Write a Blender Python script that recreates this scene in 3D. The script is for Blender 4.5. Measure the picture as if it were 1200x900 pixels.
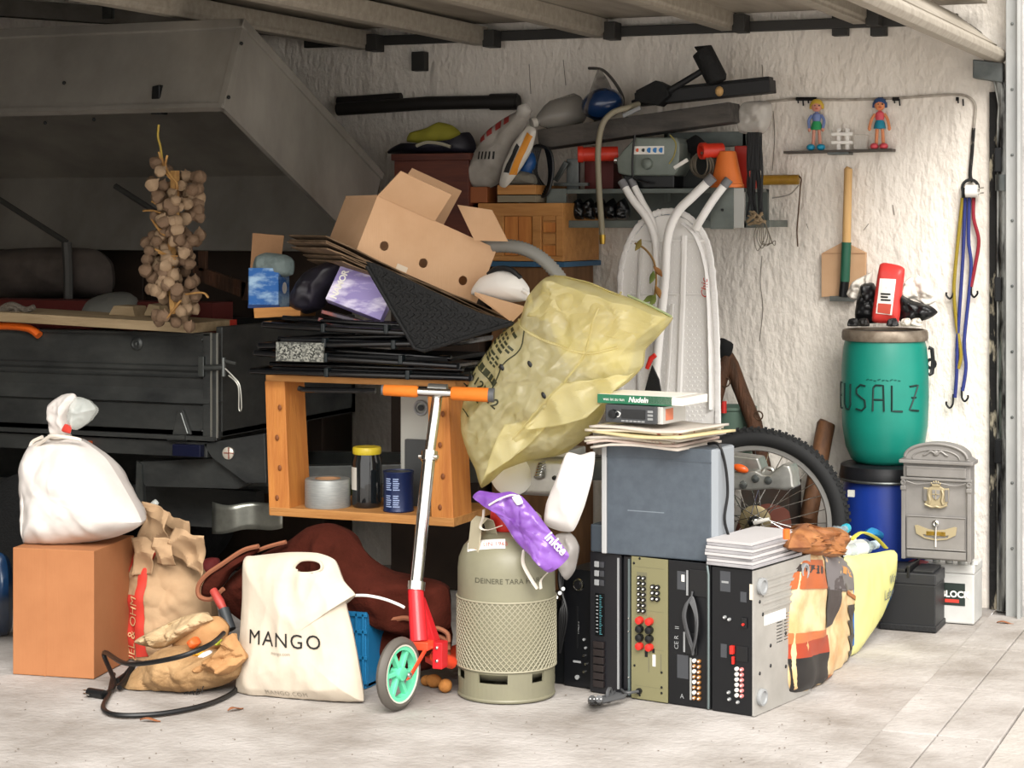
import bpy, bmesh, math, random
from mathutils import Vector, Matrix, noise
for o in list(bpy.data.objects): bpy.data.objects.remove(o)
SC = bpy.context.scene; COL = SC.collection
R = math.radians
# ---------------------------------------------------------------- camera
FPX, CX, CY = 2400.0, 600.0, 260.0
YAW = R(22.5); SN, CS = math.sin(YAW), math.cos(YAW)
CAM = Vector((1.252, -7.783, 1.445))
cd = bpy.data.cameras.new('camera'); cam = bpy.data.objects.new('camera', cd); COL.objects.link(cam)
cam.location = CAM; cam.rotation_euler = (R(90), 0, YAW)
cd.sensor_width = 36; cd.lens = FPX / 1200 * 36; cd.shift_y = -190 / 1200; cd.clip_end = 200
SC.camera = cam
# ---------------------------------------------------------------- daylight and exposure
W = bpy.data.worlds.new('sky'); SC.world = W; W.use_nodes = True
_bg = W.node_tree.nodes['Background']; _bg.inputs[0].default_value = (1.0, 0.968, 0.93, 1); _bg.inputs[1].default_value = 1.0
sl = bpy.data.lights.new('hazy_sun_offscreen', 'SUN'); sl.energy = 2.6; sl.angle = R(40); sl.color = (1, .965, .91)
so = bpy.data.objects.new('hazy_sun_offscreen', sl); COL.objects.link(so); so.rotation_euler = (R(50), 0, R(28))
SC.view_settings.view_transform = 'Standard'; SC.view_settings.look = 'None'
SC.view_settings.gamma = 1; SC.view_settings.use_curve_mapping = False
SC.view_settings.exposure = 1.12
# ---------------------------------------------------------------- photo -> place helpers
def P(px, py, y):
    """point on the wall-parallel plane at depth y"""
    t = (px - CX) / FPX; D = (y - CAM.y) / (CS + SN * t)
    return Vector((CAM.x - SN * D + CS * t * D, y, CAM.z - (py - CY) / FPX * D))
def FL(px, py, z=0.0):
    """point on the level plane at height z"""
    D = (CAM.z - z) * FPX / (py - CY); l = (px - CX) / FPX * D
    return Vector((CAM.x - SN * D + CS * l, CAM.y + CS * D + SN * l, z))
def M2(px, y):
    t = (px - CX) / FPX
    return (y - CAM.y) / (CS + SN * t) / FPX
def PP(l, y): return [P(a, b, y) for a, b in l]
# ---------------------------------------------------------------- materials
def hx(h):
    h = h.lstrip('#'); r = [int(h[i:i+2], 16) / 255 for i in (0, 2, 4)]
    return tuple(c / 12.92 if c <= .04045 else ((c + .055) / 1.055) ** 2.4 for c in r)
MC = {}
def mat(name, col='#888888', rough=.6, metal=0.0, col2=None, nscale=8, nstretch=(1,1,1), lo=.35, hi=.65, bump=0.0, bscale=60,
        bstretch=(1,1,1), trans=0.0, alpha=1.0, sss=0.0, wave=None, coat=0.0, spec=.5, ior=1.45, emit=None, detail=6, sheen=0.0):
    if name in MC: return MC[name]
    m = bpy.data.materials.new(name); m.use_nodes = True; N = m.node_tree.nodes; L = m.node_tree.links
    b = N['Principled BSDF']; b.inputs['Roughness'].default_value = rough; b.inputs['Metallic'].default_value = metal
    b.inputs['Base Color'].default_value = (*hx(col), 1); b.inputs['Alpha'].default_value = alpha
    b.inputs['Transmission Weight'].default_value = trans; b.inputs['IOR'].default_value = ior
    b.inputs['Specular IOR Level'].default_value = spec; b.inputs['Coat Weight'].default_value = coat
    b.inputs['Sheen Weight'].default_value = sheen
    tc = N.new('ShaderNodeTexCoord')
    def mp(st):
        q = N.new('ShaderNodeMapping'); q.inputs['Scale'].default_value = st; L.new(tc.outputs['Object'], q.inputs['Vector']); return q.outputs[0]
    if col2:
        n = N.new('ShaderNodeTexNoise'); n.inputs['Scale'].default_value = nscale; n.inputs['Detail'].default_value = detail
        n.inputs['Roughness'].default_value = .6
        L.new(mp(nstretch), n.inputs['Vector'])
        r = N.new('ShaderNodeValToRGB'); r.color_ramp.elements[0].position = lo; r.color_ramp.elements[1].position = hi
        r.color_ramp.elements[0].color = (*hx(col), 1); r.color_ramp.elements[1].color = (*hx(col2), 1)
        L.new(n.outputs['Fac'], r.inputs[0]); L.new(r.outputs[0], b.inputs['Base Color'])
    if bump:
        if wave:
            n2 = N.new('ShaderNodeTexWave'); n2.inputs['Scale'].default_value = bscale; n2.bands_direction = wave
            n2.inputs['Distortion'].default_value = .4
        else:
            n2 = N.new('ShaderNodeTexNoise'); n2.inputs['Scale'].default_value = bscale; n2.inputs['Detail'].default_value = 5
        L.new(mp(bstretch), n2.inputs['Vector'])
        bp = N.new('ShaderNodeBump'); bp.inputs['Strength'].default_value = bump; bp.inputs['Distance'].default_value = .02
        L.new(n2.outputs['Fac'], bp.inputs['Height']); L.new(bp.outputs[0], b.inputs['Normal'])
    if emit:
        b.inputs['Emission Color'].default_value = (*hx(col), 1); b.inputs['Emission Strength'].default_value = emit
    MC[name] = m; return m
# ---------------------------------------------------------------- mesh builder
def wloc(o):
    v = Vector((0, 0, 0))
    while o is not None: v += Vector(o.location); o = o.parent
    return v
def tag(o, label=None, cat=None, group=None, kind=None):
    if label: o['label'] = label
    if cat: o['category'] = cat
    if group: o['group'] = group
    if kind: o['kind'] = kind
    return o
def thing(name, label, cat, loc, group=None):
    o = bpy.data.objects.new(name, None); COL.objects.link(o); o.location = loc; o.empty_display_size = .05
    return tag(o, label, cat, group)
class MB:
    def __init__(s, M=None): s.v = []; s.f = []; s.M = M
    def add(s, vs, fs):
        k = len(s.v)
        s.v += [(s.M @ Vector(p)) if s.M is not None else Vector(p) for p in vs]
        s.f += [tuple(i + k for i in f) for f in fs]; return s
    def box(s, x0, x1, y0, y1, z0, z1):
        return s.hexa([(x0,y0,z0),(x1,y0,z0),(x1,y1,z0),(x0,y1,z0),(x0,y0,z1),(x1,y0,z1),(x1,y1,z1),(x0,y1,z1)])
    def hexa(s, p): return s.add(p, [(0,3,2,1),(4,5,6,7),(0,1,5,4),(1,2,6,5),(2,3,7,6),(3,0,4,7)])
    def bar(s, a, b, w, h, up=(0,0,1)):
        a = Vector(a); b = Vector(b); d = (b - a).normalized(); u = Vector(up); sd = d.cross(u)
        if sd.length < 1e-4: sd = d.cross(Vector((0,1,0)))
        sd.normalize(); u = sd.cross(d).normalized(); q = []
        for e in (a, b):
            for i, j in ((-1,-1),(1,-1),(1,1),(-1,1)): q.append(e + sd * (w/2*i) + u * (h/2*j))
        return s.hexa(q)
    def prism(s, pts, vec):
        n = len(pts); vec = Vector(vec); pts = [Vector(p) for p in pts]
        # keep the winding outward whatever the outline order
        nr = Vector((0,0,0))
        for i in range(n): nr += pts[i].cross(pts[(i+1) % n])
        if nr.dot(vec) > 0: pts = pts[::-1]
        fs = [tuple(range(n)), tuple(range(2*n-1, n-1, -1))] + [((i+1) % n, i, i+n, (i+1) % n + n) for i in range(n)]
        return s.add(pts + [p + vec for p in pts], fs)
    def tube(s, path, r, n=8, closed=False, flat=None):
        path = [Vector(p) for p in path]; k = len(path); vs = []; prev = None
        for i, p in enumerate(path):
            if closed: d = path[(i+1) % k] - path[i-1]
            else: d = path[min(i+1, k-1)] - path[max(i-1, 0)]
            d.normalize()
            if prev is None:
                a = d.cross(Vector((0,0,1)))
                if a.length < .05: a = d.cross(Vector((0,1,0)))
            else:
                a = prev - d * prev.dot(d)
            a.normalize(); prev = a; b = d.cross(a); rr = r[i] if isinstance(r, (list, tuple)) else r
            for j in range(n):
                t = 2*math.pi*j/n; vs.append(p + a*(rr*math.cos(t)) + b*(rr*(flat or 1)*math.sin(t)))
        fs = []
        for i in range(k if closed else k-1):
            for j in range(n):
                fs.append((i*n+j, i*n+(j+1) % n, ((i+1) % k)*n+(j+1) % n, ((i+1) % k)*n+j))
        if not closed: fs += [tuple(range(n-1, -1, -1)), tuple(range((k-1)*n, k*n))]
        return s.add(vs, fs)
    def lathe(s, prof, n=24, c=(0,0,0), rot=None, sx=1, sy=1, cap=True):
        """prof: list of (radius, z)"""
        c = Vector(c); vs = []; 
        for r, z in prof:
            for j in range(n):
                t = 2*math.pi*j/n; p = Vector((r*math.cos(t)*sx, r*math.sin(t)*sy, z))
                vs.append(c + (rot @ p if rot is not None else p))
        fs = []
        for i in range(len(prof)-1):
            for j in range(n): fs.append((i*n+j, i*n+(j+1) % n, (i+1)*n+(j+1) % n, (i+1)*n+j))
        ring = abs(prof[0][0]-prof[-1][0]) < 1e-6 and abs(prof[0][1]-prof[-1][1]) < 1e-6
        if prof[0][0] > 1e-6 and not ring and cap: fs.append(tuple(range(n-1, -1, -1)))
        if prof[-1][0] > 1e-6 and not ring and cap: fs.append(tuple(range((len(prof)-1)*n, len(prof)*n)))
        return s.add(vs, fs)
    def ball(s, c, r, n=12, m=8, rot=None):
        if not isinstance(r, (tuple, list)): r = (r, r, r)
        pr = [(math.sin(math.pi*i/m), -math.cos(math.pi*i/m)) for i in range(m+1)]
        c = Vector(c); vs = []
        for a, z in pr:
            for j in range(n):
                t = 2*math.pi*j/n; p = Vector((a*math.cos(t)*r[0], a*math.sin(t)*r[1], z*r[2])); vs.append(c + (rot @ p if rot is not None else p))
        fs = [(i*n+j, i*n+(j+1) % n, (i+1)*n+(j+1) % n, (i+1)*n+j) for i in range(m) for j in range(n)]
        return s.add(vs, fs)
    def torus(s, c, r, q, n=32, k=8, rot=None, arc=1.0, a0=0):
        c = Vector(c); path = []
        cnt = n if arc >= 1 else n + 1
        for i in range(cnt):
            t = a0 + 2*math.pi*arc*i/n; p = Vector((r*math.cos(t), r*math.sin(t), 0)); path.append(c + (rot @ p if rot is not None else p))
        return s.tube(path, q, k, closed=arc >= 1)
    def grid(s, fn, nu, nv, loop=False):
        vs = [fn(i/(nu), j/nv) for i in range(nu + (0 if loop else 1)) for j in range(nv+1)]
        w = nv + 1; c = nu + (0 if loop else 1)
        fs = [(i*w+j, ((i+1) % c)*w+j, ((i+1) % c)*w+j+1, i*w+j+1) for i in range(nu) for j in range(nv)]
        return s.add(vs, fs)
    def pillow(s, pts, vec, K=14, sub=6, wr=.02, ws=6.0, seed=0, power=.5, centre=None, backk=1.0, rims=0.0, stretch=(1,1,1), edge=0.0, crumple=0.0, fold=None):
        """closed soft bag from an outline of 3D points: swells by vec to the front and back, with creases"""
        pts = [Vector(p) for p in pts]; n0 = len(pts); vec = Vector(vec); L = vec.length; nv = vec.normalized()
        o = []
        for i in range(n0):           # smooth resample
            p0, p1, p2, p3 = pts[i-1], pts[i], pts[(i+1) % n0], pts[(i+2) % n0]
            for k in range(sub):
                t = k / sub
                cr = .5*((2*p1) + (p2-p0)*t + (2*p0-5*p1+4*p2-p3)*t*t + (3*p1-p0-3*p2+p3)*t**3)
                o.append(cr * .6 + (p1.lerp(p2, t)) * .4)
        n = len(o); c = Vector(centre) if centre is not None else sum(o, Vector((0,0,0))) / n
        vs = []; fs = []
        def crease(p, sg):
            q = Vector((p.x*stretch[0], p.y*stretch[1], p.z*stretch[2])) * ws + Vector((seed*7.3, sg*3.1, seed*2.2))
            a = 1 - 2*abs(noise.noise(q)); b = 1 - 2*abs(noise.noise(q*2.3 + Vector((5,1,2))))
            r_ = (a + .45*b) * wr
            if crumple:
                dd = noise.voronoi(q*1.1)[0]; d2 = noise.voronoi(q*2.7 + Vector((3,3,3)))[0]
                r_ += (.5 - dd[0]) * crumple + (.5 - d2[0]) * crumple*.4
            if fold:
                dv_, am, fs_ = fold; al = p.dot(dv_); ac = p - dv_*al; qq = (ac + dv_*al*.22)*fs_ + Vector((seed, sg, 0))
                r_ += am*((1 - 2*abs(noise.noise(qq))) + .5*(1 - 2*abs(noise.noise(qq*2.1 + Vector((4,2,1))))))
            return r_
        for sg in (1, -1):
            base = len(vs)
            for k in range(K + 1):
                t = k / K
                for j in range(n):
                    p = c.lerp(o[j], t)
                    h = (max(0, 1 - t**2.2))**power * L * (1 if sg == 1 else -backk)
                    f = crease(p, sg) * (min(1, (1-t)*4 + (.25 if crumple else 0)) if k < K else 0)
                    e = nv * (noise.noise(p*ws*1.3 + Vector((seed,0,0))) * edge) if k == K and edge else Vector((0,0,0))
                    vs.append(p + nv * (h + f * sg) + e)
            for k in range(K):
                for j in range(n):
                    q = (base+k*n+j, base+k*n+(j+1) % n, base+(k+1)*n+(j+1) % n, base+(k+1)*n+j)
                    fs.append(q if sg == 1 else q[::-1])
        for p in vs: p.z = max(p.z, .001 + .002*abs(noise.noise(p*20)))   # rests on the floor
        s.add(vs, fs); return s
    def build(s, name, m, parent=None, smooth=False, bevel=0, seg=2, solid=0, weld=False, sub=0, label=None, cat=None, group=None, kind=None, origin=None, ang=40):
        me = bpy.data.meshes.new(name); o = bpy.data.objects.new(name, me); COL.objects.link(o)
        if parent is not None: org = wloc(parent)
        else:
            lo = Vector([min(p[i] for p in s.v) for i in range(3)]); hi = Vector([max(p[i] for p in s.v) for i in range(3)])
            org = Vector(origin) if origin is not None else Vector(((lo.x+hi.x)/2, (lo.y+hi.y)/2, lo.z))
        me.from_pydata([p - org for p in s.v], [], s.f)
        bm = bmesh.new(); bm.from_mesh(me)
        if weld: bmesh.ops.remove_doubles(bm, verts=bm.verts, dist=1e-5)
        bmesh.ops.recalc_face_normals(bm, faces=bm.faces)
        if bevel:
            ed = [e for e in bm.edges if len(e.link_faces) == 2 and e.calc_face_angle(0) > R(30)]
            bmesh.ops.bevel(bm, geom=ed, offset=bevel, segments=seg, profile=.6, affect='EDGES', clamp_overlap=True)
        bm.to_mesh(me); bm.free()
        if smooth:
            for p in me.polygons: p.use_smooth = True
            me.set_sharp_from_angle(angle=R(ang))
        me.materials.append(m)
        if parent is not None: o.parent = parent; o.location = (0, 0, 0)
        else: o.location = org
        if solid:
            k = o.modifiers.new('thickness', 'SOLIDIFY'); k.thickness = solid; k.offset = 0
        if sub:
            k = o.modifiers.new('smooth', 'SUBSURF'); k.levels = sub; k.render_levels = sub
        return tag(o, label, cat, group, kind)
TX = {}
def text(s, string, fn, size=1.0, bold=0.0, shear=0.0, align='CENTER', space=1.0):
    """flat lettering: fn maps (u, v) of the set line to a point"""
    cu = bpy.data.curves.new('lettering', 'FONT'); cu.body = string; cu.size = size; cu.align_x = align; cu.offset = bold; cu.shear = shear
    cu.resolution_u = 3; cu.space_character = space
    ob = bpy.data.objects.new('lettering_tmp', cu); COL.objects.link(ob)
    dg = bpy.context.evaluated_depsgraph_get(); me = bpy.data.meshes.new_from_object(ob.evaluated_get(dg))
    vs = [fn(v.co.x, v.co.y) for v in me.vertices]; fs = [tuple(p.vertices) for p in me.polygons]
    bpy.data.objects.remove(ob); bpy.data.curves.remove(cu); bpy.data.meshes.remove(me)
    return s.add(vs, fs)
def letters(string, fn, size, m, parent, bold=0.0, shear=0.0, name='lettering', align='CENTER', space=1.0):
    return text(MB(), string, fn, size, bold, shear, align, space).build(name, m, parent)
def spline(pts, n=8, closed=False):
    pts = [Vector(p) for p in pts]; k = len(pts); out = []
    for i in range(k if closed else k-1):
        p1, p2 = pts[i], pts[(i+1) % k]
        p0 = pts[i-1] if closed or i > 0 else p1; p3 = pts[(i+2) % k] if closed or i < k-2 else p2
        for j in range(n):
            t = j/n; out.append(.5*((2*p1) + (p2-p0)*t + (2*p0-5*p1+4*p2-p3)*t*t + (3*p1-p0-3*p2+p3)*t**3))
    if not closed: out.append(pts[-1])
    return out
def rotz(a): return Matrix.Rotation(R(a), 4, 'Z')
def frame(o, yaw=0, roll=0, pitch=0):
    """local frame at o: yaw about z, then roll about the view-ish y axis, then pitch about x (degrees)"""
    return Matrix.Translation(Vector(o)) @ Matrix.Rotation(R(yaw), 4, 'Z') @ Matrix.Rotation(R(roll), 4, 'Y') @ Matrix.Rotation(R(pitch), 4, 'X')
R3 = lambda a, ax: Matrix.Rotation(R(a), 3, ax)
# common materials
STEEL = mat('galvanised steel', '#777a78', .42, .85, '#4f5453', 5, lo=.3, hi=.7, bump=.08, bscale=30)
CHROME = mat('chrome', '#d8d8d6', .16, 1.0)
BLACKP = mat('black plastic', '#0e0f11', .45)
BLACKM = mat('black painted metal', '#101214', .35, .3)
RUBBER = mat('black rubber', '#121314', .8, bump=.3, bscale=120)
WHITEP = mat('white plastic', '#e9e6e0', .4)
GREYP = mat('grey plastic', '#8d8f90', .5)
REDP = mat('red plastic', '#c02a22', .4)
ORANGEP = mat('orange plastic', '#e06420', .45)
WOOD = mat('pine wood', '#c8843f', .6, 0, '#a7622a', 5, (6, 6, .7), .3, .75, bump=.15, bscale=25, bstretch=(6, 6, .5))
WOODX = mat('pine wood lengthwise', '#c08a4e', .6, 0, '#9c6732', 5, (.7, 6, 6), .3, .75, bump=.15, bscale=25, bstretch=(.5, 6, 6))
OLDWOOD = mat('old brown wood', '#5a3822', .75, 0, '#33200f', 6, (5, 5, .8), .3, .7, bump=.5, bscale=25, bstretch=(5,5,.6))
CARD = mat('cardboard', '#a98260', .85, 0, '#96704d', 6, lo=.3, hi=.8, bump=.08, bscale=40, bstretch=(5, 5, .3))
KRAFT = mat('kraft paper', '#b58a5c', .8, 0, '#94693f', 7, lo=.3, hi=.75, bump=.3, bscale=14)
PRINT = mat('black print', '#161616', .7)
REDPRINT = mat('red print', '#c2392c', .75)
WHITEPRINT = mat('white print', '#efece6', .6)
BLUEP = mat('blue plastic', '#123a9a', .4)
BRASS = mat('brass', '#b09040', .35, .9)
GOLDW = mat('light wood', '#d9b27a', .6, 0, '#c49a60', 6, (6, 6, .8), .3, .7)
PAPER = mat('newsprint', '#cdc5bb', .85, 0, '#b9b0a6', 9, lo=.35, hi=.7)
# ================================================================ the garage itself
CONC = mat('concrete floor', '#b0aba7', .85, 0, '#857e77', 3.0, (1,1,1), .36, .70, bump=.3, bscale=45, detail=12)
def stucco():
    m = mat('white stucco', '#eee7dd', .9, 0, '#e2dacf', 2.2, (1,1,.6), .3, .75)
    N = m.node_tree.nodes; L = m.node_tree.links; b = N['Principled BSDF']
    tc = N.new('ShaderNodeTexCoord')
    def nz(sc, st, det):
        q = N.new('ShaderNodeMapping'); q.inputs['Scale'].default_value = st; L.new(tc.outputs['Object'], q.inputs['Vector'])
        n = N.new('ShaderNodeTexNoise'); n.inputs['Scale'].default_value = sc; n.inputs['Detail'].default_value = det; L.new(q.outputs[0], n.inputs['Vector']); return n.outputs['Fac']
    a = nz(38, (1, 1, .55), 4); c = nz(9, (1, 1, .25), 5)
    ad = N.new('ShaderNodeMath'); ad.operation = 'MULTIPLY_ADD'; L.new(c, ad.inputs[0]); ad.inputs[1].default_value = 1.6; L.new(a, ad.inputs[2])
    bp = N.new('ShaderNodeBump'); bp.inputs['Strength'].default_value = .85; bp.inputs['Distance'].default_value = .016
    L.new(ad.outputs[0], bp.inputs['Height']); L.new(bp.outputs[0], b.inputs['Normal'])
    return m
STUC = stucco()
def struct(mb, name, m, **k): return mb.build(name, m, kind='structure', **k)
def floor_fn(u, v):
    x = -6.5 + 6.494*u; y = -9 + 9.2*v
    return Vector((x, y, -.0025 + .0025*noise.noise(Vector((x*1.7, y*1.7, 0)))))
floor = struct(MB().grid(floor_fn, 60, 80), 'floor', CONC, smooth=True)
# threshold slabs along the door line
thr = struct(MB().box(-.012, .33, -9, .2, -.12, -.012), 'trim_1', CONC)
for k in range(13):
    y0 = -8.2 + k*.62
    for x0, x1 in ((-.006, .150), (.153, .325)):
        MB().box(x0, x1, y0, y0+.612, -.1, random.Random(k).uniform(-.001, .003)).build('slab', CONC, thr, bevel=.004)
struct(MB().box(.33, 9, -14, 4, -.1, -.004), 'floor_driveway', mat('driveway asphalt', '#b0aaa4', .9, 0, '#9d9790', 4, bump=.3, bscale=60))
def wall_fn(u, v):
    x = -6.5 + 6.56*u; z = -.02 + 2.7*v
    q = Vector((x*5, z*3.2, 3)); d = .006*noise.noise(q) + .004*noise.noise(Vector((x*22, z*7, 1)))
    return Vector((x, -.004 + d, z))
wb = MB().grid(wall_fn, 330, 150)
wall = struct(wb, 'wall_back', STUC, smooth=True)
CRK = mat('wall crack shade', '#6b6259', .95)  # dark colour carries the shade inside the wall cracks
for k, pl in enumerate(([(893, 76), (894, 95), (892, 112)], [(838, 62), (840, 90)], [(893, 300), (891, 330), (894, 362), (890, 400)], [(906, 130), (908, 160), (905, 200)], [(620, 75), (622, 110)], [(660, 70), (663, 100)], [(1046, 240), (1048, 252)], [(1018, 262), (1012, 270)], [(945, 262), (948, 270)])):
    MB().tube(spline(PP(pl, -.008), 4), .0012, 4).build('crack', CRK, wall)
struct(MB().box(-6.7, -6.5, -3.7, .2, 0, 2.9), 'wall_left', STUC)
struct(MB().box(-6.7, 0.02, -3.7, .2, 2.5, 2.62), 'ceiling', mat('concrete ceiling', '#8f8a83', .9, 0, '#7d7871', 3))
struct(MB().box(-6.7, -2.75, -3.9, -3.7, 0, 2.9), 'wall_light_blocker', STUC)  # unseen wall segment, added to keep daylight off the left side
# jamb right of the track: steel post and painted plaster reveal
STEELW = mat('painted steel post', '#a9aaa8', .5, .2, '#8f9190', 6, (1,1,.3), bump=.1, bscale=20)
j = struct(MB().box(.052, .098, -.16, .02, -.02, 2.6), 'trim_2', STEELW, bevel=.003)
MB().box(.098, .11, -.20, .02, -.02, 2.6).build('flange', STEELW, j, bevel=.002)
MB().box(.11, 5.0, -.14, .06, -.02, 3.2).build('reveal', mat('reveal plaster', '#b8b4b0', .9, 0, '#8d8a86', 5, bump=.3), j)
for k in range(9): MB().lathe([(0,0),(.006,0),(.005,.004),(0,.005)], 8, (.075, -.16, .25+.24*k), R3(90,'X')).build('bolt', STEEL, j, smooth=True)
# dirty gap strip between wall and track
GRIME = mat('flaking black paint', '#141312', .85, 0, '#a39a86', 7, (3, 3, .7), .56, .62, bump=.5, bscale=25)
struct(MB().box(-.028, .010, -.035, -.004, 0, 1.93), 'trim_3', GRIME)
# vertical track with its bend
TRACK = mat('worn track steel', '#8b8c88', .4, .7, '#1d1d1c', 9, (4, 4, .5), .45, .6, bump=.2, bscale=20)
tr = thing('door_track', 'worn steel door rail curving up along the garage opening', 'rail', (.03, -.06, 0))
def cprof(path, name):
    # open channel: web + two flanges, swept
    web = MB(); 
    for dx, w in ((-.022, .004), (.022, .004)):
        web.tube([p + Vector((dx if i < 14 else dx*.6, 0, -dx*0 if i < 14 else dx*.8)) for i, p in enumerate(path)], .005, 6)
    web.tube(path, .020, 8, flat=.35); return web.build(name, TRACK, tr, smooth=True)
vert = [Vector((.03, -.06, z)) for z in [0, .15, .3, .45, .6, .75, .9, 1.05, 1.2, 1.35, 1.5, 1.62, 1.74, 1.82]]
bend = [Vector((.03 - .20*(1-math.cos(t)), -.06, 1.82 + .36*math.sin(t))) for t in [R(a) for a in (12, 24, 36, 48, 60, 72, 84)]]
cprof(vert + bend, 'rail')
for z in (.55, 1.15, 1.63):
    MB().box(.0, .024, -.09, -.01, z, z+.09).build('bracket', BLACKM, tr, bevel=.003)
MB().tube([(.03, -.085, 1.56), (.03, -.085, 1.62)], .028, 10, flat=.5).build('rail_clamp', STEEL, tr, smooth=True)
MB().box(-2.9, -.14, -.075, -.045, 2.185, 2.225).build('level_rail', mat('dark rail steel', '#3c3b39', .6, .5), tr, bevel=.004)
for px, py in ((492, 72), (985, 30), (1030, 30)):
    q = P(px, py, -.03); MB().box(q.x-.03, q.x+.03, -.05, -.006, q.z-.04, q.z+.04).build('hanger', mat('dark rail steel'), tr, bevel=.003)
# overhead door, slid back under the roof
DOORM = mat('door ribs', '#a79f92', .55, .15, '#8d8578', 4, (1, 8, 8), .3, .7)
PANEL = mat('door panel underside', '#a79f92', .55, .15, '#8d8578', 2.5, (6, 1, 1))
door = thing('garage_door', 'raised garage door with pale steel ribs under the roof', 'garage door', (-1.3, -.1, 2.1)); 
tag(door, kind='structure'); door.name = 'door_1'
for k in range(5):
    x0 = -2.72 + k*.54
    MB().box(x0, x0+.534, -3.5, -.09, 2.255 - (0 if k < 4 else .0), 2.275).build('panel', PANEL, door)
for x, z in ((-2.60, 2.165), (-2.07, 2.165), (-1.55, 2.178), (-1.02, 2.188), (-.50, 2.195)):
    m = MB().prism([(x-.035, -3.5, z+.075), (x-.035, -3.5, z+.02), (x-.028, -3.5, z+.012), (x-.028, -3.5, z), (x+.028, -3.5, z), (x+.028, -3.5, z+.012), (x+.035, -3.5, z+.02), (x+.035, -3.5, z+.075)], (0, 3.4, 0))
    m.build('rib', DOORM, door, bevel=.003)
    MB().box(x+.03, x+.08, -.15, -.07, z-.01, z+.06).build('hinge', mat('dark rail steel'), door, bevel=.003)
x = .0
MB().prism([(x-.04, -3.5, 2.10), (x-.045, -3.5, 2.06), (x-.035, -3.5, 2.045), (x+.03, -3.5, 2.032), (x+.045, -3.5, 2.05), (x+.045, -3.5, 2.068), (x+.03, -3.5, 2.085)], (0, 3.42, 0)).build('bottom_rail', DOORM, door, bevel=.004)
MB().hexa([(-.14,-3.5,2.20),(.0,-3.5,2.085),(.0,-.09,2.085),(-.14,-.09,2.20),(-.14,-3.5,2.22),(.01,-3.5,2.10),(.01,-.09,2.10),(-.14,-.09,2.22)]).build('bottom_panel', PANEL, door)
MB().hexa([(-.08,-.09,1.98),(.03,-.09,1.96),(.03,-.03,1.96),(-.08,-.03,1.98),(-.08,-.09,2.05),(.03,-.09,2.035),(.03,-.03,2.035),(-.08,-.03,2.05)]).build('corner_plate', STEEL, door, bevel=.004)
# roof beam seen at far left and its hanger strap
bm_ = struct(MB().bar(P(-60, 5, -1.1), P(330, 32, -.1), .06, .07), 'trim_4', mat('old roof beam', '#6b655c', .8, .1, '#4c473f', 4))
MB().bar(P(127, -6, -.85), P(127, 22, -.85), .045, .02, (0,1,0)).build('strap', STEEL, bm_)
MB().bar(P(268, 6, -.95), P(288, 30, -.95), .03, .03, (0,1,0)).build('strap', STEEL, bm_)
# pipes on the back wall
pp = struct(MB().tube([P(396, 128, -.06), P(500, 121, -.06), P(608, 119, -.06)], .028, 12), 'trim_5', mat('black pipe', '#24211f', .6), smooth=True)
MB().tube([P(575, 119.5, -.06), P(606, 119, -.06)], .034, 12).build('sleeve', mat('black pipe'), pp, smooth=True)
MB().tube([P(396, 119, -.03), P(470, 114, -.03)], .02, 10).build('thin_pipe', mat('black pipe'), pp, smooth=True)
# ================================================================ more helpers
from mathutils.bvhtree import BVHTree
def onto(mb, o, U, V, d, lift=.002):
    """maps (u, v) onto the surface of mb, looking along d"""
    t = BVHTree.FromPolygons([tuple(p) for p in mb.v], mb.f); o = Vector(o); U = Vector(U); V = Vector(V); d = Vector(d).normalized()
    def fn(u, v):
        p = o + U*u + V*v; h = t.ray_cast(p - d*1.0, d)
        return (h[0] if h[0] is not None else p) - d*lift
    return fn
def patch(mb, pts, d, n=6, lift=.002, m=None, name='print', parent=None):
    """a printed quad lying on mb; pts = 4 corners near the surface"""
    t = BVHTree.FromPolygons([tuple(p) for p in mb.v], mb.f); d = Vector(d).normalized(); a, b, c, e = [Vector(p) for p in pts]
    def fn(u, v):
        p = a.lerp(b, u).lerp(e.lerp(c, u), v); h = t.ray_cast(p - d*1.0, d); return (h[0] if h[0] is not None else p) - d*lift
    return MB().grid(fn, n, n).build(name, m, parent, smooth=True)
def pix(p):
    q = Vector(p) - CAM; D = -SN*q.x + CS*q.y
    return CX + FPX*(CS*q.x + SN*q.y)/D, CY - FPX*q.z/D
def cuthole(mb, cx, cy, rx, ry):
    keep = []
    for f in mb.f:
        c = sum((mb.v[i] for i in f), Vector((0,0,0))) / len(f); x, y = pix(c)
        if ((x-cx)/rx)**2 + ((y-cy)/ry)**2 > 1: keep.append(f)
    mb.f = keep
def holed(outer, holes, th, M):
    """flat plate with holes: outline and holes in local xz, thickness along local y"""
    cu = bpy.data.curves.new('plate', 'CURVE'); cu.dimensions = '2D'; cu.fill_mode = 'BOTH'; cu.extrude = th/2
    for lp in [outer] + holes:
        sp = cu.splines.new('POLY'); sp.points.add(len(lp)-1); sp.use_cyclic_u = True
        for q, (a, b) in zip(sp.points, lp): q.co = (a, b, 0, 1)
    ob = bpy.data.objects.new('plate_tmp', cu); COL.objects.link(ob)
    me = bpy.data.meshes.new_from_object(ob.evaluated_get(bpy.context.evaluated_depsgraph_get()))
    vs = [Vector((v.co.x, v.co.z, v.co.y)) for v in me.vertices]; fs = [tuple(p.vertices) for p in me.polygons]
    bpy.data.objects.remove(ob); bpy.data.curves.remove(cu); bpy.data.meshes.remove(me)
    mb = MB(M); mb.add(vs, fs); return mb
def circ(cx, cz, r, n=16, ry=None): return [(cx + r*math.cos(2*math.pi*i/n), cz + (ry or r)*math.sin(2*math.pi*i/n)) for i in range(n)]
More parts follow.
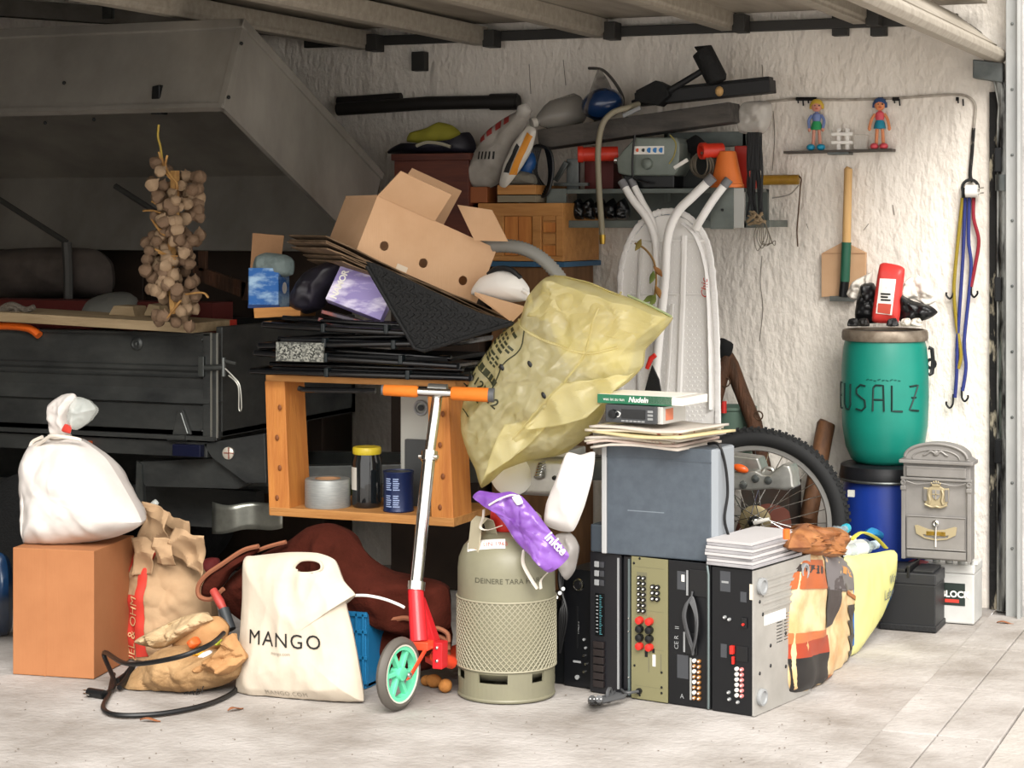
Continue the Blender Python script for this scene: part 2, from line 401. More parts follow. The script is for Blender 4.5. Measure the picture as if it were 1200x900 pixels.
def cyl(mb, a, b, r, n=16): return mb.tube([a, b], r, n)
def sheet(q4, y, m, name, parent, amp=.04, sc=16, seed=0, n=16, solid=.0015, **k):
    """thin crumpled sheet between four photo corners"""
    a, b, c, e = [P(px, py, y) for px, py in q4]
    def fn(u, v):
        p = a.lerp(b, u).lerp(e.lerp(c, u), v); q = p*sc + Vector((seed*3.1, seed, 0)); dd = noise.voronoi(q)[0]
        rag = (noise.noise(q*1.7) * .012) * (1 if v > .8 or u < .08 or u > .92 else 0)
        return p + Vector((rag, (dd[0]-.45)*-amp + .02*noise.noise(q*.4), rag + .008*noise.noise(q*.8)))
    return MB().grid(fn, n, n).build(name, m, parent, smooth=True, solid=solid, ang=20, **k)
# ================================================================ trailer
TRA = mat('weathered trailer steel', '#585a58', .42, .6, '#37393a', 4, (1, 1, 2), .3, .7, bump=.1, bscale=16)
TRB = TRA
YF, YB = -1.55, -.50
xr = P(257, 450, YF).x; zt = P(257, 390, YF).z; zb = P(262, 513, YF).z; xl = -4.4
tl = thing('trailer', 'long grey steel box trailer with latched side board and drawbar', 'trailer', (-3.2, -1.0, 0))
def zz(py): return P(200, py, YF).z
prof = [(0, zz(391)), (0, zz(427)), (-.008, zz(429)), (-.008, zz(433)), (0, zz(436)), (0, zz(439)), (-.006, zz(441)), (0, zz(443)), (0, zz(455)), (-.018, zz(471)), (0, zz(474)), (0, zz(510))]
pts = [Vector((xl, YF + a, z)) for a, z in prof] + [Vector((xl, YF + .03, zz(510))), Vector((xl, YF + .03, zz(391)))]
side = MB().prism(pts, (xr - .03 - xl, 0, 0)).build('side_panel', TRA, tl)
MB().box(xl, xr-.03, YF-.012, YF+.03, zz(393), zz(389)).build('top_rim', TRA, side, bevel=.003)
MB().box(xl, xr, YB-.03, YB, zb, zt).build('side_panel', TRA, tl)
MB().box(xr-.025, xr, YF+.02, YB, zb, zt+.02).build('end_panel', TRA, tl, bevel=.003)
MB().box(xr-.022, xr+.003, YF+.0, YF+.03, zb+.12, zb+.125).build('fold', TRA, tl)
MB().box(xl, xr, YF, YB, zb, zb+.02).build('load_floor', TRB, tl)
cp = MB().box(xr-.06, xr-.004, YF-.012, YF+.02, zb-.01, zt-.002).build('corner_post', TRA, tl, bevel=.003)
for dx in (-.012, .012): MB().tube([(xr+dx-.012, YF-.014, zb), (xr+dx-.012, YF-.014, zt)], .004, 6).build('edge_bead', mat('bare steel', '#a4a49c', .4, .8), cp, smooth=True)
for k, py in enumerate((398, 505)): 
    for px in (237, 248): MB().ball(P(px, py, YF-.013), .004, 8, 5).build('rivet', STEEL, cp, smooth=True)
# latch with sprung pin and pull wire
lt = MB().box(P(236,0,YF).x, P(243,0,YF).x, YF-.025, YF-.01, P(240,441,YF).z, P(240,417,YF).z).build('latch', STEEL, tl, bevel=.003)
MB().tube(PP([(240, 431), (250, 431), (262, 430)], YF-.03), .011, 10).build('pin', STEEL, lt, smooth=True)
MB().tube(PP([(262, 419), (262, 441)], YF-.03), .008, 8).build('cross_pin', STEEL, lt, smooth=True)
MB().tube(spline(PP([(264, 432), (273, 441), (281, 452), (283, 478), (280, 479), (279, 452), (268, 440)], YF-.034)), .003, 6).build('pull_wire', mat('bare steel'), lt, smooth=True)
MB().tube(PP([(264, 423), (276, 426)], YF-.03), .006, 6).build('pull_lug', STEEL, lt, smooth=True)
# eyelet knob on the board
e = MB().lathe([(0, 0), (.022, 0), (.024, .006), (.016, .012), (.012, .008), (0, .008)], 16, P(161, 403, YF), R3(90, 'X')).build('lashing_eye', TRA, tl, smooth=True)
MB().lathe([(0, 0), (.006, .0), (.006, .012), (0, .014)], 8, P(161, 403, YF-.006), R3(90, 'X')).build('bolt', STEEL, e, smooth=True)
# hinge
hg = MB().prism(PP([(204, 509), (210, 481), (216, 480), (226, 509)], YF-.003), (0, -.012, 0)).build('hinge', TRA, tl, bevel=.002)
MB().tube(PP([(197, 513), (218, 513)], YF-.02), .011, 10).build('hinge_barrel', TRA, hg, smooth=True)
MB().tube(PP([(212, 484), (220, 508)], YF-.018), .003, 6).build('hinge_fold', STEEL, hg)
# chassis
cb = MB().box(xl, P(243,0,YF).x, YF+.0, YF+.05, P(150,532,YF).z, P(150,514,YF).z).build('chassis_beam', TRA, tl, bevel=.003)
MB().box(xl, P(255,0,YF).x, YF-.02, YF+.02, P(200,514,YF).z, P(200,509,YF).z).build('fold_strip', TRA, tl)
gs = MB().prism(PP([(238, 520), (310, 508), (312, 566), (288, 566), (248, 536)], YF), (0, .05, 0)).build('gusset', TRA, tl, bevel=.002)
MB().lathe([(0, 0), (.022, 0), (.022, .006), (.018, .009), (0, .01)], 18, P(268, 531, YF), R3(90, 'X')).build('reflector', mat('reflector glass', '#d8cfc0', .25, .3), gs, smooth=True)
for a in (0, 90): MB().bar(P(268, 531, YF-.011) + R3(a, 'Y') @ Vector((-.02, 0, 0)), P(268, 531, YF-.011) + R3(a, 'Y') @ Vector((.02, 0, 0)), .003, .003).build('reflector_bar', mat('reflector red', '#8d4a3d', .4), gs)
MB().box(P(207,0,YF).x, P(240,0,YF).x, YF-.03, YF, P(220,534,YF).z, P(220,520,YF).z).build('plate_lamp', mat('dark blue lens', '#10142c', .3), tl, bevel=.004)
MB().box(P(95,0,YF).x, P(109,0,YF).x, YF-.03, YF, P(100,525,YF).z, P(100,516,YF).z).build('side_lamp', mat('orange lens', '#c8541c', .3, emit=None), tl, bevel=.004)
MB().prism(PP([(160, 541), (250, 537), (292, 566), (278, 573), (170, 570)], YF+.05), (0, .06, 0)).build('lower_rail', TRB, tl, bevel=.002)
MB().box(xl, P(300,0,-1.3).x, -1.3, -1.24, .33, .47).build('axle_rail', TRB, tl)
MB().box(xl, xr, -1.0, -.9, .42, zb).build('cross_member', TRB, tl)
MB().prism(PP([(160, 540), (166, 545), (168, 590), (158, 592)], YF+.04), (0, .02, 0)).build('hanger_strap', STEEL, tl)
gd = MB().grid(lambda u, v: P(249 + 82*u, 588 + 2*math.sin(u*9) + (37 - 10*max(0, u-.55)*2)*v + 3*math.sin(v*3+u*4), -1.42 - .02*math.sin(u*7)), 14, 6).build('mudguard', mat('bright galvanised sheet', '#b4b5aa', .35, .8, '#7d7f78', 6), tl, smooth=True, solid=.003)
for sx, wy in ((-3.25, -1.46), (-3.25, -.52)):
    w = MB().lathe([(.13, -.07), (.22, -.07), (.26, -.045), (.265, 0), (.26, .045), (.22, .07), (.13, .07)], 28, (sx, wy, .268), R3(90, 'X')).build('wheel', RUBBER, tl, smooth=True)
    MB().lathe([(0, -.03), (.08, -.03), (.13, -.055), (.135, .05), (0, .05)], 20, (sx, wy, .268), R3(90, 'X')).build('rim', STEEL, w, smooth=True)
MB().bar((-3.25, -1.46, .268), (-3.25, -.5, .268), .05, .05).build('axle', TRB, tl)
# drawbar running to the opening, with coupling head
kx = P(858, 555, -1.05); 
MB().bar((xr-.1, -1.30, .52), (P(800,548,-1.05).x, -1.05, P(800,548,-1.05).z), .06, .07).build('drawbar_arm', STEEL, tl, bevel=.004)
MB().bar((xr-.1, -.75, .52), (P(800,548,-1.05).x, -1.03, P(800,548,-1.05).z), .06, .07).build('drawbar_arm', STEEL, tl, bevel=.004)
tb = MB().prism(PP([(790, 543), (792, 532), (820, 528), (888, 537), (893, 551), (880, 556), (790, 556)], -1.09), (0, .09, 0)).build('drawbar_tube', mat('zinc casting', '#a9a9a4', .38, .75, '#858580', 8), tl, bevel=.006)
ch = MB().prism(PP([(856, 553), (885, 551), (893, 556), (902, 556), (910, 549), (917, 544), (925, 546), (928, 556), (929, 568), (931, 572), (922, 575), (905, 573), (880, 575), (856, 574)], -1.13), (0, .10, 0)).build('coupling_head', mat('zinc casting'), tl, bevel=.008, seg=3, smooth=True)
for px, py in ((885, 561), (900, 563), (871, 568)): MB().lathe([(0, 0), (.014, 0), (.012, .006), (0, .008)], 12, P(px, py, -1.13), R3(90, 'X')).build('bolt', STEEL, ch, smooth=True)
MB().tube(spline(PP([(892, 556), (897, 549), (905, 550), (906, 556)], -1.10)), .006, 6).build('release_lever', mat('zinc casting'), ch, smooth=True)
MB().ball(P(868, 549, -1.14), (.028, .012, .014), 12, 8, R3(15, 'Y')).build('marker_lens', mat('orange lens'), tb, smooth=True)
MB().tube([(kx.x-.3, -1.04, 0), (kx.x-.3, -1.04, .53)], .025, 10).build('prop_leg', STEEL, tl, smooth=True)
MB().lathe([(0,0), (.07,0), (.07,.008), (.03,.02), (0,.02)], 14, (kx.x-.3, -1.04, 0)).build('prop_foot', STEEL, tl, smooth=True)
# ---------------------------------------------------------------- trailer lid, propped open
LID = mat('brushed aluminium lid', '#a39f97', .42, .5, '#85817a', 2.2, (1, 1, .6), .35, .62, bump=.06, bscale=14)
f0 = P(286, 25, -1.62); TILT = R(25); dv = Vector((0, math.cos(TILT), -math.sin(TILT))); nv_ = Vector((0, math.sin(TILT), math.cos(TILT)))
LD = 1.19; LT = .335; LX0 = -4.4; LX1 = f0.x
def lp(x, d, n): return Vector((x, f0.y, f0.z)) + dv*d + nv_*n
def lbox(x0, x1, d0, d1, n0, n1): return MB().hexa([lp(x0,d0,n0), lp(x1,d0,n0), lp(x1,d1,n0), lp(x0,d1,n0), lp(x0,d0,n1), lp(x1,d0,n1), lp(x1,d1,n1), lp(x0,d1,n1)])
ld = lbox(LX0, LX1, 0, LD, -.006, 0).build('lid', LID, tl)
lbox(LX0, LX1, 0, .006, -LT, 0).build('front_sheet', LID, ld)
lbox(LX1-.006, LX1, 0, LD, -LT, 0).build('end_sheet', LID, ld)
lbox(LX0, LX1, LD-.006, LD, -LT, 0).build('back_sheet', LID, ld)
lbox(LX0, LX1+.006, -.012, .012, -.03, .006).build('rim', LID, ld, bevel=.003)
lbox(LX1-.012, LX1+.008, -.012, LD, -.026, .006).build('rim', LID, ld, bevel=.003)
lbox(LX1-.02, LX1+.005, -.006, .03, -LT, -.02).build('corner_strip', LID, ld, bevel=.002)
lbox(LX0, LX1, -.01, .02, -LT-.004, -LT+.012).build('lower_hem', LID, ld)
lbox(LX1-.012, LX1+.006, 0, LD, -LT-.004, -LT+.014).build('lower_hem', LID, ld)
for px, py in ((283, 51), (268, 114), (75, 97), (53, 144), (110, 140)):
    MB().ball(P(px, py, -1.66 if py < 80 else -1.74), .007, 8, 5).build('screw', BLACKM, ld, smooth=True)
hb = MB().prism(PP([(176, 134), (178, 101), (187, 99), (188, 134)], -1.745), (0, .05, 0)).build('catch', BLACKM, ld, bevel=.004)
for a, b, y in (((-10, 228), (78, 284), -.95), ((135, 218), (182, 248), -.95)): MB().tube([P(*a, y), P(*b, y)], .012, 8).build('stay', mat('dull strut', '#4b4a47', .5, .5), ld, smooth=True)
MB().tube([P(78, 284, -.95), P(80, 318, -.95), P(80, 400, -.95)], .02, 8).build('stay_post', mat('dull strut'), ld, smooth=True)
# ---------------------------------------------------------------- garlic braid
gb = thing('garlic_braid', 'dried garlic braid hanging under the trailer lid', 'garlic braid', P(205, 372, -1.72))
GY = -1.72; rnd = random.Random(4)
GA = [mat('garlic skin', '#8f765c', .75, 0, '#60493a', 30, lo=.3, hi=.7, bump=.3, bscale=60), mat('pale garlic skin', '#b59c7e', .7, 0, '#85694f', 30, lo=.35, hi=.7, bump=.3, bscale=60), mat('dry stalk', '#c69a5c', .8, 0, '#8d6435', 20)]
bulb0 = None; s1 = M2(200, GY)
cl = [(203, 208), (206, 235), (205, 262), (202, 290), (198, 306), (203, 330), (206, 350), (207, 366)]
def cxat(py):
    for (x0, y0), (x1, y1) in zip(cl, cl[1:]):
        if y0 <= py <= y1: return x0 + (x1-x0)*(py-y0)/(y1-y0)
    return cl[-1][0] if py > 300 else cl[0][0]
gl = wloc(gb); i = 0; py = 205
while py < 366:
    w = (11.5 if py < 290 else 9.5 if py > 315 else 9) * s1 * (1 if i % 2 else .55)
    for k in range(6):
        a = k*math.pi/3 + i*.55 + rnd.uniform(-.25, .25); c = P(cxat(py), py + rnd.uniform(-4, 4), GY)
        q = c + Vector((math.cos(a)*w, math.sin(a)*w*.8, 0)); r = rnd.uniform(.019, .025)
        if bulb0 is None:
            m = MB().lathe([(0, -.95), (.55, -.85), (.95, -.35), (1.0, .05), (.8, .5), (.4, .85), (.16, 1.05), (.1, 1.3), (0, 1.32)], 9)
            for t in range(len(m.v)):   # clove lobes
                p = m.v[t]; an = math.atan2(p.y, p.x); m.v[t] = Vector((p.x*(1+.1*math.cos(6*an)), p.y*(1+.1*math.cos(6*an)), p.z))
            o = m.build('bulb', GA[0], gb, smooth=True); bulb0 = o
            o2 = o.data.copy(); o2.materials[0] = GA[1]; md = [o.data, o2]
        else:
            o = bulb0.copy(); o.data = md[rnd.random() < .5]; COL.objects.link(o)
        o.location = q - gl; o.scale = (r, r, r); o.rotation_euler = (rnd.uniform(-.9, .9), rnd.uniform(-.9, .9), rnd.uniform(0, 6))
    i += 1; py += 6
MB().tube(PP([(205, 200), (205, 260), (200, 305), (205, 368)], GY), .018, 6).build('braid_core', GA[2], gb)
for a in [[(190, 185), (193, 195), (203, 210)], [(184, 184), (190, 196), (200, 210)], [(196, 182), (194, 196), (203, 210)], [(186, 178), (191, 192), (202, 208)],
          [(180, 232), (190, 238), (196, 242)], [(178, 236), (186, 240), (196, 246)], [(168, 247), (180, 247), (192, 251)], [(178, 257), (184, 266), (190, 270)], [(182, 262), (188, 272), (194, 276)],
          [(182, 292), (194, 298), (206, 304)], [(186, 296), (198, 300), (208, 300)], [(192, 320), (198, 332), (203, 345)], [(196, 318), (200, 330), (206, 346)],
          [(218, 345), (232, 343), (240, 344), (244, 349)], [(212, 352), (204, 362), (196, 373)], [(208, 222), (206, 212), (196, 205)]]:
    MB().tube(spline(PP(a, GY-.055), 4), [.006]*(len(a)*4-4) + [.004], 6, flat=.6).build('stalk', GA[2], gb, smooth=True)
MB().tube(spline(PP([(186, 146), (185, 160), (188, 172), (190, 188)], GY), 4), .004, 6).build('hanging_string', mat('straw string', '#b79b46', .8), gb, smooth=True)
# ---------------------------------------------------------------- things lying on and in the trailer
PLK = mat('worn pale plank', '#ad9878', .75, 0, '#8f7b5c', 4, (1, 8, 8), .3, .7, bump=.2, bscale=18, bstretch=(.5, 6, 6))
a = P(225, 379, -1.62); c = P(-30, 364, -1.62)
wd = Vector((0, .30, 0)); th = Vector((0, 0, .034))
pk = thing('plank', 'pale wooden plank with a red end lying along the trailer edge', 'plank', a - th)
MB().hexa([c-th, a-th, a-th+wd, c-th+wd, c, a, a+wd, c+wd]).build('board', PLK, pk, bevel=.002)
MB().hexa([a-th+wd*.86+Vector((.0,0,-.001)), a-th+wd*.86+Vector((.003,0,0)), a-th+wd*1.01+Vector((.003,0,0)), a-th+wd*1.01, a+wd*.86, a+wd*.86+Vector((.003,0,.001)), a+wd*1.01+Vector((.003,0,.001)), a+wd*1.01]).build('red_end', mat('red paint', '#b5301f', .6), pk)
for n, pl in (('wood_offcut', [(127, 369), (133, 358), (155, 359), (158, 371)]), ('wood_offcut', [(168, 370), (174, 356), (186, 358), (190, 371)])):
    MB().prism(PP(pl, -1.45), (0, .09, 0)).build(n, PLK, bevel=.003, label='small pale wood offcut on the plank ' + ('beside the grey dome' if pl[0][0] < 150 else 'behind the garlic braid'), cat='wood block')
MB().tube(spline(PP([(-10, 372), (4, 364), (16, 360), (20, 366), (8, 368), (2, 362), (14, 357), (30, 363), (40, 360)], -1.55), 6), .011, 8).build('rope', mat('grey rope', '#6f675c', .9, bump=.6, bscale=120), smooth=True, label='knotted grey rope end lying on the plank', cat='rope')
MB().tube(spline(PP([(-30, 383), (10, 382), (34, 385), (46, 393)], -1.57), 5), .018, 10, flat=.8).build('orange_hose', mat('orange hose', '#e0651e', .4), smooth=True, label='bright orange hose on the trailer edge under the plank', cat='hose')
bx = MB().box(P(-20,0,-1.05).x, P(265,0,-1.05).x, -1.15, -1.0, zb+.02, P(150, 352, -1.05).z).build('red_board', mat('dark red board', '#5d1f1a', .6), label='dark red board standing inside the trailer', cat='board')
MB().lathe([(0, 0), (.05, -.002), (.09, -.012), (.105, -.03), (.1, -.06)], 24, P(127, 349, -1.2), R3(20, 'X'), 1.0, 1.0).build('grey_dome', mat('grey dome plastic', '#75756f', .5), smooth=True, solid=.003, label='shallow grey dome lying inside the trailer', cat='dome')
MB().pillow(PP([(-20, 300), (10, 292), (60, 290), (110, 292), (130, 310), (128, 345), (60, 350), (-20, 350)], -.75), (0, -.12, 0), wr=.02, seed=3).build('folded_tarp', mat('grey tarpaulin', '#5f564f', .8, 0, '#4a423d', 6), smooth=True, label='crumpled dusty tarpaulin deep inside the trailer', cat='tarpaulin')
wf = thing('wooden_trestle', 'small dark wooden trestle deep inside the trailer', 'trestle', P(260, 345, -.9))
for p, q in (((238, 294), (238, 318)), ((228, 315), (290, 336)), ((232, 324), (288, 345)), ((288, 330), (288, 352))): MB().bar(P(*p, -.9), P(*q, -.9), .03, .025, (0,1,0)).build('bar', OLDWOOD, wf, bevel=.002)

DK = mat('dark stained cabinet', '#3a2c22', .65, 0, '#2c2119', 5)
ck = thing('backdrop_cabinet', 'added dark backdrop cabinet against the wall behind the trailer', 'cabinet', (-4.0, -.25, 0))  # added as a dark backdrop to darken the space behind the trailer
MB().box(-5.2, P(378,0,-.3).x, -.38, -.03, 0, 1.78).build('carcass', DK, ck, bevel=.004)
for k in range(3): MB().box(-5.15+.85*k, -4.34+.85*k, -.40, -.38, .1, 1.72).build('door', DK, ck, bevel=.004)
# ================================================================ wooden crate shelf on the drawbar and what stands in it
YC = -1.80
cr = thing('crate_shelf', 'open pine crate standing on its side on the drawbar', 'crate', P(430, 603, YC))
zb1 = P(330, 595, YC).z; zb0 = zb1 - .028
xL, xR = P(316, 0, YC).x, P(532, 0, YC).x
MB().box(xL, xR+.0, YC, YC+.36, zb0, zb1).build('bottom_board', WOODX, cr, bevel=.002)
for x0, lean in ((xL-.002, -.022), (xR-.079, -.02)):
    h = P(320, 447, YC).z
    m = MB().hexa([(x0, YC, zb0), (x0+.078, YC, zb0), (x0+.078, YC+.15, zb0), (x0, YC+.15, zb0), (x0+lean, YC+.01, h), (x0+.074+lean, YC+.01, h), (x0+.074+lean, YC+.15, h), (x0+lean, YC+.15, h)])
    m.build('post', WOOD, cr, bevel=.003)
    for k in range(4): MB().ball((x0+.03+.01*(k % 2), YC-.001, zb0+.06+.1*k), (.007, .003, .01), 8, 5).build('knot', mat('wood knot', '#7a4520', .6), cr, smooth=True)
MB().box(xL-.02, xR, YC+.01, YC+.35, P(320,447,YC).z, P(320,447,YC).z+.02).build('top_board', WOODX, cr)
# tape roll
c = P(384, 0, YC+.10); r = M2(384, YC+.1)
def onboard(px, y): p = P(px, 0, y); return Vector((p.x, y, zb1))
t = thing('tape_roll', 'grey duct tape roll lying on the crate shelf', 'tape', onboard(384, YC+.09))
o = onboard(384, YC+.09)
MB().lathe([(.044, 0), (.075, 0), (.076, .004), (.076, .089), (.074, .093), (.044, .093), (.044, 0)], 36, o).build('tape', mat('silver tape', '#9b9d9a', .45, .35, '#8a8c8a', 30, (1, 1, 12)), t, smooth=True)
MB().lathe([(.040, .001), (.044, .001), (.044, .0935), (.040, .0935), (.040, .001)], 32, o).build('core', CARD, t, smooth=True)
# jar
o = onboard(430, YC+.13); t = thing('glass_jar', 'dark glass jar with yellow lid on the crate shelf', 'jar', o)
GL = mat('jar glass', '#cfd4cf', .05, 0, trans=.95, ior=1.3)
MB().lathe([(0, 0), (.045, 0), (.049, .006), (.050, .02), (.050, .15), (.045, .168), (.043, .18), (0, .18)], 28, o).build('glass', mat('jar glass dark', '#15181a', .08, coat=.6), t, smooth=True)
MB().lathe([(0, .18), (.046, .176), (.048, .18), (.048, .196), (.045, .2), (0, .198)], 28, o).build('lid', mat('yellow lid', '#c3ad2c', .4), t, smooth=True)
def cylpatch(o, r, a0, a1, z0, z1, n=10): return MB().grid(lambda u, v: Vector(o) + Vector((r*math.cos(R(a0+(a1-a0)*u)), r*math.sin(R(a0+(a1-a0)*u)), z0+(z1-z0)*v)), n, 2)
cylpatch(o, .0512, -170, -105, .06, .135).build('label', mat('paper label', '#bdb9b0', .8), t, smooth=True)
cylpatch(o, .0516, -172, -150, .04, .125).build('green_stripe', mat('green print', '#8b9b2a', .7), t, smooth=True)
# blue tin
o = onboard(467, YC+.08); t = thing('blue_tin', 'dark blue tin with printed text beside the glass jar', 'tin', o)
MB().lathe([(0, 0), (.049, 0), (.051, .004), (.049, .008), (.049, .124), (.051, .128), (.051, .132), (.047, .132), (.046, .127), (0, .127)], 30, o).build('can', mat('navy tin', '#16244a', .35, .2), t, smooth=True)
MB().lathe([(0, .1275), (.04, .1275), (.044, .1295), (.03, .131), (0, .131)], 26, o).build('lid', STEEL, t, smooth=True)
for k in range(2):
    for a0, a1 in ((-118, -92), (-86, -60)):
        for l in range(6): cylpatch(o, .0497, a0, a1 - (l*5 % 7), .018+.055*k+.007*l, .0215+.055*k+.007*l, 4).build('text_line', mat('pale blue print', '#8fa0c4', .7), t)
# grey appliance behind, standing in the crate
o = P(469, 0, YC+.22); t = thing('grey_appliance', 'grey upright appliance at the back of the crate shelf', 'appliance', (o.x+.05, YC+.25, zb1))
z1_ = P(480, 462, YC+.22).z
MB().box(o.x, P(512,0,YC+.22).x, YC+.22, YC+.32, zb1, z1_).build('case', mat('pale grey case', '#a9a9a2', .5), t, bevel=.006)
MB().torus(P(493, 478, YC+.215), .022, .005, 20, 6, R3(90, 'X')).build('dial_ring', GREYP, t, smooth=True)
MB().tube([P(493, 478, YC+.22), P(493, 478, YC+.205)], .011, 12).build('dial', BLACKP, t, smooth=True)
MB().box(P(474,0,YC+.2).x, P(512,0,YC+.2).x, YC+.20, YC+.22, zb1, P(480,515,YC+.2).z).build('front_flap', mat('dark grey panel', '#3d3f40', .5), t, bevel=.003)
# ---------------------------------------------------------------- black folded garden chairs piled on the crate
ztop = P(320, 447, YC).z + .02
BT = mat('glossy black lacquer', '#0b0d10', .22, .2, coat=.4)
lab = ['black folded chair lowest in the pile on the crate', 'black folded chair second from the crate in the pile', 'black folded chair third from the crate in the pile', 'black folded chair on top of the pile over the crate']
for k in range(4):
    z = ztop + .004 + k*.048; t = thing('folding_chair', lab[k], 'chair', (P(450,0,YC).x, YC+.2, z), 'black folded chairs piled on the crate')
    x0 = P(296 + 5*k, 0, YC-.05).x; x1 = P(552 - 14*k, 0, YC-.05).x; sl = (.0, .012, -.012, .01)[k]
    def tb_(y, x0_, x1_, zz_, r=.011, nm='tube'): return MB().tube([(x0_, y, zz_ + sl), (x0_*.7+x1_*.3, y, zz_ + sl*.3), (x1_, y, zz_ - sl)], r, 10).build(nm, BT, t, smooth=True)
    tb_(YC-.06, x0, x1, z+.013); tb_(YC+.30, x0, x1, z+.013); tb_(YC-.02, x0+.05, x1-.04, z+.035, .009)
    MB().box(x0+.06, x1-.05, YC-.03, YC+.28, z+.012, z+.026).build('seat_panel', mat('black mesh fabric', '#0c0d0f', .7, bump=.3, bscale=200), t, bevel=.004)
    MB().tube([(x1, YC-.06, z+.013-sl), (x1+.015, YC+.1, z+.013-sl), (x1, YC+.3, z+.013-sl)], .011, 8).build('cross_tube', BT, t, smooth=True)
    MB().tube([(x0, YC-.06, z+.013+sl), (x0-.01, YC+.1, z+.013+sl), (x0, YC+.3, z+.013+sl)], .011, 8).build('cross_tube', BT, t, smooth=True)
    for s_ in (.35, .72): MB().box(x0+(x1-x0)*s_, x0+(x1-x0)*s_+.016, YC-.074, YC-.046, z+.002, z+.032).build('joint', mat('dark teal joint', '#10181a', .35), t, bevel=.004)
zc = ztop + .2
# a bent rail reaching out of the pile
MB().tube(spline([P(350, 455, YC-.03), P(365, 457, YC-.03), P(440, 458, YC-.03)], 4), .009, 8).build('black_rod', BT, smooth=True, label='thin black rod tucked under the folded chairs', cat='rod')
# grey printed panel
o = P(323, 423, YC-.085); q = P(378, 402, YC-.085)
t = thing('speckled_tile', 'speckled grey tile lying against the folded chairs', 'tile', o)
MB().box(o.x, q.x, YC-.085, YC-.07, o.z, q.z).build('plate', mat('speckled grey print', '#8b8c84', .6, 0, '#3f413d', 90, lo=.45, hi=.55), t, bevel=.002)
for k in range(3): MB().box(o.x+.015+.048*k, o.x+.05+.048*k, YC-.0865, YC-.085, o.z+.008, q.z-.008).build('print_block', mat('dark speckle print', '#9a9b92', .7, 0, '#2d2f2c', 160, lo=.48, hi=.52), t)
MB().ball((q.x-.008, YC-.086, o.z+.02), .004, 8, 5).build('screw', CHROME, t, smooth=True)
# rubber mat leaning on the pile
mt = thing('rubber_mat', 'black rubber car mat with tread hanging over the folded chairs', 'mat', P(520, 405, YC-.10))
mp_ = [(484, 408), (496, 412), (560, 392), (603, 378), (560, 366), (500, 338), (440, 309), (428, 306)]
MATR = mat('matt black mat', '#08090a', .7, bump=.3, bscale=120)
MB().prism(PP(mp_, YC-.115), (0, .012, 0)).build('sheet', MATR, mt, bevel=.003)
def inpoly(x, y, pl):
    c = False
    for i in range(len(pl)):
        (x0, y0), (x1, y1) = pl[i-1], pl[i]
        if (y0 > y) != (y1 > y) and x < (x1-x0)*(y-y0)/(y1-y0)+x0: c = not c
    return c
tread = MB()
for i in range(22):
    for j_ in range(13):
        x, y = 426 + 8*i + 3*(j_ % 2), 306 + 8*j_
        if all(inpoly(x+dx, y+dy, mp_) for dx, dy in ((-6, 0), (6, 0), (0, -6), (0, 6))):
            tread.bar(P(x-3, y-2*(1 if j_ % 2 else -1), YC-.117), P(x+3, y+2*(1 if j_ % 2 else -1), YC-.117), .006, .006, (0,1,0))
tread.build('tread', MATR, mt, kind='stuff')
MB().tube(PP([(430, 312), (486, 408), (497, 411), (600, 379)], YC-.118), .007, 8).build('rim', MATR, mt, smooth=True)
# ---------------------------------------------------------------- blue box on a board
zt2 = P(330, 361, YC+.05).z
bd = MB().hexa([P(298,373,YC+.02), P(352,370,YC+.02), P(370,370,YC+.2), P(310,370,YC+.2), P(297,361,YC+.02), P(352,359,YC+.02), P(370,360,YC+.2), P(310,362,YC+.2)]).build('board_offcut', WOODX, bevel=.002, label='short pine board under the blue printed box', cat='board')
t = thing('blue_box', 'blue and white printed carton with grey pouch inside', 'carton', P(315, 361, YC+.03))
M = frame(P(291, 361, YC+.05), 6, 0, 0); w, d, h = .112, .085, .135
BB = mat('sky print carton', '#1f5fa8', .5, 0, '#9fc0dc', 9, (1, 1, 2.5), .42, .6)
for nm, b_ in (('panel', (0, w, 0, .003, 0, h)), ('panel', (0, w, d, d+.003, 0, h)), ('panel', (0, .003, 0, d, 0, h)), ('panel', (w-.003, w, 0, d, 0, h)), ('base', (0, w, 0, d, 0, .003))):
    MB(M).box(*b_).build(nm, BB, t)
MB(M).box(-.001, w+.001, -.001, .0, .0, .012).build('dark_band', mat('navy print', '#123468', .5), t)
MB(M).box(w, w+.001, .01, d-.01, h-.03, h-.008).build('brand_panel', mat('navy print'), t)
MB(M).lathe([(.018, 0), (.02, .001), (.014, .001), (.013, 0)], 12, (w+.0008, d/2, h*.5), R3(90, 'Y')).build('flower_mark', WHITEPRINT, t)
letters('OMRON', lambda u, v: M @ Vector((w+.002, .014 + u, h-.024 + v)), .016, WHITEPRINT, t, .0006, align='LEFT')
pm = MB().pillow(PP([(297, 318), (300, 301), (312, 296), (336, 299), (344, 306), (343, 322), (320, 326)], YC+.1), (0, -.035, 0), wr=.01, ws=14, seed=8)
pm.build('grey_pouch', mat('grey pouch fabric', '#6f7d7c', .7, bump=.3, bscale=60), smooth=True, label='grey cloth pouch stuffed in the blue carton', cat='pouch')
MB().hexa([P(293,318,YC+.17), P(328,316,YC+.17), P(328,316,YC+.175), P(293,318,YC+.175), P(296,273,YC+.2), P(333,276,YC+.2), P(333,276,YC+.205), P(296,273,YC+.205)]).build('cardboard_flap', CARD, bevel=.001, label='upright cardboard flap behind the blue carton', cat='cardboard')
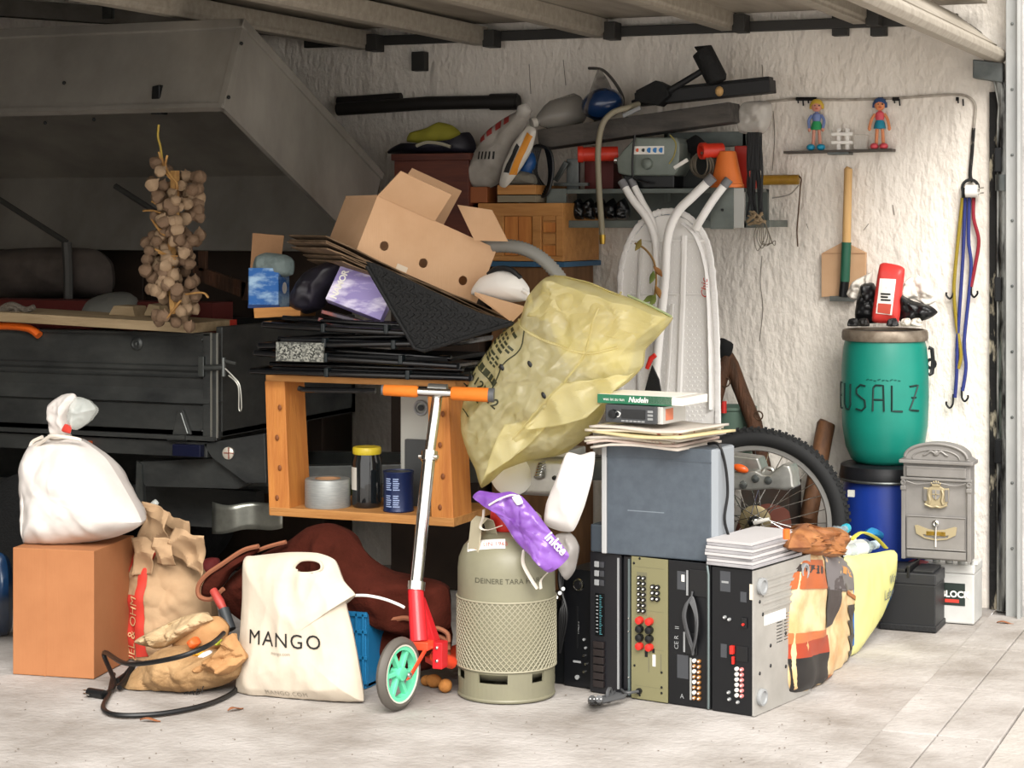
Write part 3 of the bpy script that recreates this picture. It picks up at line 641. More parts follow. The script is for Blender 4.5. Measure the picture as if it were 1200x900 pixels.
# black and purple packages
MB().pillow(PP([(343, 362), (346, 340), (360, 318), (385, 306), (404, 306), (398, 325), (385, 345), (376, 362), (360, 368)], YC+.06), (0, -.06, 0), wr=.02, ws=10, seed=5).build('black_bag', mat('black nylon', '#17161c', .45, 0, '#26232f', 10), smooth=True, label='crumpled black nylon bag beside the blue carton', cat='bag')
t = thing('purple_package', 'purple and white printed package tilted over the chairs', 'package', P(425, 372, YC))
M = frame(P(381, 350, YC-.02), 10, 20, -20)
pg = MB(M).box(0, .20, 0, .05, 0, .165); pg.build('carton', mat('purple print', '#8d80b8', .4, 0, '#e4def0', 7, (1, 1, 3), .45, .62), t, bevel=.003)
letters('NAMOR', lambda u, v: M @ Vector((.035 - v, -.002, .01 + u)), .03, WHITEPRINT, t, .001, align='LEFT', space=.9)
for k in range(2):
    M = frame(P(372+4*k, 376-9*k, YC-.03), 8, 14, -6); MB(M).box(0, .23, 0, .17, 0, .012).build('magazine', mat('glossy dark cover %d' % k, ('#24242c', '#3b3440')[k], .3, 0, '#7c4038', 18, lo=.55, hi=.62), bevel=.002, label=('lower' if k == 0 else 'upper') + ' glossy dark magazine under the purple package', cat='magazine')
# ---------------------------------------------------------------- flattened cardboard and the big box on it
BYAW, BROLL = 48, 22.5
OB = P(417, 295, -1.83)
def sheetM(px, py, y, yaw=BYAW, roll=BROLL): return frame(P(px, py, y), yaw, roll, 0)
rnd = random.Random(11)
for k in range(7):
    M = frame(OB, BYAW + rnd.uniform(-1.5, 1.5), BROLL + .12*k, 0); dz = -.006 - k*.0066
    x0 = -.13 + rnd.uniform(-.03, .03) + .012*k; x1 = .52 + rnd.uniform(-.05, .05)
    t = MB(M); t.grid(lambda u, v: Vector((x0 + (x1-x0)*u, -.03 + .36*v + .004*math.sin(u*30+k), dz + .003*math.sin(u*9 + k*2) - .01*(1-u)**4*((k % 3)-1))), 26, 3)
    t.build('cardboard_sheet', mat('old dirty cardboard', '#7c654e', .9, 0, '#54422f', 12), solid=.004, label='flattened cardboard sheet in the tilted pile, ' + ('topmost, right under the big box', 'second below the big box', 'third below the big box', 'fourth below the big box', 'fifth below the big box', 'sixth below the big box', 'lowest of the pile')[k], cat='cardboard', group='flattened cardboard sheets')
bxt = thing('cardboard_box', 'large open cardboard box with three round holes, tilted on the pile', 'box', OB)
M = frame(OB, BYAW, BROLL, 0); L_, W_, H_ = .465, .29, .20; T_ = .005
CARDL = mat('light cardboard', '#d0aa86', .85, 0, '#c29a74', 5, lo=.3, hi=.8, bump=.06, bscale=40, bstretch=(5, 5, .3))
holed([(0, 0), (L_, 0), (L_, H_), (0, H_)], [circ(.085, .055, .016), circ(.235, .055, .016), circ(.39, .055, .016)], T_, M @ Matrix.Translation((0, T_/2, 0))).build('front_panel', CARDL, bxt)
MB(M).box(0, L_, W_-T_, W_, 0, H_).build('back_panel', CARDL, bxt)
MB(M).box(0, T_, T_, W_-T_, 0, H_).build('end_panel', CARDL, bxt)
MB(M).box(L_-T_, L_, T_, W_-T_, 0, H_).build('end_panel', CARDL, bxt)
MB(M).box(T_, L_-T_, T_, W_-T_, 0, T_).build('bottom_panel', CARDL, bxt)
def flap(o, ax, ln, out, dep, nm='flap'):
    """flap hinged at local o along ax, opening towards out"""
    o = Vector(o); ax = Vector(ax); out = Vector(out).normalized()*dep; n = ax.cross(out).normalized()*.004; i = ax.normalized()*.012
    MB(M).hexa([o, o+ax, o+ax-i+out, o+i+out, o+n, o+ax+n, o+ax-i+out+n, o+i+out+n]).build(nm, CARDL, bxt)
flap((0, 0, H_), (L_*.47, 0, 0), 1, (0, -.086, .089), .124)
flap((L_*.30, W_, H_), (L_*.48, 0, 0), 1, (0, -.1, .18), .19); flap((L_*.80, W_, H_), (L_*.20, 0, 0), 1, (0, .3, .1), .10)
flap((0, T_, H_), (0, W_-2*T_, 0), 1, (.35, 0, -.9), .10)
MB().prism(PP([(536, 240), (576, 246), (595, 283), (556, 282)], -1.56), (0, .005, 0)).build('flap', CARDL, bxt)
for k in range(1): MB(M).box(.15+.1*k, .19+.1*k, -.001, 0, .002, .02).build('tape_scrap', mat('clear tape', '#d5c6b0', .3), bxt)
# corrugated hose, white iron, cardboard scrap
hp = spline([P(560, 291, -1.45), P(585, 288, -1.45), P(612, 291, -1.45), P(635, 303, -1.45), P(655, 324, -1.45), P(665, 345, -1.45)], 14)
MB().tube(hp, [.024 if i % 2 else .0205 for i in range(len(hp))], 14).build('corrugated_hose', mat('grey hose plastic', '#8d8c86', .45), smooth=True, label='grey corrugated hose curving behind the cardboard box', cat='hose', ang=80)
t = thing('clothes_iron', 'white clothes iron wedged beside the big cardboard box', 'iron', P(590, 352, -1.6))
MB().pillow(PP([(552, 345), (562, 326), (585, 317), (608, 323), (620, 338), (617, 352), (590, 354)], -1.55), (0, -.05, 0), wr=0, seed=1).build('body', WHITEP, t, smooth=True)
MB().tube(spline(PP([(572, 322), (582, 315), (598, 316), (610, 326)], -1.56), 6), .009, 8).build('handle', BLACKP, t, smooth=True)
MB().tube(spline(PP([(612, 340), (619, 345), (622, 355), (618, 362)], -1.6), 6), .008, 8).build('cord_boot', WHITEP, t, smooth=True)
MB().hexa([P(556,342,-1.68), P(618,360,-1.68), P(618,360,-1.60), P(556,342,-1.60), P(556,346,-1.7), P(600,378,-1.72), P(600,378,-1.6), P(556,346,-1.6)]).build('cardboard_scrap', CARDL, bevel=.001, label='folded cardboard scrap under the white iron', cat='cardboard')
for k in range(8): pass
# ================================================================ left foreground
bxl = thing('moving_box', 'closed tall brown cardboard box standing on the floor', 'box', FL(60, 793))
a = FL(15, 790); b = FL(110, 796); d_ = FL(158, 770) - b; d_ = d_.normalized()*.33; hh = Vector((0, 0, .405))
CARDB = mat('brown carton', '#a87048', .85, 0, '#98623c', 5, lo=.3, hi=.8, bump=.06, bscale=45, bstretch=(5, 5, .2))
MB().hexa([a, b, b+d_, a+d_, a+hh, b+hh, b+d_+hh, a+d_+hh]).build('carton', CARDB, bxl, bevel=.003)
m_ = a.lerp(b, .40); u_ = (b-a).normalized(); nf = Vector((u_.y, -u_.x, 0))
MB().hexa([m_-u_*.004+nf*.001, m_+u_*.004+nf*.001, m_+u_*.004, m_-u_*.004, m_-u_*.004+nf*.001+hh, m_+u_*.004+nf*.001+hh, m_+u_*.004+hh, m_-u_*.004+hh]).build('glued_seam', CARDB, bxl)
top = [a+hh, b+hh, b+d_+hh, a+d_+hh]
mid = lambda t: a.lerp(b, t)+hh+Vector((0,0,.002)); 
# white sack on the box
ys = a.lerp(b, .5).y + .15
sk = thing('white_sack', 'tied white plastic sack sitting on the brown carton', 'sack', (FL(70, 640).x, ys, .405))
SACK = mat('white plastic film', '#ded9d4', .35, 0, '#ccc5c0', 5, sss=.1)
mb = MB().pillow(PP([(38, 645), (33, 600), (32, 545), (40, 520), (62, 510), (92, 514), (122, 535), (142, 565), (166, 612), (140, 628), (100, 637), (62, 644)], ys), (0, -.145, 0), wr=.01, ws=6, seed=2, power=.55, K=26, sub=10, crumple=.03)
for v in mb.v: v.z = max(v.z, .4065)
mb.build('sack', SACK, sk, smooth=True)
mb2 = MB().pillow(PP([(62, 513), (58, 492), (58, 474), (72, 463), (86, 461), (90, 470), (80, 490), (80, 512)], ys-.02), (0, -.03, 0), wr=.012, ws=16, seed=6)
mb2.build('gathered_top', SACK, sk, smooth=True)
CLR = mat('clear plastic film', '#e8ede8', .12, 0, alpha=.38, spec=.6)
MB().pillow(PP([(80, 500), (84, 480), (90, 465), (104, 469), (112, 480), (104, 494), (90, 504)], ys-.03), (0, -.035, 0), wr=.014, ws=16, seed=9).build('clear_corner', CLR, sk, smooth=True)
MB().pillow(PP([(72, 505), (76, 497), (84, 499), (82, 508)], ys-.055), (0, -.006, 0), wr=.0, K=4).build('red_print', REDPRINT, sk)
MB().tube(spline([P(x, y, ys-.03+dy) for x, y, dy in [(50, 512, 0), (38, 518, 0), (36, 526, -.01), (46, 520, -.03), (60, 511, -.05), (74, 512, -.05), (88, 514, -.03), (95, 516, -.02)]], 6), .006, 8).build('tie_string', mat('white cord', '#d9d0c4', .8), sk, smooth=True)
MB().torus(P(70, 511, ys-.02), .032, .007, 20, 8).build('tie_knot', mat('white cord'), sk, smooth=True)
MB().pillow(PP([(34, 640), (31, 600), (32, 560), (38, 540), (46, 575), (48, 620)], ys-.06), (0, -.05, 0), wr=.01, ws=9, seed=3).build('side_bulge', SACK, sk, smooth=True)  # extra bulge of the same white film on the left side
# tall paper bag with red print
yp = -1.93
pb = thing('paper_bag', 'tall crumpled kraft paper bag with red print', 'paper bag', FL(200, 790))
mb = MB().pillow([P(x, y, yp) for x, y in [(154, 788), (152, 720), (155, 665), (162, 640), (178, 634), (205, 640), (232, 668), (246, 700), (250, 745), (248, 788), (200, 792)]], (0, -.12, 0), wr=.006, ws=7, seed=12, power=.45, K=26, sub=10, crumple=.05)
KR = mat('brown kraft bag', '#b89a78', .85, 0, '#97795a', 6, lo=.3, hi=.75, bump=.25, bscale=12)
mb.build('bag', KR, pb, smooth=True, ang=30)
KD = KR
sheet([(166, 660), (232, 664), (222, 612), (176, 596)], yp+.04, KD, 'bag_mouth', pb, .05, 14, 3)
sheet([(158, 648), (200, 650), (196, 604), (168, 586)], yp-.06, KR, 'torn_rim', pb, .06, 13, 1)
sheet([(198, 650), (234, 676), (241, 628), (204, 616)], yp-.11, KR, 'torn_rim', pb, .06, 12, 4)
sheet([(156, 672), (180, 672), (186, 636), (160, 626)], yp-.12, KR, 'torn_rim', pb, .05, 14, 7)
sheet([(178, 660), (206, 662), (200, 634), (182, 628)], yp-.13, KR, 'torn_rim', pb, .05, 15, 9)
dr = Vector((0, 1, 0))
for q4 in ([(160, 795), (176, 795), (184, 690), (172, 690)], [(178, 795), (191, 795), (196, 640), (186, 640)], [(154, 672), (172, 664), (176, 640), (160, 650)]):
    patch(mb, PP(q4, yp), dr, 24, .004, REDPRINT, 'red_stripe', pb)
U_ = (P(178, 690, yp)-P(166, 790, yp)).normalized(); V_ = Vector((-1, 0, .1)).normalized()
letters('QUEL & OHM', onto(mb, P(176, 785, yp), U_, V_, dr, .008), .045, mat('kraft lettering', '#cda67a', .8), pb, 0, align='LEFT')
MB().pillow(PP([(176, 590), (182, 585), (186, 590), (181, 596)], yp-.03), (0, -.008, 0), wr=.004, K=5).build('clear_scrap', CLR, pb, smooth=True)
# red jug corner glimpsed behind and tool with red grip
MB().pillow(PP([(232, 668), (240, 655), (254, 654), (258, 670), (250, 684), (238, 680)], -1.8), (0, -.04, 0), wr=.004).build('red_cloth', mat('dark red cloth', '#5c1515', .8), smooth=True, label='dark red cloth tucked behind the paper bag', cat='cloth')
tl_ = thing('hand_tool', 'hand tool with red grip leaning between the bags', 'tool', P(270, 740, -2.18))
MB().tube([P(250, 692, -2.15), P(258, 706, -2.17), P(262, 714, -2.17)], [.013, .015, .012], 10).build('grip', mat('faded red grip', '#a83f38', .5), tl_, smooth=True)
MB().tube([P(262, 714, -2.17), P(270, 738, -2.19)], .018, 10).build('ferrule', mat('dark grip rubber', '#33373a', .5), tl_, smooth=True)
# small open paper bag with mixed rubbish
s2 = thing('small_paper_bag', 'small crumpled paper bag lying open with rubbish inside', 'paper bag', FL(215, 812))
yq = -2.30
mb = MB().pillow(PP([(145, 806), (160, 784), (185, 762), (215, 756), (250, 762), (280, 752), (290, 770), (284, 790), (262, 803), (225, 811), (180, 815)], yq), (0, -.11, 0), wr=.006, ws=9, seed=20, power=.5, K=22, sub=9, crumple=.05)
mb.build('bag', mat('small bag kraft', '#ab8a62', .85, 0, '#86653f', 8, bump=.3), s2, smooth=True, ang=20)
MB().pillow(PP([(158, 752), (180, 738), (215, 722), (238, 718), (250, 726), (225, 742), (196, 758), (182, 760)], yq+.02), (0, -.05, 0), wr=.004, ws=14, seed=22, K=14, crumple=.08).build('folded_rim', mat('pale kraft', '#bfa581', .8, 0, '#98805c', 8, bump=.3), s2, smooth=True, ang=25)
MB().pillow(PP([(226, 786), (240, 774), (262, 760), (272, 742), (280, 752), (288, 772), (268, 790), (240, 792)], yq-.06), (0, -.05, 0), wr=.004, ws=14, seed=24, K=14, crumple=.09).build('torn_flap', KRAFT, s2, smooth=True, ang=25)
MB().pillow(PP([(205, 738), (235, 726), (255, 722), (268, 735), (262, 755), (235, 775), (205, 765)], yq+.05), (0, -.045, 0), wr=.01, seed=3).build('bag_inside', KRAFT, s2, smooth=True)
pu_ = (P(262, 801, yq)-P(226, 808, yq)).normalized(); pc_ = onto(mb, P(244, 804, yq), pu_, (.1, 0, 1), dr, .014)(0, 0)
letters('PREI', lambda u, v: pc_ + pu_*(u-.05) + Vector((.1, 0, 1))*(v-.012), .04, PRINT, s2, 0, shear=.2, align='LEFT')
for nm, ol, c_, lb, ct in (('orange_wrapper', [(220, 752), (228, 746), (234, 754), (226, 760)], '#d4602c', 'orange wrapper scrap in the small paper bag', 'wrapper'), ('yellow_wrapper', [(226, 762), (236, 759), (238, 767), (230, 770)], '#d29a2c', 'yellow wrapper scrap in the small paper bag', 'wrapper'),
                           ('white_wrapper', [(232, 768), (246, 762), (252, 772), (238, 780)], '#d8d8dc', 'white wrapper scrap in the small paper bag', 'wrapper'), ('green_wrapper', [(252, 748), (260, 750), (258, 756), (250, 755)], '#a8b03a', 'green wrapper scrap in the small paper bag', 'wrapper')):
    MB().pillow(PP(ol, yq-.035), (0, -.02, 0), wr=.008, ws=20, K=6).build(nm, mat(nm, c_, .5), smooth=True, label=lb, cat=ct)
# black cable round the small bag
MB().tube(spline([FL(105, 812, .01), FL(122, 813, .012), FL(134, 800, .02), FL(122, 765, .09), FL(150, 778, .12), FL(205, 771, .17), FL(245, 756, .2), FL(262, 742, .2)], 8) , .0075, 8).build('draped_cable', BLACKP, smooth=True, label='black cable draped over the small paper bag', cat='cable')
t = thing('extension_cable', 'black cable looped on the floor by the small paper bag', 'cable', FL(190, 835))
MB().tube(spline([FL(133, 790, .03), FL(128, 812, .008), FL(121, 830, .008), FL(140, 838, .008), FL(190, 836, .008), FL(240, 826, .008), FL(272, 812, .008), FL(280, 800, .008)], 8), .0075, 8).build('cable', BLACKP, t, smooth=True)
MB().tube([FL(104, 811, .012), FL(122, 814, .012)], .014, 10).build('plug', BLACKP, t, smooth=True)
for dy in (-2, 2): MB().tube([FL(98, 811+dy, .012), FL(105, 812+dy, .012)], .003, 6).build('plug_pin', CHROME, t)
MB().tube(spline([FL(140, 806, .012), FL(150, 792, .03), FL(156, 780, .05), FL(148, 790, .02), FL(137, 798, .015)], 6), .009, 8).build('knot', BLACKP, t, smooth=True)
# dark blue bottle crate at the frame's edge
MB().pillow([FL(-30, 748), FL(8, 745), P(10, 700, -2.1), P(9, 665, -2.1), P(2, 648, -2.1), P(-30, 648, -2.1)], (0, -.06, 0), wr=.004).build('blue_sack', mat('dark blue film', '#0e2a48', .3), smooth=True, label='dark blue plastic sack beside the brown carton', cat='sack')
# ================================================================ blanket over a blue crate, cotton bag
BL = mat('brown felt blanket', '#4a2018', 1.0, 0, '#37170f', 9, lo=.3, hi=.7, bump=.25, bscale=90, spec=.1)
yb = -1.98
bk = thing('blanket', 'brown felt blanket with bound edges heaped over a blue crate', 'blanket', P(400, 780, yb))
mbk = MB().pillow(PP([(255, 700), (275, 672), (305, 650), (335, 636), (360, 618), (385, 613), (410, 625), (435, 655), (460, 672), (500, 680), (525, 690), (528, 735), (500, 745), (470, 742), (440, 722), (415, 715), (380, 735), (330, 740), (290, 730)], yb), (0, -.10, 0), wr=.03, ws=6, seed=31, K=30, sub=8, centre=P(395, 685, yb), power=.6, crumple=.03)
mbk.build('cloth', BL, bk, smooth=True)
EDG = mat('blanket binding', '#8f5a40', .9)
MB().pillow(PP([(236, 688), (243, 676), (262, 664), (285, 648), (303, 640), (303, 646), (285, 658), (270, 672), (258, 690), (245, 700), (236, 697)], yb-.10), (0, -.02, 0), wr=.01, seed=32).build('fold', BL, bk, smooth=True)
MB().tube(spline(PP([(303, 640), (285, 645), (262, 660), (243, 673), (233, 686), (234, 699), (248, 702), (262, 690)], yb-.125), 6), .008, 6).build('binding', EDG, bk, smooth=True)
MB().tube(spline(PP([(262, 668), (282, 655), (310, 642), (335, 635)], yb-.08), 6), .007, 6).build('binding', EDG, bk, smooth=True)
MB().tube(spline(PP([(414, 722), (430, 720), (450, 727), (475, 724), (490, 730)], yb-.09), 6), .008, 6).build('binding', EDG, bk, smooth=True)
MB().pillow(PP([(445, 735), (470, 728), (520, 715), (530, 745), (524, 775), (500, 785), (460, 790), (440, 785), (440, 760)], yb+.05), (0, -.06, 0), wr=.02, ws=7, seed=33).build('fold', BL, bk, smooth=True)
for k in range(4): MB().tube(spline(PP([(500, 738+9*k), (512, 736+9*k), (524, 742+9*k), (526, 752+9*k)], yb-.05+.02*k), 5), .007, 6).build('binding', EDG, bk, smooth=True)
# blue crate
c0 = FL(414, 800); c1 = FL(456, 806); TEAL = mat('blue crate plastic', '#1d6fa0', .45)
kc = thing('bottle_crate', 'blue plastic crate half hidden under the brown blanket', 'crate', c1)
x0, x1, y0 = c0.x-.18, c1.x-.06, -2.10
MB().box(x0, x1, y0, y0+.3, 0.0, .012).build('base', TEAL, kc)
MB().box(x0, x1, y0, y0+.012, .0, .235).build('wall', TEAL, kc, bevel=.003); MB().box(x1-.012, x1, y0+.012, y0+.3, .0, .235).build('wall', TEAL, kc, bevel=.003)
MB().box(x0, x1, y0+.288, y0+.3, .0, .235).build('wall', TEAL, kc); MB().box(x0, x0+.012, y0+.012, y0+.288, .0, .235).build('wall', TEAL, kc)
for z in (.015, .09, .17, .222): MB().box(x0-.005, x1+.006, y0-.008, y0, z, z+.012).build('rib', TEAL, kc, bevel=.002)
for x in (x1-.035, x1-.012, x1-.075): MB().box(x, x+.008, y0-.008, y0, 0, .235).build('rib', TEAL, kc, bevel=.002)
# cotton bag
ym = -2.27
COT = mat('cream cotton', '#c9beae', .9, 0, '#b8ac9a', 5, lo=.3, hi=.75, bump=.25, bscale=9, bstretch=(1.5, 1, .7))
mg = thing('cotton_bag', 'cream cotton carrier bag with printed lettering standing on the floor', 'bag', FL(350, 822))
mbm = MB().pillow(PP([(286, 655), (300, 651), (340, 647), (372, 648), (392, 656), (402, 680), (416, 697), (405, 706), (414, 745), (426, 815), (420, 823), (350, 825), (290, 822), (277, 812), (281, 760), (285, 700)], ym), (0, -.06, 0), wr=.016, ws=5, seed=41, K=40, sub=12, centre=P(350, 745, ym), power=.5, stretch=(1.4, 1, .6))
cuthole(mbm, 361, 664, 16, 7.5)
mbm.build('bag', COT, mg, smooth=True)
MB().tube(spline(PP([(345, 665), (352, 657.5), (364, 656), (374, 658.5), (377, 664), (374, 669), (362, 671.5), (350, 671)], ym-.04), 5, True), .004, 6, True).build('handle_hem', COT, mg, smooth=True)
fm = onto(mbm, P(345, 753, ym), (CS*0+1, 0, 0), (0, 0, 1), dr, .003)
letters('MANGO', fm, .062, PRINT, mg, 0, space=1.15)
letters('mango.com', onto(mbm, P(343, 762, ym), (1, 0, 0), (0, 0, 1), dr, .003), .014, mat('grey print', '#8d8578', .8), mg)
letters('MANGO.COM', onto(mbm, P(345, 811, ym), (1, 0, 0), (0, 0, 1), dr, .003), .02, mat('grey print'), mg, space=1.2)
MB().tube(spline(PP([(412, 698), (430, 698), (450, 702), (466, 708), (474, 712)], -2.2), 6), .0045, 8).build('white_cable', WHITEP, smooth=True, label='white cable running from the cotton bag to the scooter', cat='cable')
# ================================================================ scooter
sc = thing('kick_scooter', 'red and chrome kick scooter with orange grips and green wheel', 'scooter', FL(463, 838))
wc = FL(463, 838); wc = Vector((wc.x+.0, wc.y+.06, .108)); wc.x = P(467, 795, wc.y).x
ax = Matrix.Rotation(R(-8), 3, 'Z') @ Matrix.Rotation(R(90), 3, 'Y')
MB().lathe([(.082, -.014), (.094, -.016), (.104, -.010), (.108, 0), (.104, .010), (.094, .016), (.082, .014), (.080, 0), (.082, -.014)], 36, wc, ax).build('tyre', mat('grey rubber tyre', '#55504a', .6), sc, smooth=True)
GRN = mat('mint green plastic', '#63c9a0', .35)
rim = MB().lathe([(.070, -.012), (.082, -.013), (.082, .013), (.070, .012), (.070, -.012)], 32, wc, ax).build('rim', GRN, sc, smooth=True)
MB().lathe([(.0815, -.015), (.086, -.0155), (.086, .0155), (.0815, .015), (.0815, -.015)], 32, wc, ax).build('rim_ring', mat('pale ring', '#c9c6b8', .5), rim, smooth=True)
MB().lathe([(0, -.018), (.02, -.018), (.022, 0), (.02, .018), (0, .018)], 16, wc, ax).build('hub', GRN, rim, smooth=True)
for k in range(6):
    q = ax @ (R3(60*k+15, 'Z') @ Vector((.018, 0, 0))); q2 = ax @ (R3(60*k+28, 'Z') @ Vector((.074, 0, 0)))
    MB().bar(wc+q, wc+q2, .014, .018, ax @ Vector((0,0,1))).build('spoke', GRN, rim, bevel=.003)
ORF = mat('orange red paint', '#d9462a', .35); RDF = mat('red paint gloss', '#c5232a', .3)
tp = P(513, 462, -1.93); nb = P(491, 752, -2.20)
stemd = (tp - nb).normalized()
cr_ = nb - stemd*.0
side_ = ax @ Vector((0, 0, 1))
for s_ in (1, -1):
    e = wc + side_*(.032*s_); MB().hexa([e+Vector((0,-.014,-.014)), e+side_*.006*s_+Vector((0,-.014,-.014)), e+side_*.006*s_+Vector((0,.014,-.014)), e+Vector((0,.014,-.014)), cr_+side_*.026*s_+Vector((0,-.012,-.01)), cr_+side_*.034*s_+Vector((0,-.012,-.01)), cr_+side_*.034*s_+Vector((0,.016,-.01)), cr_+side_*.026*s_+Vector((0,.016,-.01))]).build('fork_blade', ORF, sc, bevel=.003)
    MB().lathe([(0, 0), (.009, 0), (.008, .006), (0, .007)], 10, e+side_*.006*s_, ax if s_ > 0 else ax @ R3(180, 'X')).build('axle_bolt', CHROME, sc, smooth=True)
MB().box(cr_.x-.038, cr_.x+.038, cr_.y-.02, cr_.y+.025, cr_.z-.022, cr_.z+.004).build('fork_crown', ORF, sc, bevel=.004)
h1 = P(487, 690, -2.155)
MB().tube([cr_, cr_.lerp(h1, .5), h1], [.027, .026, .024], 14).build('head_tube', RDF, sc, smooth=True)
MB().hexa([cr_+Vector((.012,.02,.0)), cr_+Vector((.04,.06,-.06)), cr_+Vector((.04,.11,-.06)), cr_+Vector((.012,.05,.02)), h1+Vector((-.012,.02,-.03)), h1+Vector((.014,.02,-.03)), h1+Vector((.014,.04,-.03)), h1+Vector((-.012,.04,-.03))]).build('neck_brace', RDF, sc, bevel=.004)
MB().tube([h1-stemd*.006, h1+stemd*.02], .029, 14).build('lower_clamp', CHROME, sc, smooth=True)
md_ = P(503, 535, -2.0)
MB().tube([h1, md_], .0205, 14).build('lower_stem', CHROME, sc, smooth=True)
MB().tube([md_-stemd*.014, md_+stemd*.016], .026, 14).build('quick_clamp', CHROME, sc, smooth=True)
MB().tube([md_+Vector((-.03,-.01,.0)), md_+Vector((.035,-.012,.002))], .007, 8).build('clamp_lever', CHROME, sc, smooth=True)
MB().tube([md_, tp], .0165, 14).build('upper_stem', CHROME, sc, smooth=True)
hl, hr = P(449, 457, -1.99), P(575, 463, -1.91)
hd = (hr-hl).normalized()
MB().tube([hl+hd*.1, hr-hd*.11], .013, 12).build('handlebar', CHROME, sc, smooth=True)
MB().tube([tp-hd*.03+Vector((0,0,.012)), tp+hd*.03+Vector((0,0,.012))], .021, 12).build('stem_head', mat('brushed steel', '#8e8f8c', .4, .8), sc, smooth=True)
OG = mat('orange foam grip', '#d8741e', .75, bump=.1, bscale=80)
MB().tube([hl, hl+hd*.004, hl+hd*.105, hl+hd*.112], [.014, .0175, .019, .016], 14).build('grip', OG, sc, smooth=True)
g2 = MB().tube([hr-hd*.125, hr-hd*.12, hr-hd*.008, hr], [.018, .0215, .0225, .02], 14).build('grip', OG, sc, smooth=True)
MB().tube([hr-hd*.006, hr+hd*.012], .0225, 14).build('grip_end', mat('grey end cap', '#55575a', .5), sc, smooth=True)
MB().tube([hl-hd*.004, hl+hd*.002], .0165, 14).build('grip_end', mat('grey end cap'), sc, smooth=True)
MB().prism([cr_+Vector((.02,.08,-.075)), cr_+Vector((.045,.10,-.075)), cr_+Vector((.035,.5,-.09)), cr_+Vector((-.055,.5,-.09)), cr_+Vector((-.045,.14,-.075))], (0, 0, -.018)).build('deck', ORF, sc, bevel=.003)
MB().tube([cr_+Vector((.03,.05,-.05)), cr_+Vector((.05,.13,-.085))], .02, 10).build('folding_joint', ORF, sc, smooth=True)
MB().box(cr_.x+.03, cr_.x+.062, cr_.y+.03, cr_.y+.075, cr_.z-.085, cr_.z-.005).build('joint_plate', RDF, sc, bevel=.003)
for dz in (-.02, -.06): MB().ball(cr_+Vector((.046, .029, dz)), .006, 8, 5).build('bolt', CHROME, sc, smooth=True)
rw = cr_+Vector((-.01, .58, 0)); rw.z = .1
MB().lathe([(.03, -.014), (.09, -.014), (.1, 0), (.09, .014), (.03, .014)], 24, rw, ax).build('rear_wheel', mat('grey rubber tyre'), sc, smooth=True)
# potatoes
PT = mat('potato skin', '#b5793a', .8, 0, '#8e5a26', 14, bump=.3, bscale=40)
for (px, py, rr, a_), lb in zip(((509, 802, (.028, .02, .021), 10), (522, 808, (.022, .02, .021), 40), (500, 800, (.02, .017, .016), -20)), ('long potato by the gas bottle foot, in the middle', 'round potato touching the gas bottle foot', 'smaller potato nearest the scooter wheel')):
    p = FL(px, py+3); m = MB().ball((p.x, p.y, rr[2]*.93), rr, 14, 10, R3(a_, 'Z'))
    m.v = [v + Vector((1,1,1))*(noise.noise(v*40)*.002) for v in m.v]
    m.build('potato', PT, smooth=True, label=lb, cat='potato', group='potatoes on the floor')
# leaves
for px, py, a_, lb in ((176, 845, 20, 'brown dry leaf on the floor before the paper bag'), (276, 832, 70, 'brown dry leaf on the floor by the cotton bag'), (1178, 731, 10, 'brown dry leaf on the floor by the door rail')):
    p = FL(px, py); M = frame((p.x, p.y, .002), a_)
    MB(M).grid(lambda u, v: Vector(((u-.5)*.06, (v-.5)*.022*(math.sin(math.pi*min(max(u,.03),.97))), .004*math.sin(u*5)+.003*abs(v-.5)*2)), 8, 4).build('dry_leaf', mat('dry leaf', '#8a5636', .8), smooth=True, solid=.001, label=lb, cat='leaf', group='dry leaves on the floor')
# ================================================================ gas bottle
GB = mat('olive grey enamel', '#7f7c66', .42, 0, '#757260', 6, lo=.35, hi=.7)
gc = Vector((-1.168, -1.985, 0))
gs_ = thing('gas_bottle', 'olive grey steel gas bottle with net sleeve on the floor', 'gas bottle', gc)
rr = .15
mg_ = MB().lathe([(0, .06), (.12, .062), (.147, .085), (rr, .11), (rr, .385), (.146, .42), (.132, .452), (.108, .478), (.075, .493), (.04, .5), (.038, .52), (0, .52)], 48, gc)
mg_.build('body', GB, gs_, smooth=True)
# foot ring with slots
n = 60; ring = MB()
slots = [(-150, -128), (-100, -68), (-38, -16), (20, 50), (80, 110), (140, 170)]
def inslot(a):
    a = (a + 180) % 360 - 180
    return any(s0 <= a <= s1 for s0, s1 in slots)
for i in range(n):
    a0, a1 = R(360*i/n), R(360*(i+1)/n); am = 360*(i+.5)/n
    zt_ = .058 if inslot(am) else .09
    for (za, zb_) in ((0, zt_),):
        p = lambda r, a, z: gc + Vector((r*math.cos(a), r*math.sin(a), z))
        ring.hexa([p(.140, a0, za), p(.147, a0, za), p(.147, a1, za), p(.140, a1, za), p(.142, a0, zb_), p(.149, a0, zb_), p(.149, a1, zb_), p(.142, a1, zb_)])
ring.build('foot_ring', GB, gs_)
MB().torus(gc+Vector((0,0,.006)), .1445, .006, 48, 8).build('foot_bead', GB, gs_, smooth=True)
# net sleeve: real crossing strands
net = MB(); ns = 56
for sgn in (1, -1):
    for k in range(ns):
        a0 = 2*math.pi*k/ns; path = []
        for i in range(15):
            t = i/14; a = a0 + sgn*t*1.25; path.append(gc + Vector((.1525*math.cos(a), .1525*math.sin(a), .095 + .205*t)))
        net.tube(path, .0019, 4)
net.build('net_sleeve', mat('net plastic', '#96917c', .55), gs_, kind='stuff')
for z in (.095, .302): MB().torus(gc+Vector((0,0,z)), .1525, .003, 48, 6).build('net_hem', mat('net plastic'), gs_, smooth=True)
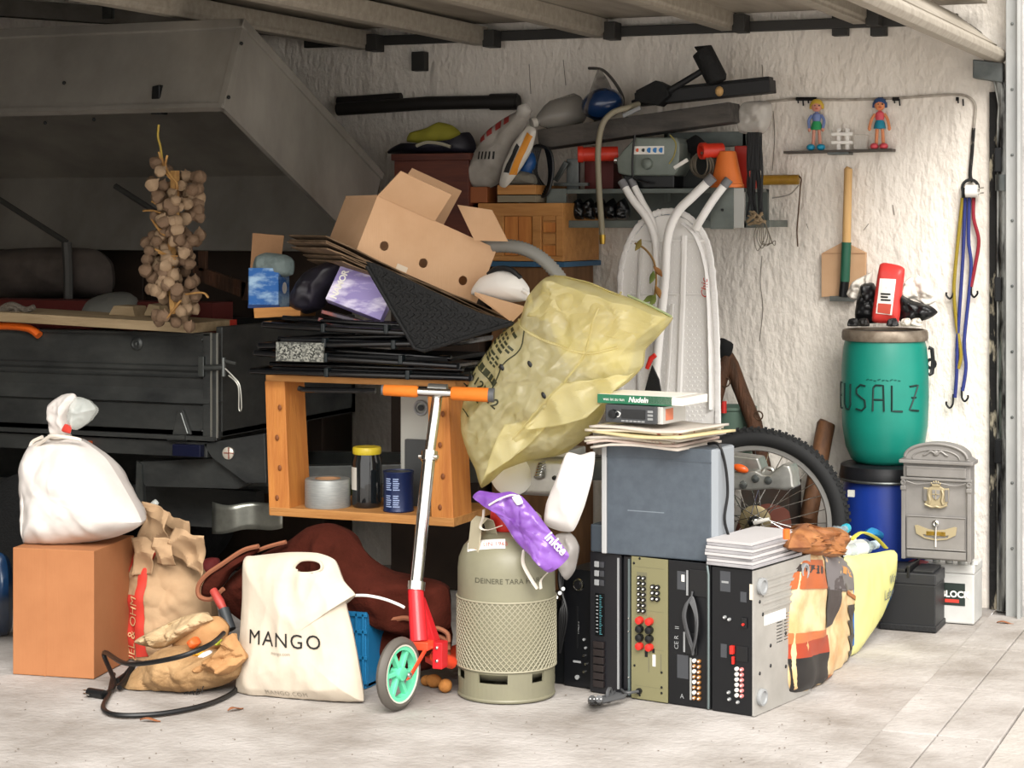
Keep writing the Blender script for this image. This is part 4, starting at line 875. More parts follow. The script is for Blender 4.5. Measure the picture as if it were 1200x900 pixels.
# carrying loops
def loop(a, nm='carry_loop'):
    ca = Matrix.Rotation(R(a), 3, 'Z'); q = lambda r, w, z: gc + ca @ Vector((r, w, z)); wv = .026
    pr = [(.128, .44), (.115, .53), (.095, .545), (.07, .535), (.055, .49)]
    m = MB()
    pts_o = pr; 
    for (r0, z0), (r1, z1) in zip(pr, pr[1:]):
        m.hexa([q(r0, -wv, z0), q(r0, wv, z0), q(r0+.004, wv, z0+.005), q(r0+.004, -wv, z0+.005), q(r1, -wv, z1), q(r1, wv, z1), q(r1+.004, wv, z1+.005), q(r1+.004, -wv, z1+.005)])
    m.build(nm, mat('worn enamel edge', '#a39b84', .5), gs_, bevel=.001)
loop(-118); loop(62)
MB().lathe([(0, .5), (.045, .5), (.05, .51), (.05, .555), (.042, .575), (0, .58)], 20, gc).build('valve_cap', REDP, gs_, smooth=True)
fnc = onto(mg_, gc + Vector((-.1, -.12, .425)), Vector((CS, SN, 0)), (0, 0, 1), Vector((-SN, CS, -.35)), .002)
tg = MB(); tg.grid(lambda u, v: fnc(.02 + .115*u, .018*math.sin(0) + .02 + .035*v - .0), 12, 3)
tg.build('label', WHITEPRINT, gs_, smooth=True)
fn2 = lambda u, v: fnc(u, v) - Vector((-SN, CS, -.35)).normalized()*.002
MB().add([fn2(.03, .038), fn2(.045, .024), fn2(.06, .038), fn2(.045, .052)], [(0, 1, 2, 3)]).build('hazard_diamond', mat('hazard orange', '#d2492c', .6), gs_)
letters('UN 1965', lambda u, v: fn2(.068+u, .03+v), .02, mat('faded red print', '#9d4a44', .7), gs_, align='LEFT')
fn3 = onto(mg_, gc + Vector((0, -.0, .36)), Vector((CS, SN, 0)), (0, 0, 1), Vector((-SN, CS, 0)), .002)
letters('DEINERE TARA HART', lambda u, v: fn3(u+.01, v), .022, mat('faded stencil', '#4d4b3d', .8), gs_)
# ================================================================ chrome machine, purple bag, white bag
SIL = mat('silver appliance', '#b9b8b2', .3, .6, '#9b9a95', 8)
cm = thing('silver_appliance', 'silver kitchen appliance with round lid on the drawbar', 'appliance', P(625, 580, -1.62))
MB().box(P(583,0,-1.62).x, P(666,0,-1.62).x, -1.62, -1.40, P(620,581,-1.62).z, P(620,536,-1.62).z).build('body', SIL, cm, bevel=.02, seg=4, smooth=True)
MB().lathe([(0, .02), (.03, .018), (.06, .01), (.072, 0), (.072, -.01), (0, -.01)], 28, P(600, 555, -1.63), R3(80, 'X') @ R3(15, 'Y')).build('round_lid', mat('white enamel', '#dcdad4', .3), cm, smooth=True)
MB().tube([P(630, 560, -1.64), P(636, 540, -1.60)], .014, 12).build('vent_column', CHROME, cm, smooth=True)
for k in range(6): MB().torus(P(631+k, 558-3.4*k, -1.64+.006*k), .0148, .002, 14, 5, R3(-15, 'Y')).build('vent_rib', GREYP, cm, smooth=True)
MB().lathe([(0, 0), (.008, 0), (.007, .008), (0, .01)], 10, P(650, 560, -1.62), R3(90, 'X')).build('knob', BLACKP, cm, smooth=True)
MB().box(P(640,0,-1.62).x, P(664,0,-1.62).x, -1.60, -1.44, P(640,537,-1.62).z, P(640,528,-1.62).z).build('upper_rail', SIL, cm, bevel=.006)
# purple carrier bag slung over the bottle
yv = -2.12
PU = mat('purple film', '#6c3f94', .3, 0, '#8a5cb4', 12, lo=.35, hi=.75, coat=.3)
pu = thing('purple_bag', 'crumpled purple plastic bag draped over the gas bottle', 'bag', P(610, 660, yv))
mpu = MB().pillow(PP([(554, 583), (562, 575), (582, 578), (598, 576), (612, 582), (628, 600), (645, 622), (660, 640), (667, 652), (655, 665), (642, 671), (625, 655), (606, 636), (590, 612), (575, 595)], yv), (0, -.022, 0), wr=.006, ws=12, seed=51, K=16, sub=8, crumple=.03, backk=.5)
mpu.build('film', PU, pu, smooth=True, ang=25)
ud = (P(667, 652, yv)-P(641, 624, yv)).normalized(); vd = Vector((ud.z, 0, -ud.x)); vd = vd if vd.z > 0 else -vd
letters('inkte', onto(mpu, P(640, 629, yv), ud, vd, dr, .004), .038, WHITEPRINT, pu, .0008, align='LEFT')
MB().pillow(PP([(600, 583), (608, 580), (613, 589), (606, 592)], yv-.03), (0, -.004, 0), wr=0, K=4).build('sticker', WHITEPRINT, pu)
def strap(pl, w, m, par, nm='strap', y=yv):
    ps = spline(PP(pl, y), 6); mb_ = MB()
    mb_.tube(ps, w, 4, flat=.15); return mb_.build(nm, m, par, smooth=True)
WEB = mat('white webbing', '#d9d2c6', .8)
strap([(567, 597), (566, 607), (563, 618), (572, 621), (588, 616)], .010, WEB, pu)
strap([(614, 644), (613, 660), (622, 678), (630, 690)], .013, WEB, pu)
strap([(634, 690), (634, 680), (642, 671)], .011, WEB, pu)
MB().tube(spline(PP([(573, 592), (585, 585), (600, 580), (610, 583)], yv-.03), 5), .003, 6).build('drawstring', WEB, pu, smooth=True)
# white cloth bag
wb_ = MB().pillow(PP([(664, 531), (680, 533), (697, 530), (694, 560), (684, 596), (672, 622), (655, 622), (638, 614), (640, 590), (652, 560)], -1.95), (0, -.03, 0), wr=.01, ws=8, seed=55, K=14, sub=7)
wb_.build('white_bag', mat('white paper bag', '#dcd8d4', .7), smooth=True, label='limp white paper bag hanging beside the grey speaker box', cat='bag')
MB().pillow(PP([(650, 628), (668, 624), (678, 640), (674, 668), (664, 680), (656, 664)], -1.93), (0, -.03, 0), wr=.01, ws=14, seed=56, crumple=.02).build('clear_wrapper', mat('grey clear film', '#a9a4a0', .2, 0, alpha=.6), smooth=True, label='clear plastic wrapper under the white paper bag', cat='wrapper')
# ================================================================ yellow recycling sack
YS = bpy.data.materials.new('yellow translucent film'); YS.use_nodes = True
def yfilm(m):
    N = m.node_tree.nodes; L = m.node_tree.links; b = N['Principled BSDF']
    b.inputs['Base Color'].default_value = (*hx('#efe9c2'), 1); b.inputs['Roughness'].default_value = .22
    tc = N.new('ShaderNodeTexCoord'); nz = N.new('ShaderNodeTexNoise'); nz.inputs['Scale'].default_value = 11; nz.inputs['Detail'].default_value = 5; nz.inputs['Distortion'].default_value = 2.0
    L.new(tc.outputs['Object'], nz.inputs['Vector']); bp = N.new('ShaderNodeBump'); bp.inputs['Strength'].default_value = .45; bp.inputs['Distance'].default_value = .02; b.inputs['Coat Weight'].default_value = .6; b.inputs['Coat Roughness'].default_value = .12
    L.new(nz.outputs['Fac'], bp.inputs['Height']); L.new(bp.outputs[0], b.inputs['Normal'])
    tl2 = N.new('ShaderNodeBsdfTranslucent'); tl2.inputs[0].default_value = (*hx('#f1ebbe'), 1)
    tr2 = N.new('ShaderNodeBsdfTransparent'); tr2.inputs[0].default_value = (*hx('#efe8b4'), 1)
    m1 = N.new('ShaderNodeMixShader'); m1.inputs[0].default_value = .45; L.new(b.outputs[0], m1.inputs[1]); L.new(tl2.outputs[0], m1.inputs[2])
    m2 = N.new('ShaderNodeMixShader'); m2.inputs[0].default_value = .5; L.new(m1.outputs[0], m2.inputs[1]); L.new(tr2.outputs[0], m2.inputs[2])
    L.new(m2.outputs[0], N['Material Output'].inputs['Surface'])
yfilm(YS)
ysk = thing('yellow_sack', 'large translucent yellow plastic sack full of light rubbish', 'sack', P(650, 560, -1.8))
yy = -1.80
my = MB().pillow(PP([(566, 571), (558, 548), (546, 520), (541, 490), (546, 462), (560, 430), (585, 395), (612, 372), (622, 345), (640, 325), (662, 323), (700, 335), (735, 348), (770, 362), (788, 372), (772, 392), (755, 410), (752, 430), (735, 448), (712, 465), (706, 485), (690, 510), (660, 532), (620, 540), (588, 552)], yy), (0, -.085, 0), wr=.012, ws=9, seed=61, K=64, sub=14, crumple=.025, power=.45, centre=P(650, 440, yy), fold=((P(720, 380, yy)-P(570, 560, yy)).normalized(), .016, 11))
my.build('film', YS, ysk, smooth=True, ang=35)
MB().pillow(PP([(640, 345), (665, 335), (720, 352), (760, 372), (745, 400), (735, 435), (700, 450), (660, 420)], yy+.04), (0, -.08, 0), wr=.02, ws=6, seed=62, crumple=.05).build('inner_rubbish', mat('pale rubbish', '#c9c3a4', .5, 0, '#e2dcc0', 7), ysk, smooth=True)
for pl in ([(566, 570), (590, 540), (620, 505), (652, 470), (680, 440), (700, 405), (712, 360)], [(652, 470), (690, 455), (730, 440)], [(612, 374), (640, 392), (665, 402), (700, 412), (735, 405)]):
    f_ = onto(my, P(600, 450, yy), (1, 0, 0), (0, 0, 1), dr, .001); o_ = P(600, 450, yy)
    MB().tube([f_(q.x-o_.x, q.z-o_.z) for q in spline(PP(pl, yy), 5)], .0045, 5).build('fold_ridge', YS, ysk, smooth=True)
MB().tube(spline(PP([(650, 323), (690, 331), (722, 345), (728, 342)], yy-.02), 5), .006, 5, flat=.4).build('hem', YS, ysk, smooth=True)
MB().tube(spline(PP([(736, 346), (760, 357), (787, 371)], yy-.02), 5), .008, 5, flat=.5).build('hem', mat('sage hem', '#8f9a72', .4), ysk, smooth=True)
sheet([(618, 372), (740, 402), (782, 373), (640, 328)], yy-.075, YS, 'film_cuff', ysk, .05, 11, 2, 28, .0008)
sheet([(612, 505), (690, 490), (742, 436), (660, 452)], yy-.115, YS, 'film_fold', ysk, .04, 12, 5, 24, .0008)
sheet([(568, 560), (600, 540), (660, 478), (590, 500)], yy-.10, YS, 'film_fold', ysk, .04, 12, 8, 24, .0008)
GP = mat('dark green print', '#2d301c', .6)
e0 = P(545, 447, yy); e1 = P(605, 383, yy); ue = (P(598, 462, yy) - P(560, 427, yy)).normalized(); ve = Vector((-ue.z, 0, ue.x)); ve = ve if ve.z > 0 else -ve
def prt(px, py, s, size, b=0): letters(s, onto(my, P(px, py, yy), ue, ve, dr, .004), size, GP, ysk, b, align='LEFT')
prt(551, 436, '31125512', .042, .001)
fp = onto(my, P(560, 424, yy), ue, ve, dr, .004); rnd = random.Random(17)
for row, (v0, hgt, ln) in enumerate(((.008, .020, .115), (.050, .008, .08), (.064, .008, .095), (.078, .008, .07), (.100, .010, .06), (.118, .008, .09), (.132, .008, .08), (.146, .008, .06), (.168, .010, .07))):
    u_ = .004
    while u_ < ln:      # lines of small print, one block to a word
        w_ = rnd.uniform(.010, .024)
        MB().grid(lambda p, q: fp(u_ + w_*p, v0 + hgt*q), 3, 1).build('print_word', GP, ysk); u_ += w_ + .005
fl_ = onto(my, P(600, 450, yy), (1, 0, 0), (0, 0, 1), dr, .003); oo = P(600, 450, yy)
for pl in ([(544, 449), (570, 470)], [(561, 424), (592, 449)], [(548, 478), (558, 486)], [(592, 452), (604, 425), (622, 408), (628, 385)]):
    MB().tube([fl_(q.x-oo.x, q.z-oo.z) for q in spline(PP(pl, yy), 6)], .0022, 4).build('print_rule', GP, ysk)
for px, py in ((637, 424), (653, 460), (603, 428)): MB().ball(fl_(P(px, py, yy).x-oo.x, P(px, py, yy).z-oo.z), (.007, .003, .012), 8, 5, R3(-30, 'Y')).build('dark_scrap', BLACKP, ysk, smooth=True)
# ================================================================ upended hi-fi units
A0 = FL(665, 806); AY = -11.5
AM = frame(A0, AY)
def ax_(px, z=.0):   # local x on the row's front plane for a pixel column (at mid height)
    lo, hi = -.3, 1.2
    for _ in range(40):
        m = (lo+hi)/2
        if pix(AM @ Vector((m, 0, .2)))[0] < px: lo = m
        else: hi = m
    return lo
HZ = .43
INK = mat('grey silk print', '#8b8d8e', .7)
def unit(x0, x1, d0, dep, h, m, name, label, cat='hi-fi', shell=None):
    t = thing(name, label, cat, AM @ Vector(((x0+x1)/2, d0, 0)), 'hi-fi units standing on end')
    MB(AM).box(x0, x1, d0, d0+.006, .0, h).build('face_plate', m, t, bevel=.0015)
    MB(AM).box(x0+.001, x1-.001, d0+.006, d0+dep, .002, h-.002).build('casing', shell or BLACKM, t, bevel=.002); return t
def rca(t, x, z, col, d0=0, r=.0065):
    MB(AM).lathe([(0, 0), (r, 0), (r, .008), (r*.75, .009), (r*.75, .005), (0, .005)], 10, (x, d0-.0005, z), R3(90, 'X')).build('socket', col, t, smooth=True)
    MB(AM).lathe([(0, .0), (r*.4, .0), (r*.4, .011), (0, .012)], 6, (x, d0-.0005, z), R3(90, 'X')).build('socket_core', WHITEP, t)
def ink(t, x, z, s, size, rot=0, d0=0, al='LEFT'):
    return letters(s, (lambda u, v: AM @ Vector((x+u, d0-.0012, z+v))) if not rot else (lambda u, v: AM @ Vector((x-v, d0-.0012, z+u))), size, INK, t, align=al)
# 1 dvd recorder
x0, x1 = ax_(655), ax_(691); d0 = .03
t = unit(x0, x1, d0, .28, .365, mat('black face', '#0f1013', .3), 'disc_player', 'black disc player standing on end beside the gas bottle')
MB(AM).torus((x0+.055, d0-.004, .318), .016, .004, 20, 6, R3(90, 'X')).build('jog_ring', CHROME, t, smooth=True)
MB(AM).tube([(x0+.055, d0, .318), (x0+.055, d0-.012, .318)], .012, 14).build('jog_knob', BLACKP, t, smooth=True)
MB(AM).box(x0+.045, x0+.052, d0-.002, d0, .12, .25).build('disc_tray', BLACKP, t, bevel=.001)
ink(t, x0+.056, .165, 'PHILIPS', .012, 1, d0)
for k in range(5): MB(AM).tube([(x0+.075+.006*(k % 2), d0, .05+.025*k), (x0+.075+.006*(k % 2), d0-.006, .05+.025*k)], .004, 8).build('button', CHROME if k < 3 else GREYP, t, smooth=True)
MB(AM).box(x0+.035, x0+.062, d0-.003, d0, .075, .081).build('button_bar', GREYP, t)
MB(AM).tube([(x0+.05, d0, .03), (x0+.05, d0-.006, .03)], .007, 10).build('button', GREYP, t, smooth=True)
# 2 tuner with dial window
x0, x1 = ax_(691.5), ax_(728)
t = unit(x0, x1, .0, .26, HZ, mat('dark face', '#16161a', .35), 'radio_tuner', 'black radio tuner with teal dial scale standing on end')
for k in range(3):
    MB(AM).box(x0+.018, x0+.034, -.006, 0, HZ-.045-.028*k, HZ-.027-.028*k).build('button', GREYP, t, bevel=.002)
    MB(AM).box(x0+.038, x0+.052, -.006, 0, HZ-.045-.028*k, HZ-.027-.028*k).build('button', mat('dark grey key', '#3a3b3f', .4), t, bevel=.002)
MB(AM).box(x0+.02, x0+.052, -.003, 0, .175, .305).build('dial_window', mat('smoked glass', '#0a0d10', .1), t)
for k in range(22): MB(AM).box(x0+.036, x0+.042 + (.004 if k % 5 == 0 else 0), -.0036, -.003, .18+.0056*k, .1815+.0056*k).build('scale_mark', mat('teal scale', '#4d8f98', .5), t)
for k in range(11): MB(AM).box(x0+.024, x0+.031, -.0036, -.003, .185+.011*k, .188+.011*k).build('scale_number', INK, t)
for k in range(6): MB(AM).box(x0+.016, x0+.054, -.010, 0, .018+.024*k, .038+.024*k).build('push_key', mat('brown black key', '#231d1d', .35), t, bevel=.002)
MB(AM).box(x1-.012, x1-.006, -.004, 0, .02, HZ-.01).build('trim_line', GREYP, t)
# 2b lid of a thin unit with light edge
x0, x1 = ax_(728.5), ax_(740)
t = unit(x0, x1, .01, .27, HZ-.004, mat('dark face'), 'cassette_deck', 'thin dark deck with a pale edge standing on end beside the olive unit')
MB(AM).box(x1-.012, x1-.005, -.002, .01, 0.005, HZ-.01).build('pale_edge', mat('scuffed steel edge', '#6f7b7c', .4, .6), t, bevel=.001)
for z in (.06, .2, .24): MB(AM).ball((x1-.008, -.003, z), .003, 6, 4).build('screw', CHROME, t)
# 3 olive amplifier back
x0, x1 = ax_(740.5), ax_(783); OL = mat('olive steel plate', '#7c7858', .5, .15)
t = unit(x0, x1, -.004, .30, HZ, OL, 'olive_amplifier', 'amplifier with olive back plate and red terminals standing on end')
for r_ in range(7):
    for c_ in range(2): rca(t, x0+.030+.016*c_, HZ-.062-.0165*r_, BLACKP, -.004, .0065)
for r_ in range(3):
    for c_ in range(2): rca(t, x0+.078+.016*c_, HZ-.085-.022*r_*.8, BLACKP, -.004, .0075)
MB(AM).box(x0+.02, x0+.055, -.0046, -.004, HZ-.175, HZ-.045).build('print_frame', mat('olive print', '#6a6750', .6), t)
for r_ in range(4):
    for c_ in range(2):
        p = (x0+.034+.034*c_, -.004, HZ-.19-.026*r_); cm_ = REDP if r_ in (0, 3) else BLACKP
        MB(AM).lathe([(0, 0), (.011, 0), (.0125, .006), (.011, .018), (0, .02)], 12, p, R3(90, 'X')).build('terminal', cm_, t, smooth=True)
for k in range(4): MB(AM).box(x0+.012, x1-.012, -.0045, -.004, (.04, .155, .27, HZ-.03)[k], (.0408, .1558, .2708, HZ-.0292)[k]).build('print_rule', mat('olive print'), t)
MB(AM).box(x0+.075, x0+.085, -.0047, -.004, .105, .14).build('serial_label', WHITEPRINT, t); MB(AM).box(x0+.048, x0+.058, -.0047, -.004, .13, .15).build('rating_mark', BLACKP, t); MB(AM).box(x0+.074, x0+.082, -.0047, -.004, .145, .158).build('rating_mark', BLACKP, t)
MB(AM).box(x0+.060, x0+.064, -.0046, -.004, .085, .13).build('small_print', mat('olive print'), t); MB(AM).box(x0+.102, x0+.106, -.0046, -.004, .095, .145).build('small_print', mat('olive print'), t)
for x, z in ((x0+.01, HZ-.02), (x0+.012, .1), (x1-.02, .045), (x1-.02, .028), (x1-.02, .09), (x0+.03, .012), (x0+.03, HZ-.004)): MB(AM).ball((x, -.005, z), (.004, .002, .004), 8, 4).build('screw', BLACKM, t)
MB(AM).tube([(x0+.03, -.004, .025), (x0+.03, -.014, .025)], .009, 10).build('cord_grommet', BLACKP, t, smooth=True)
c3 = AM @ Vector((x0+.03, -.014, .025))
# its grey mains cord, bundled on the floor
ct = thing('mains_cord', 'bundled grey mains cord with plug lying before the tuner', 'cord', FL(712, 822))
GC = mat('dark grey cord', '#4a4b4d', .5)
MB().tube(spline([c3, c3+Vector((-.03,-.03,.0)), FL(725, 806, .012), FL(716, 815, .01), FL(705, 818, .01)], 8), .0045, 8).build('cord', GC, ct, smooth=True)
for k in range(6):
    q0, q1 = FL(690+k*.8, 822+(k % 3), .006+.007*(k//2)), FL(741-2*k, 806+2.2*k, .006+.007*(k//2)); md2 = q0.lerp(q1, .5); pv = Vector((.35, .93, 0))
    MB().tube(spline([q0, md2-pv*(.012+.004*k), q1, md2+pv*(.014+.003*k)], 8, True), .0045, 7, True).build('cord_loop', GC, ct, smooth=True)
MB().torus(FL(714, 814, .02), .018, .006, 14, 6, R3(90, 'Y')).build('cord_tie', GC, ct, smooth=True)
for px in (694, 702):
    MB().tube([FL(px, 821, .012), FL(px, 819, .045)], [.014, .011], 10).build('plug', BLACKP if px < 700 else GC, ct, smooth=True)
    for dx in (-.006, .006): MB().tube([FL(px, 819, .045)+Vector((dx,0,0)), FL(px, 819, .062)+Vector((dx,0,0))], .0022, 6).build('plug_pin', CHROME, ct)
# 4 black amplifier back
x0, x1 = ax_(783.5), ax_(833)
t = unit(x0, x1, .0, .32, HZ-.0, mat('black steel plate', '#101114', .45, .2), 'black_amplifier', 'black amplifier back with gold sockets between olive and silver units')
MB(AM).box(x0+.062, x0+.068, -.003, 0, HZ-.1, HZ-.025).build('label_edge', INK, t); MB(AM).box(x0+.03, x0+.058, -.001, 0, HZ-.085, HZ-.03).build('rating_plate', mat('dark grey print', '#3c3e42', .6), t); MB(AM).box(x0+.045, x0+.055, -.0016, 0, HZ-.06, HZ-.04).build('serial_label', WHITEPRINT, t)
MB(AM).box(x0+.072, x1-.008, -.004, 0, HZ-.1, HZ-.02).build('recess', BLACKP, t, bevel=.002)
MB(AM).box(x0+.052, x0+.058, -.003, 0, .16, .22).build('label_edge', INK, t); MB(AM).box(x0+.06, x0+.1, -.006, 0, .155, .22).build('socket_block', BLACKP, t, bevel=.003)
MB(AM).box(x0+.074, x0+.08, -.003, 0, .02, .145).build('socket_strip', mat('pale grey strip', '#9a9b98', .5), t); MB(AM).box(x0+.03, x0+.068, -.001, 0, .08, .15).build('print_panel', mat('dark grey print'), t)
GOLD = mat('gold socket', '#c08a52', .35, .7)
for r_ in range(8):
    rca(t, x0+.09, .028+.0158*r_, WHITEP if r_ % 2 else GOLD, 0, .006); rca(t, x0+.106, .028+.0158*r_, GOLD, 0, .006)
ink(t, x0+.034, .165, 'CE R', .02, 1); ink(t, x0+.036, .225, 'II', .02, 1); ink(t, x0+.04, .02, 'A', .02)
MB(AM).tube([(x1-.006, -.004, .002), (x1-.0045, -.006, .02), (x1-.0045, -.006, HZ-.03), (x1-.01, -.004, HZ-.003)], .004, 6).build('bent_edge', mat('scuffed steel edge'), t, smooth=True)
for k in range(5):
    ps = spline([AM @ Vector((x0+.075+.004*k, -.012, .20-.006*k)), AM @ Vector((x0+.058+.003*k, -.016-.002*k, .27)), AM @ Vector((x0+.075+.003*k, -.014, .315+.004*k)), AM @ Vector((x0+.098+.002*k, -.016, .28)), AM @ Vector((x0+.1+.002*k, -.014-.002*k, .22)), AM @ Vector((x0+.088, -.012, .18-.005*k))], 6, True)
    MB().tube(ps, .003, 6, True).build('cord_loop', GC, t, smooth=True)
MB(AM).tube([(x0+.082, -.012, .31), (x0+.086, -.008, .345)], .003, 6).build('cord_end', GC, t)
# 5 black and silver receiver
x0, x1 = ax_(835), ax_(885.5); d0 = -.004; DP = .37
SV = mat('silver base plate', '#b6b4af', .4, .5, '#a4a29d', 6)
t = unit(x0, x1-.008, d0, DP, HZ-.005, mat('black steel plate'), 'receiver', 'black receiver with silver vented base and round feet standing on end')
sl_h = [[(.14+.05*c_, .19+.0096*r_), (.18+.05*c_, .19+.0096*r_), (.18+.05*c_, .1935+.0096*r_), (.14+.05*c_, .1935+.0096*r_)] for r_ in range(9) for c_ in range(3)]
bs = holed([(-.002, 0), (DP, 0), (DP, HZ-.005), (-.002, HZ-.005)], sl_h, .008, AM @ Matrix.Translation((x1-.004, d0, 0)) @ Matrix.Rotation(R(90), 4, 'Z')).build('base_plate', SV, t)
def onbase(nm, y0, y1, z0, z1, hgt, m, bv=0): return MB(AM).box(x1, x1+hgt, d0+y0, d0+y1, z0, z1).build(nm, m, t, bevel=bv)
for y_, z_ in ((.035, HZ-.055), (.035, .05), (.315, .07), (.315, HZ-.05)):
    MB(AM).lathe([(0, 0), (.024, 0), (.026, .004), (.025, .012), (.019, .013), (.017, .008), (0, .008)], 20, (x1, d0+y_, z_), R3(90, 'Y')).build('foot', GREYP, t, smooth=True)
for k in range(5): onbase('pressed_rib', .05, .30, .30+.022*k-.004, .30+.022*k+.004, .003, SV, .001)
for y_, z_ in ((.03, .33), (.05, .29), (.1, .19), (.2, .21), (.03, .12), (.1, .13), (.2, .11), (.29, .14)): MB(AM).ball((x1, d0+y_, z_), (.003, .006, .006), 8, 4).build('screw', BLACKM, t)
onbase('sticker', .06, .2, .255, .285, .0006, WHITEPRINT)
MB(AM).box(x1-.016, x1-.006, d0-.004, d0+.0, HZ-.09, HZ-.045).build('paper_tab', mat('paper tab', '#cfc4b2', .8), t)
MB(AM).box(x0+.028, x0+.062, d0-.001, d0, HZ-.075, HZ-.015).build('rating_plate', mat('dark grey print'), t); MB(AM).box(x0+.033, x0+.056, d0-.0016, d0, HZ-.05, HZ-.044).build('small_print', INK, t)
MB(AM).box(x0+.095, x0+.115, d0-.001, d0, HZ-.1, HZ-.07).build('print_frame', mat('dark grey print'), t)
MB(AM).box(x0+.1, x0+.118, d0-.006, d0, .255, .285).build('jack_block', BLACKP, t, bevel=.002); MB(AM).tube([(x0+.108, d0-.006, .266), (x0+.108, d0-.012, .266)], .004, 8).build('jack', REDP, t)
MB(AM).box(x0+.065, x0+.077, d0-.014, d0, .175, .2).build('red_plug', REDP, t, bevel=.002); MB(AM).box(x0+.07, x0+.077, d0-.01, d0, .145, .168).build('red_plug', REDP, t, bevel=.002)
MB(AM).box(x0+.08, x0+.12, d0-.003, d0, .155, .2).build('terminal_block', BLACKP, t, bevel=.002); MB(AM).box(x0+.03, x0+.05, d0-.001, d0, .16, .2).build('rating_mark', mat('dark grey print'), t)
PINK = mat('red white socket', '#c97a78', .4)
for r_ in range(6): rca(t, x0+.085, .055+.0155*r_, WHITEP, d0, .006); rca(t, x0+.101, .055+.0155*r_, PINK, d0, .006)
for x, z in ((x0+.045, .28), (x0+.06, .275), (x0+.058, .06), (x0+.06, .04), (x0+.088, .035)): rca(t, x, z, GREYP, d0, .005)
# clump of black leads left of the units
t = thing('cable_clump', 'tangle of black leads between gas bottle and disc player', 'cables', FL(655, 800))
for k in range(5): MB().tube(spline([P(660+3*k, 640, -1.78), P(655+2*k, 680+5*k, -1.8), P(664-2*k, 720, -1.82), P(656, 765, -1.8)], 6), .005, 6).build('lead', BLACKP, t, smooth=True)
for px, py in ((656, 695), (660, 690), (652, 700)): MB().tube([P(px, py, -1.85), P(px, py, -1.87)], .006, 8).build('lead_plug', CHROME, t, smooth=True)
MB().box(A0.x-.12, A0.x-.02, -1.80, -1.55, 0, .26).build('black_receiver', BLACKM, bevel=.004, label='small black unit deep between gas bottle and disc player', cat='hi-fi')
# ================================================================ grey speaker box and what lies on it
sp = thing('speaker_box', 'dark grey speaker box lying on the hi-fi units', 'speaker', AM @ Vector((ax_(770), 0, HZ)))
SPM = frame(AM @ Vector((0, 0, HZ+.002)), -5)
def sx_(px):
    lo, hi = -.3, 1.2
    for _ in range(40):
        m = (lo+hi)/2
        if pix(SPM @ Vector((m, -.03, .15)))[0] < px: lo = m
        else: hi = m
    return lo
xa, xb = sx_(711), sx_(833); zt3 = .335; SG = mat('slate grey vinyl', '#4a535c', .5, 0, '#434b54', 30)
MB(SPM).box(xa, xb, -.03, .14, 0, zt3).build('cabinet', SG, sp, bevel=.004)
MB(SPM).box(xa-.016, xa, -.034, .14, 0, zt3).build('front_bezel', mat('light grey bezel', '#a9aaaa', .45), sp, bevel=.003)
MB(SPM).hexa([(xb, -.028, 0), (xb+.012, .0, 0), (xb+.012, .13, 0), (xb, .14, 0), (xb, -.028, zt3), (xb+.012, .0, zt3-.004), (xb+.012, .13, zt3-.004), (xb, .14, zt3)]).build('back_shell', mat('mid grey shell', '#8a9096', .5), sp, bevel=.003)
MB(SPM).box(xa, xb+.002, -.032, -.029, zt3-.04, zt3-.037).build('groove', SG, sp)
MB(SPM).box(xa+.07, xa+.19, -.0305, -.0298, .135, .138).build('scuff', mat('pale scuff', '#6d767e', .6), sp)
pc = [SPM @ Vector(v) for v in ((xb-.04, .05, zt3+.008), (xb+.005, .02, zt3+.01), (xb+.022, .03, zt3-.05), (xb+.026, .04, .2), (xb+.02, .03, .12), (xb+.03, .05, .05), (xb+.02, .06, .01))]
MB().tube(spline(pc, 6), .0045, 8).build('power_lead', BLACKP, sp, smooth=True)
MB(SPM).box(xa-.06, xa-.017, -.02, .12, -.0, .085).build('small_speaker', mat('slate small', '#343c44', .5), bevel=.006, label='small dark box beside the pale edge of the speaker box', cat='box')
# newspapers
rnd = random.Random(5); zz0 = SPM.translation.z + zt3
nl = ['lowest newspaper of the pile on the speaker box', 'second newspaper from the bottom of the pile', 'third newspaper from the bottom of the pile', 'fourth newspaper from the bottom of the pile', 'fifth newspaper from the bottom of the pile', 'newspaper just under the topmost of the pile', 'topmost newspaper of the pile under the car radio']
PPR = [PAPER, mat('pinkish newsprint', '#d2bfb4', .85, 0, '#b9a79c', 10), mat('coloured newsprint', '#cfc6b4', .8, 0, '#a0584a', 16, lo=.6, hi=.66), mat('yellowed newsprint', '#d2c69a', .85, 0, '#c2b286', 9)]
for k in range(7):
    M = frame(SPM @ Vector((xa-.06, -.075, zt3)), AY + rnd.uniform(-7, 7) - 3*(k > 4)); w_ = .345 + rnd.uniform(-.03, .03) - (.06 if k < 3 else 0); ph = rnd.uniform(0, 6); xo = rnd.uniform(-.02, .03) + .01*(k % 3)
    MB(M).grid(lambda u, v: Vector((xo + w_*u, .29*v, .004 + .0085*k + .003*math.sin(u*6+ph) + .012*max(0, u-.75)*(k > 3) - (.012*max(0, .2-u)*4 if k < 4 else 0))), 14, 5).build('newspaper', PPR[(0, 1, 2, 0, 3, 2, 0)[k]], smooth=True, solid=.007, label=nl[k], cat='newspaper', group='newspapers on the speaker box')
zr = zz0 + .072
RM = frame(P(713, 0, -1.93), -8); RM.translation.z = zr
t = thing('car_radio', 'silver and black car radio lying on the newspapers', 'radio', RM.translation)
MB(RM).box(0, .183, 0, .16, 0, .052).build('case', mat('pale steel case', '#c9c7c2', .4, .4), t, bevel=.002)
MB(RM).box(-.004, .168, -.014, 0, 0, .054).build('front_panel', mat('dark grey fascia', '#3b3d40', .35), t, bevel=.004)
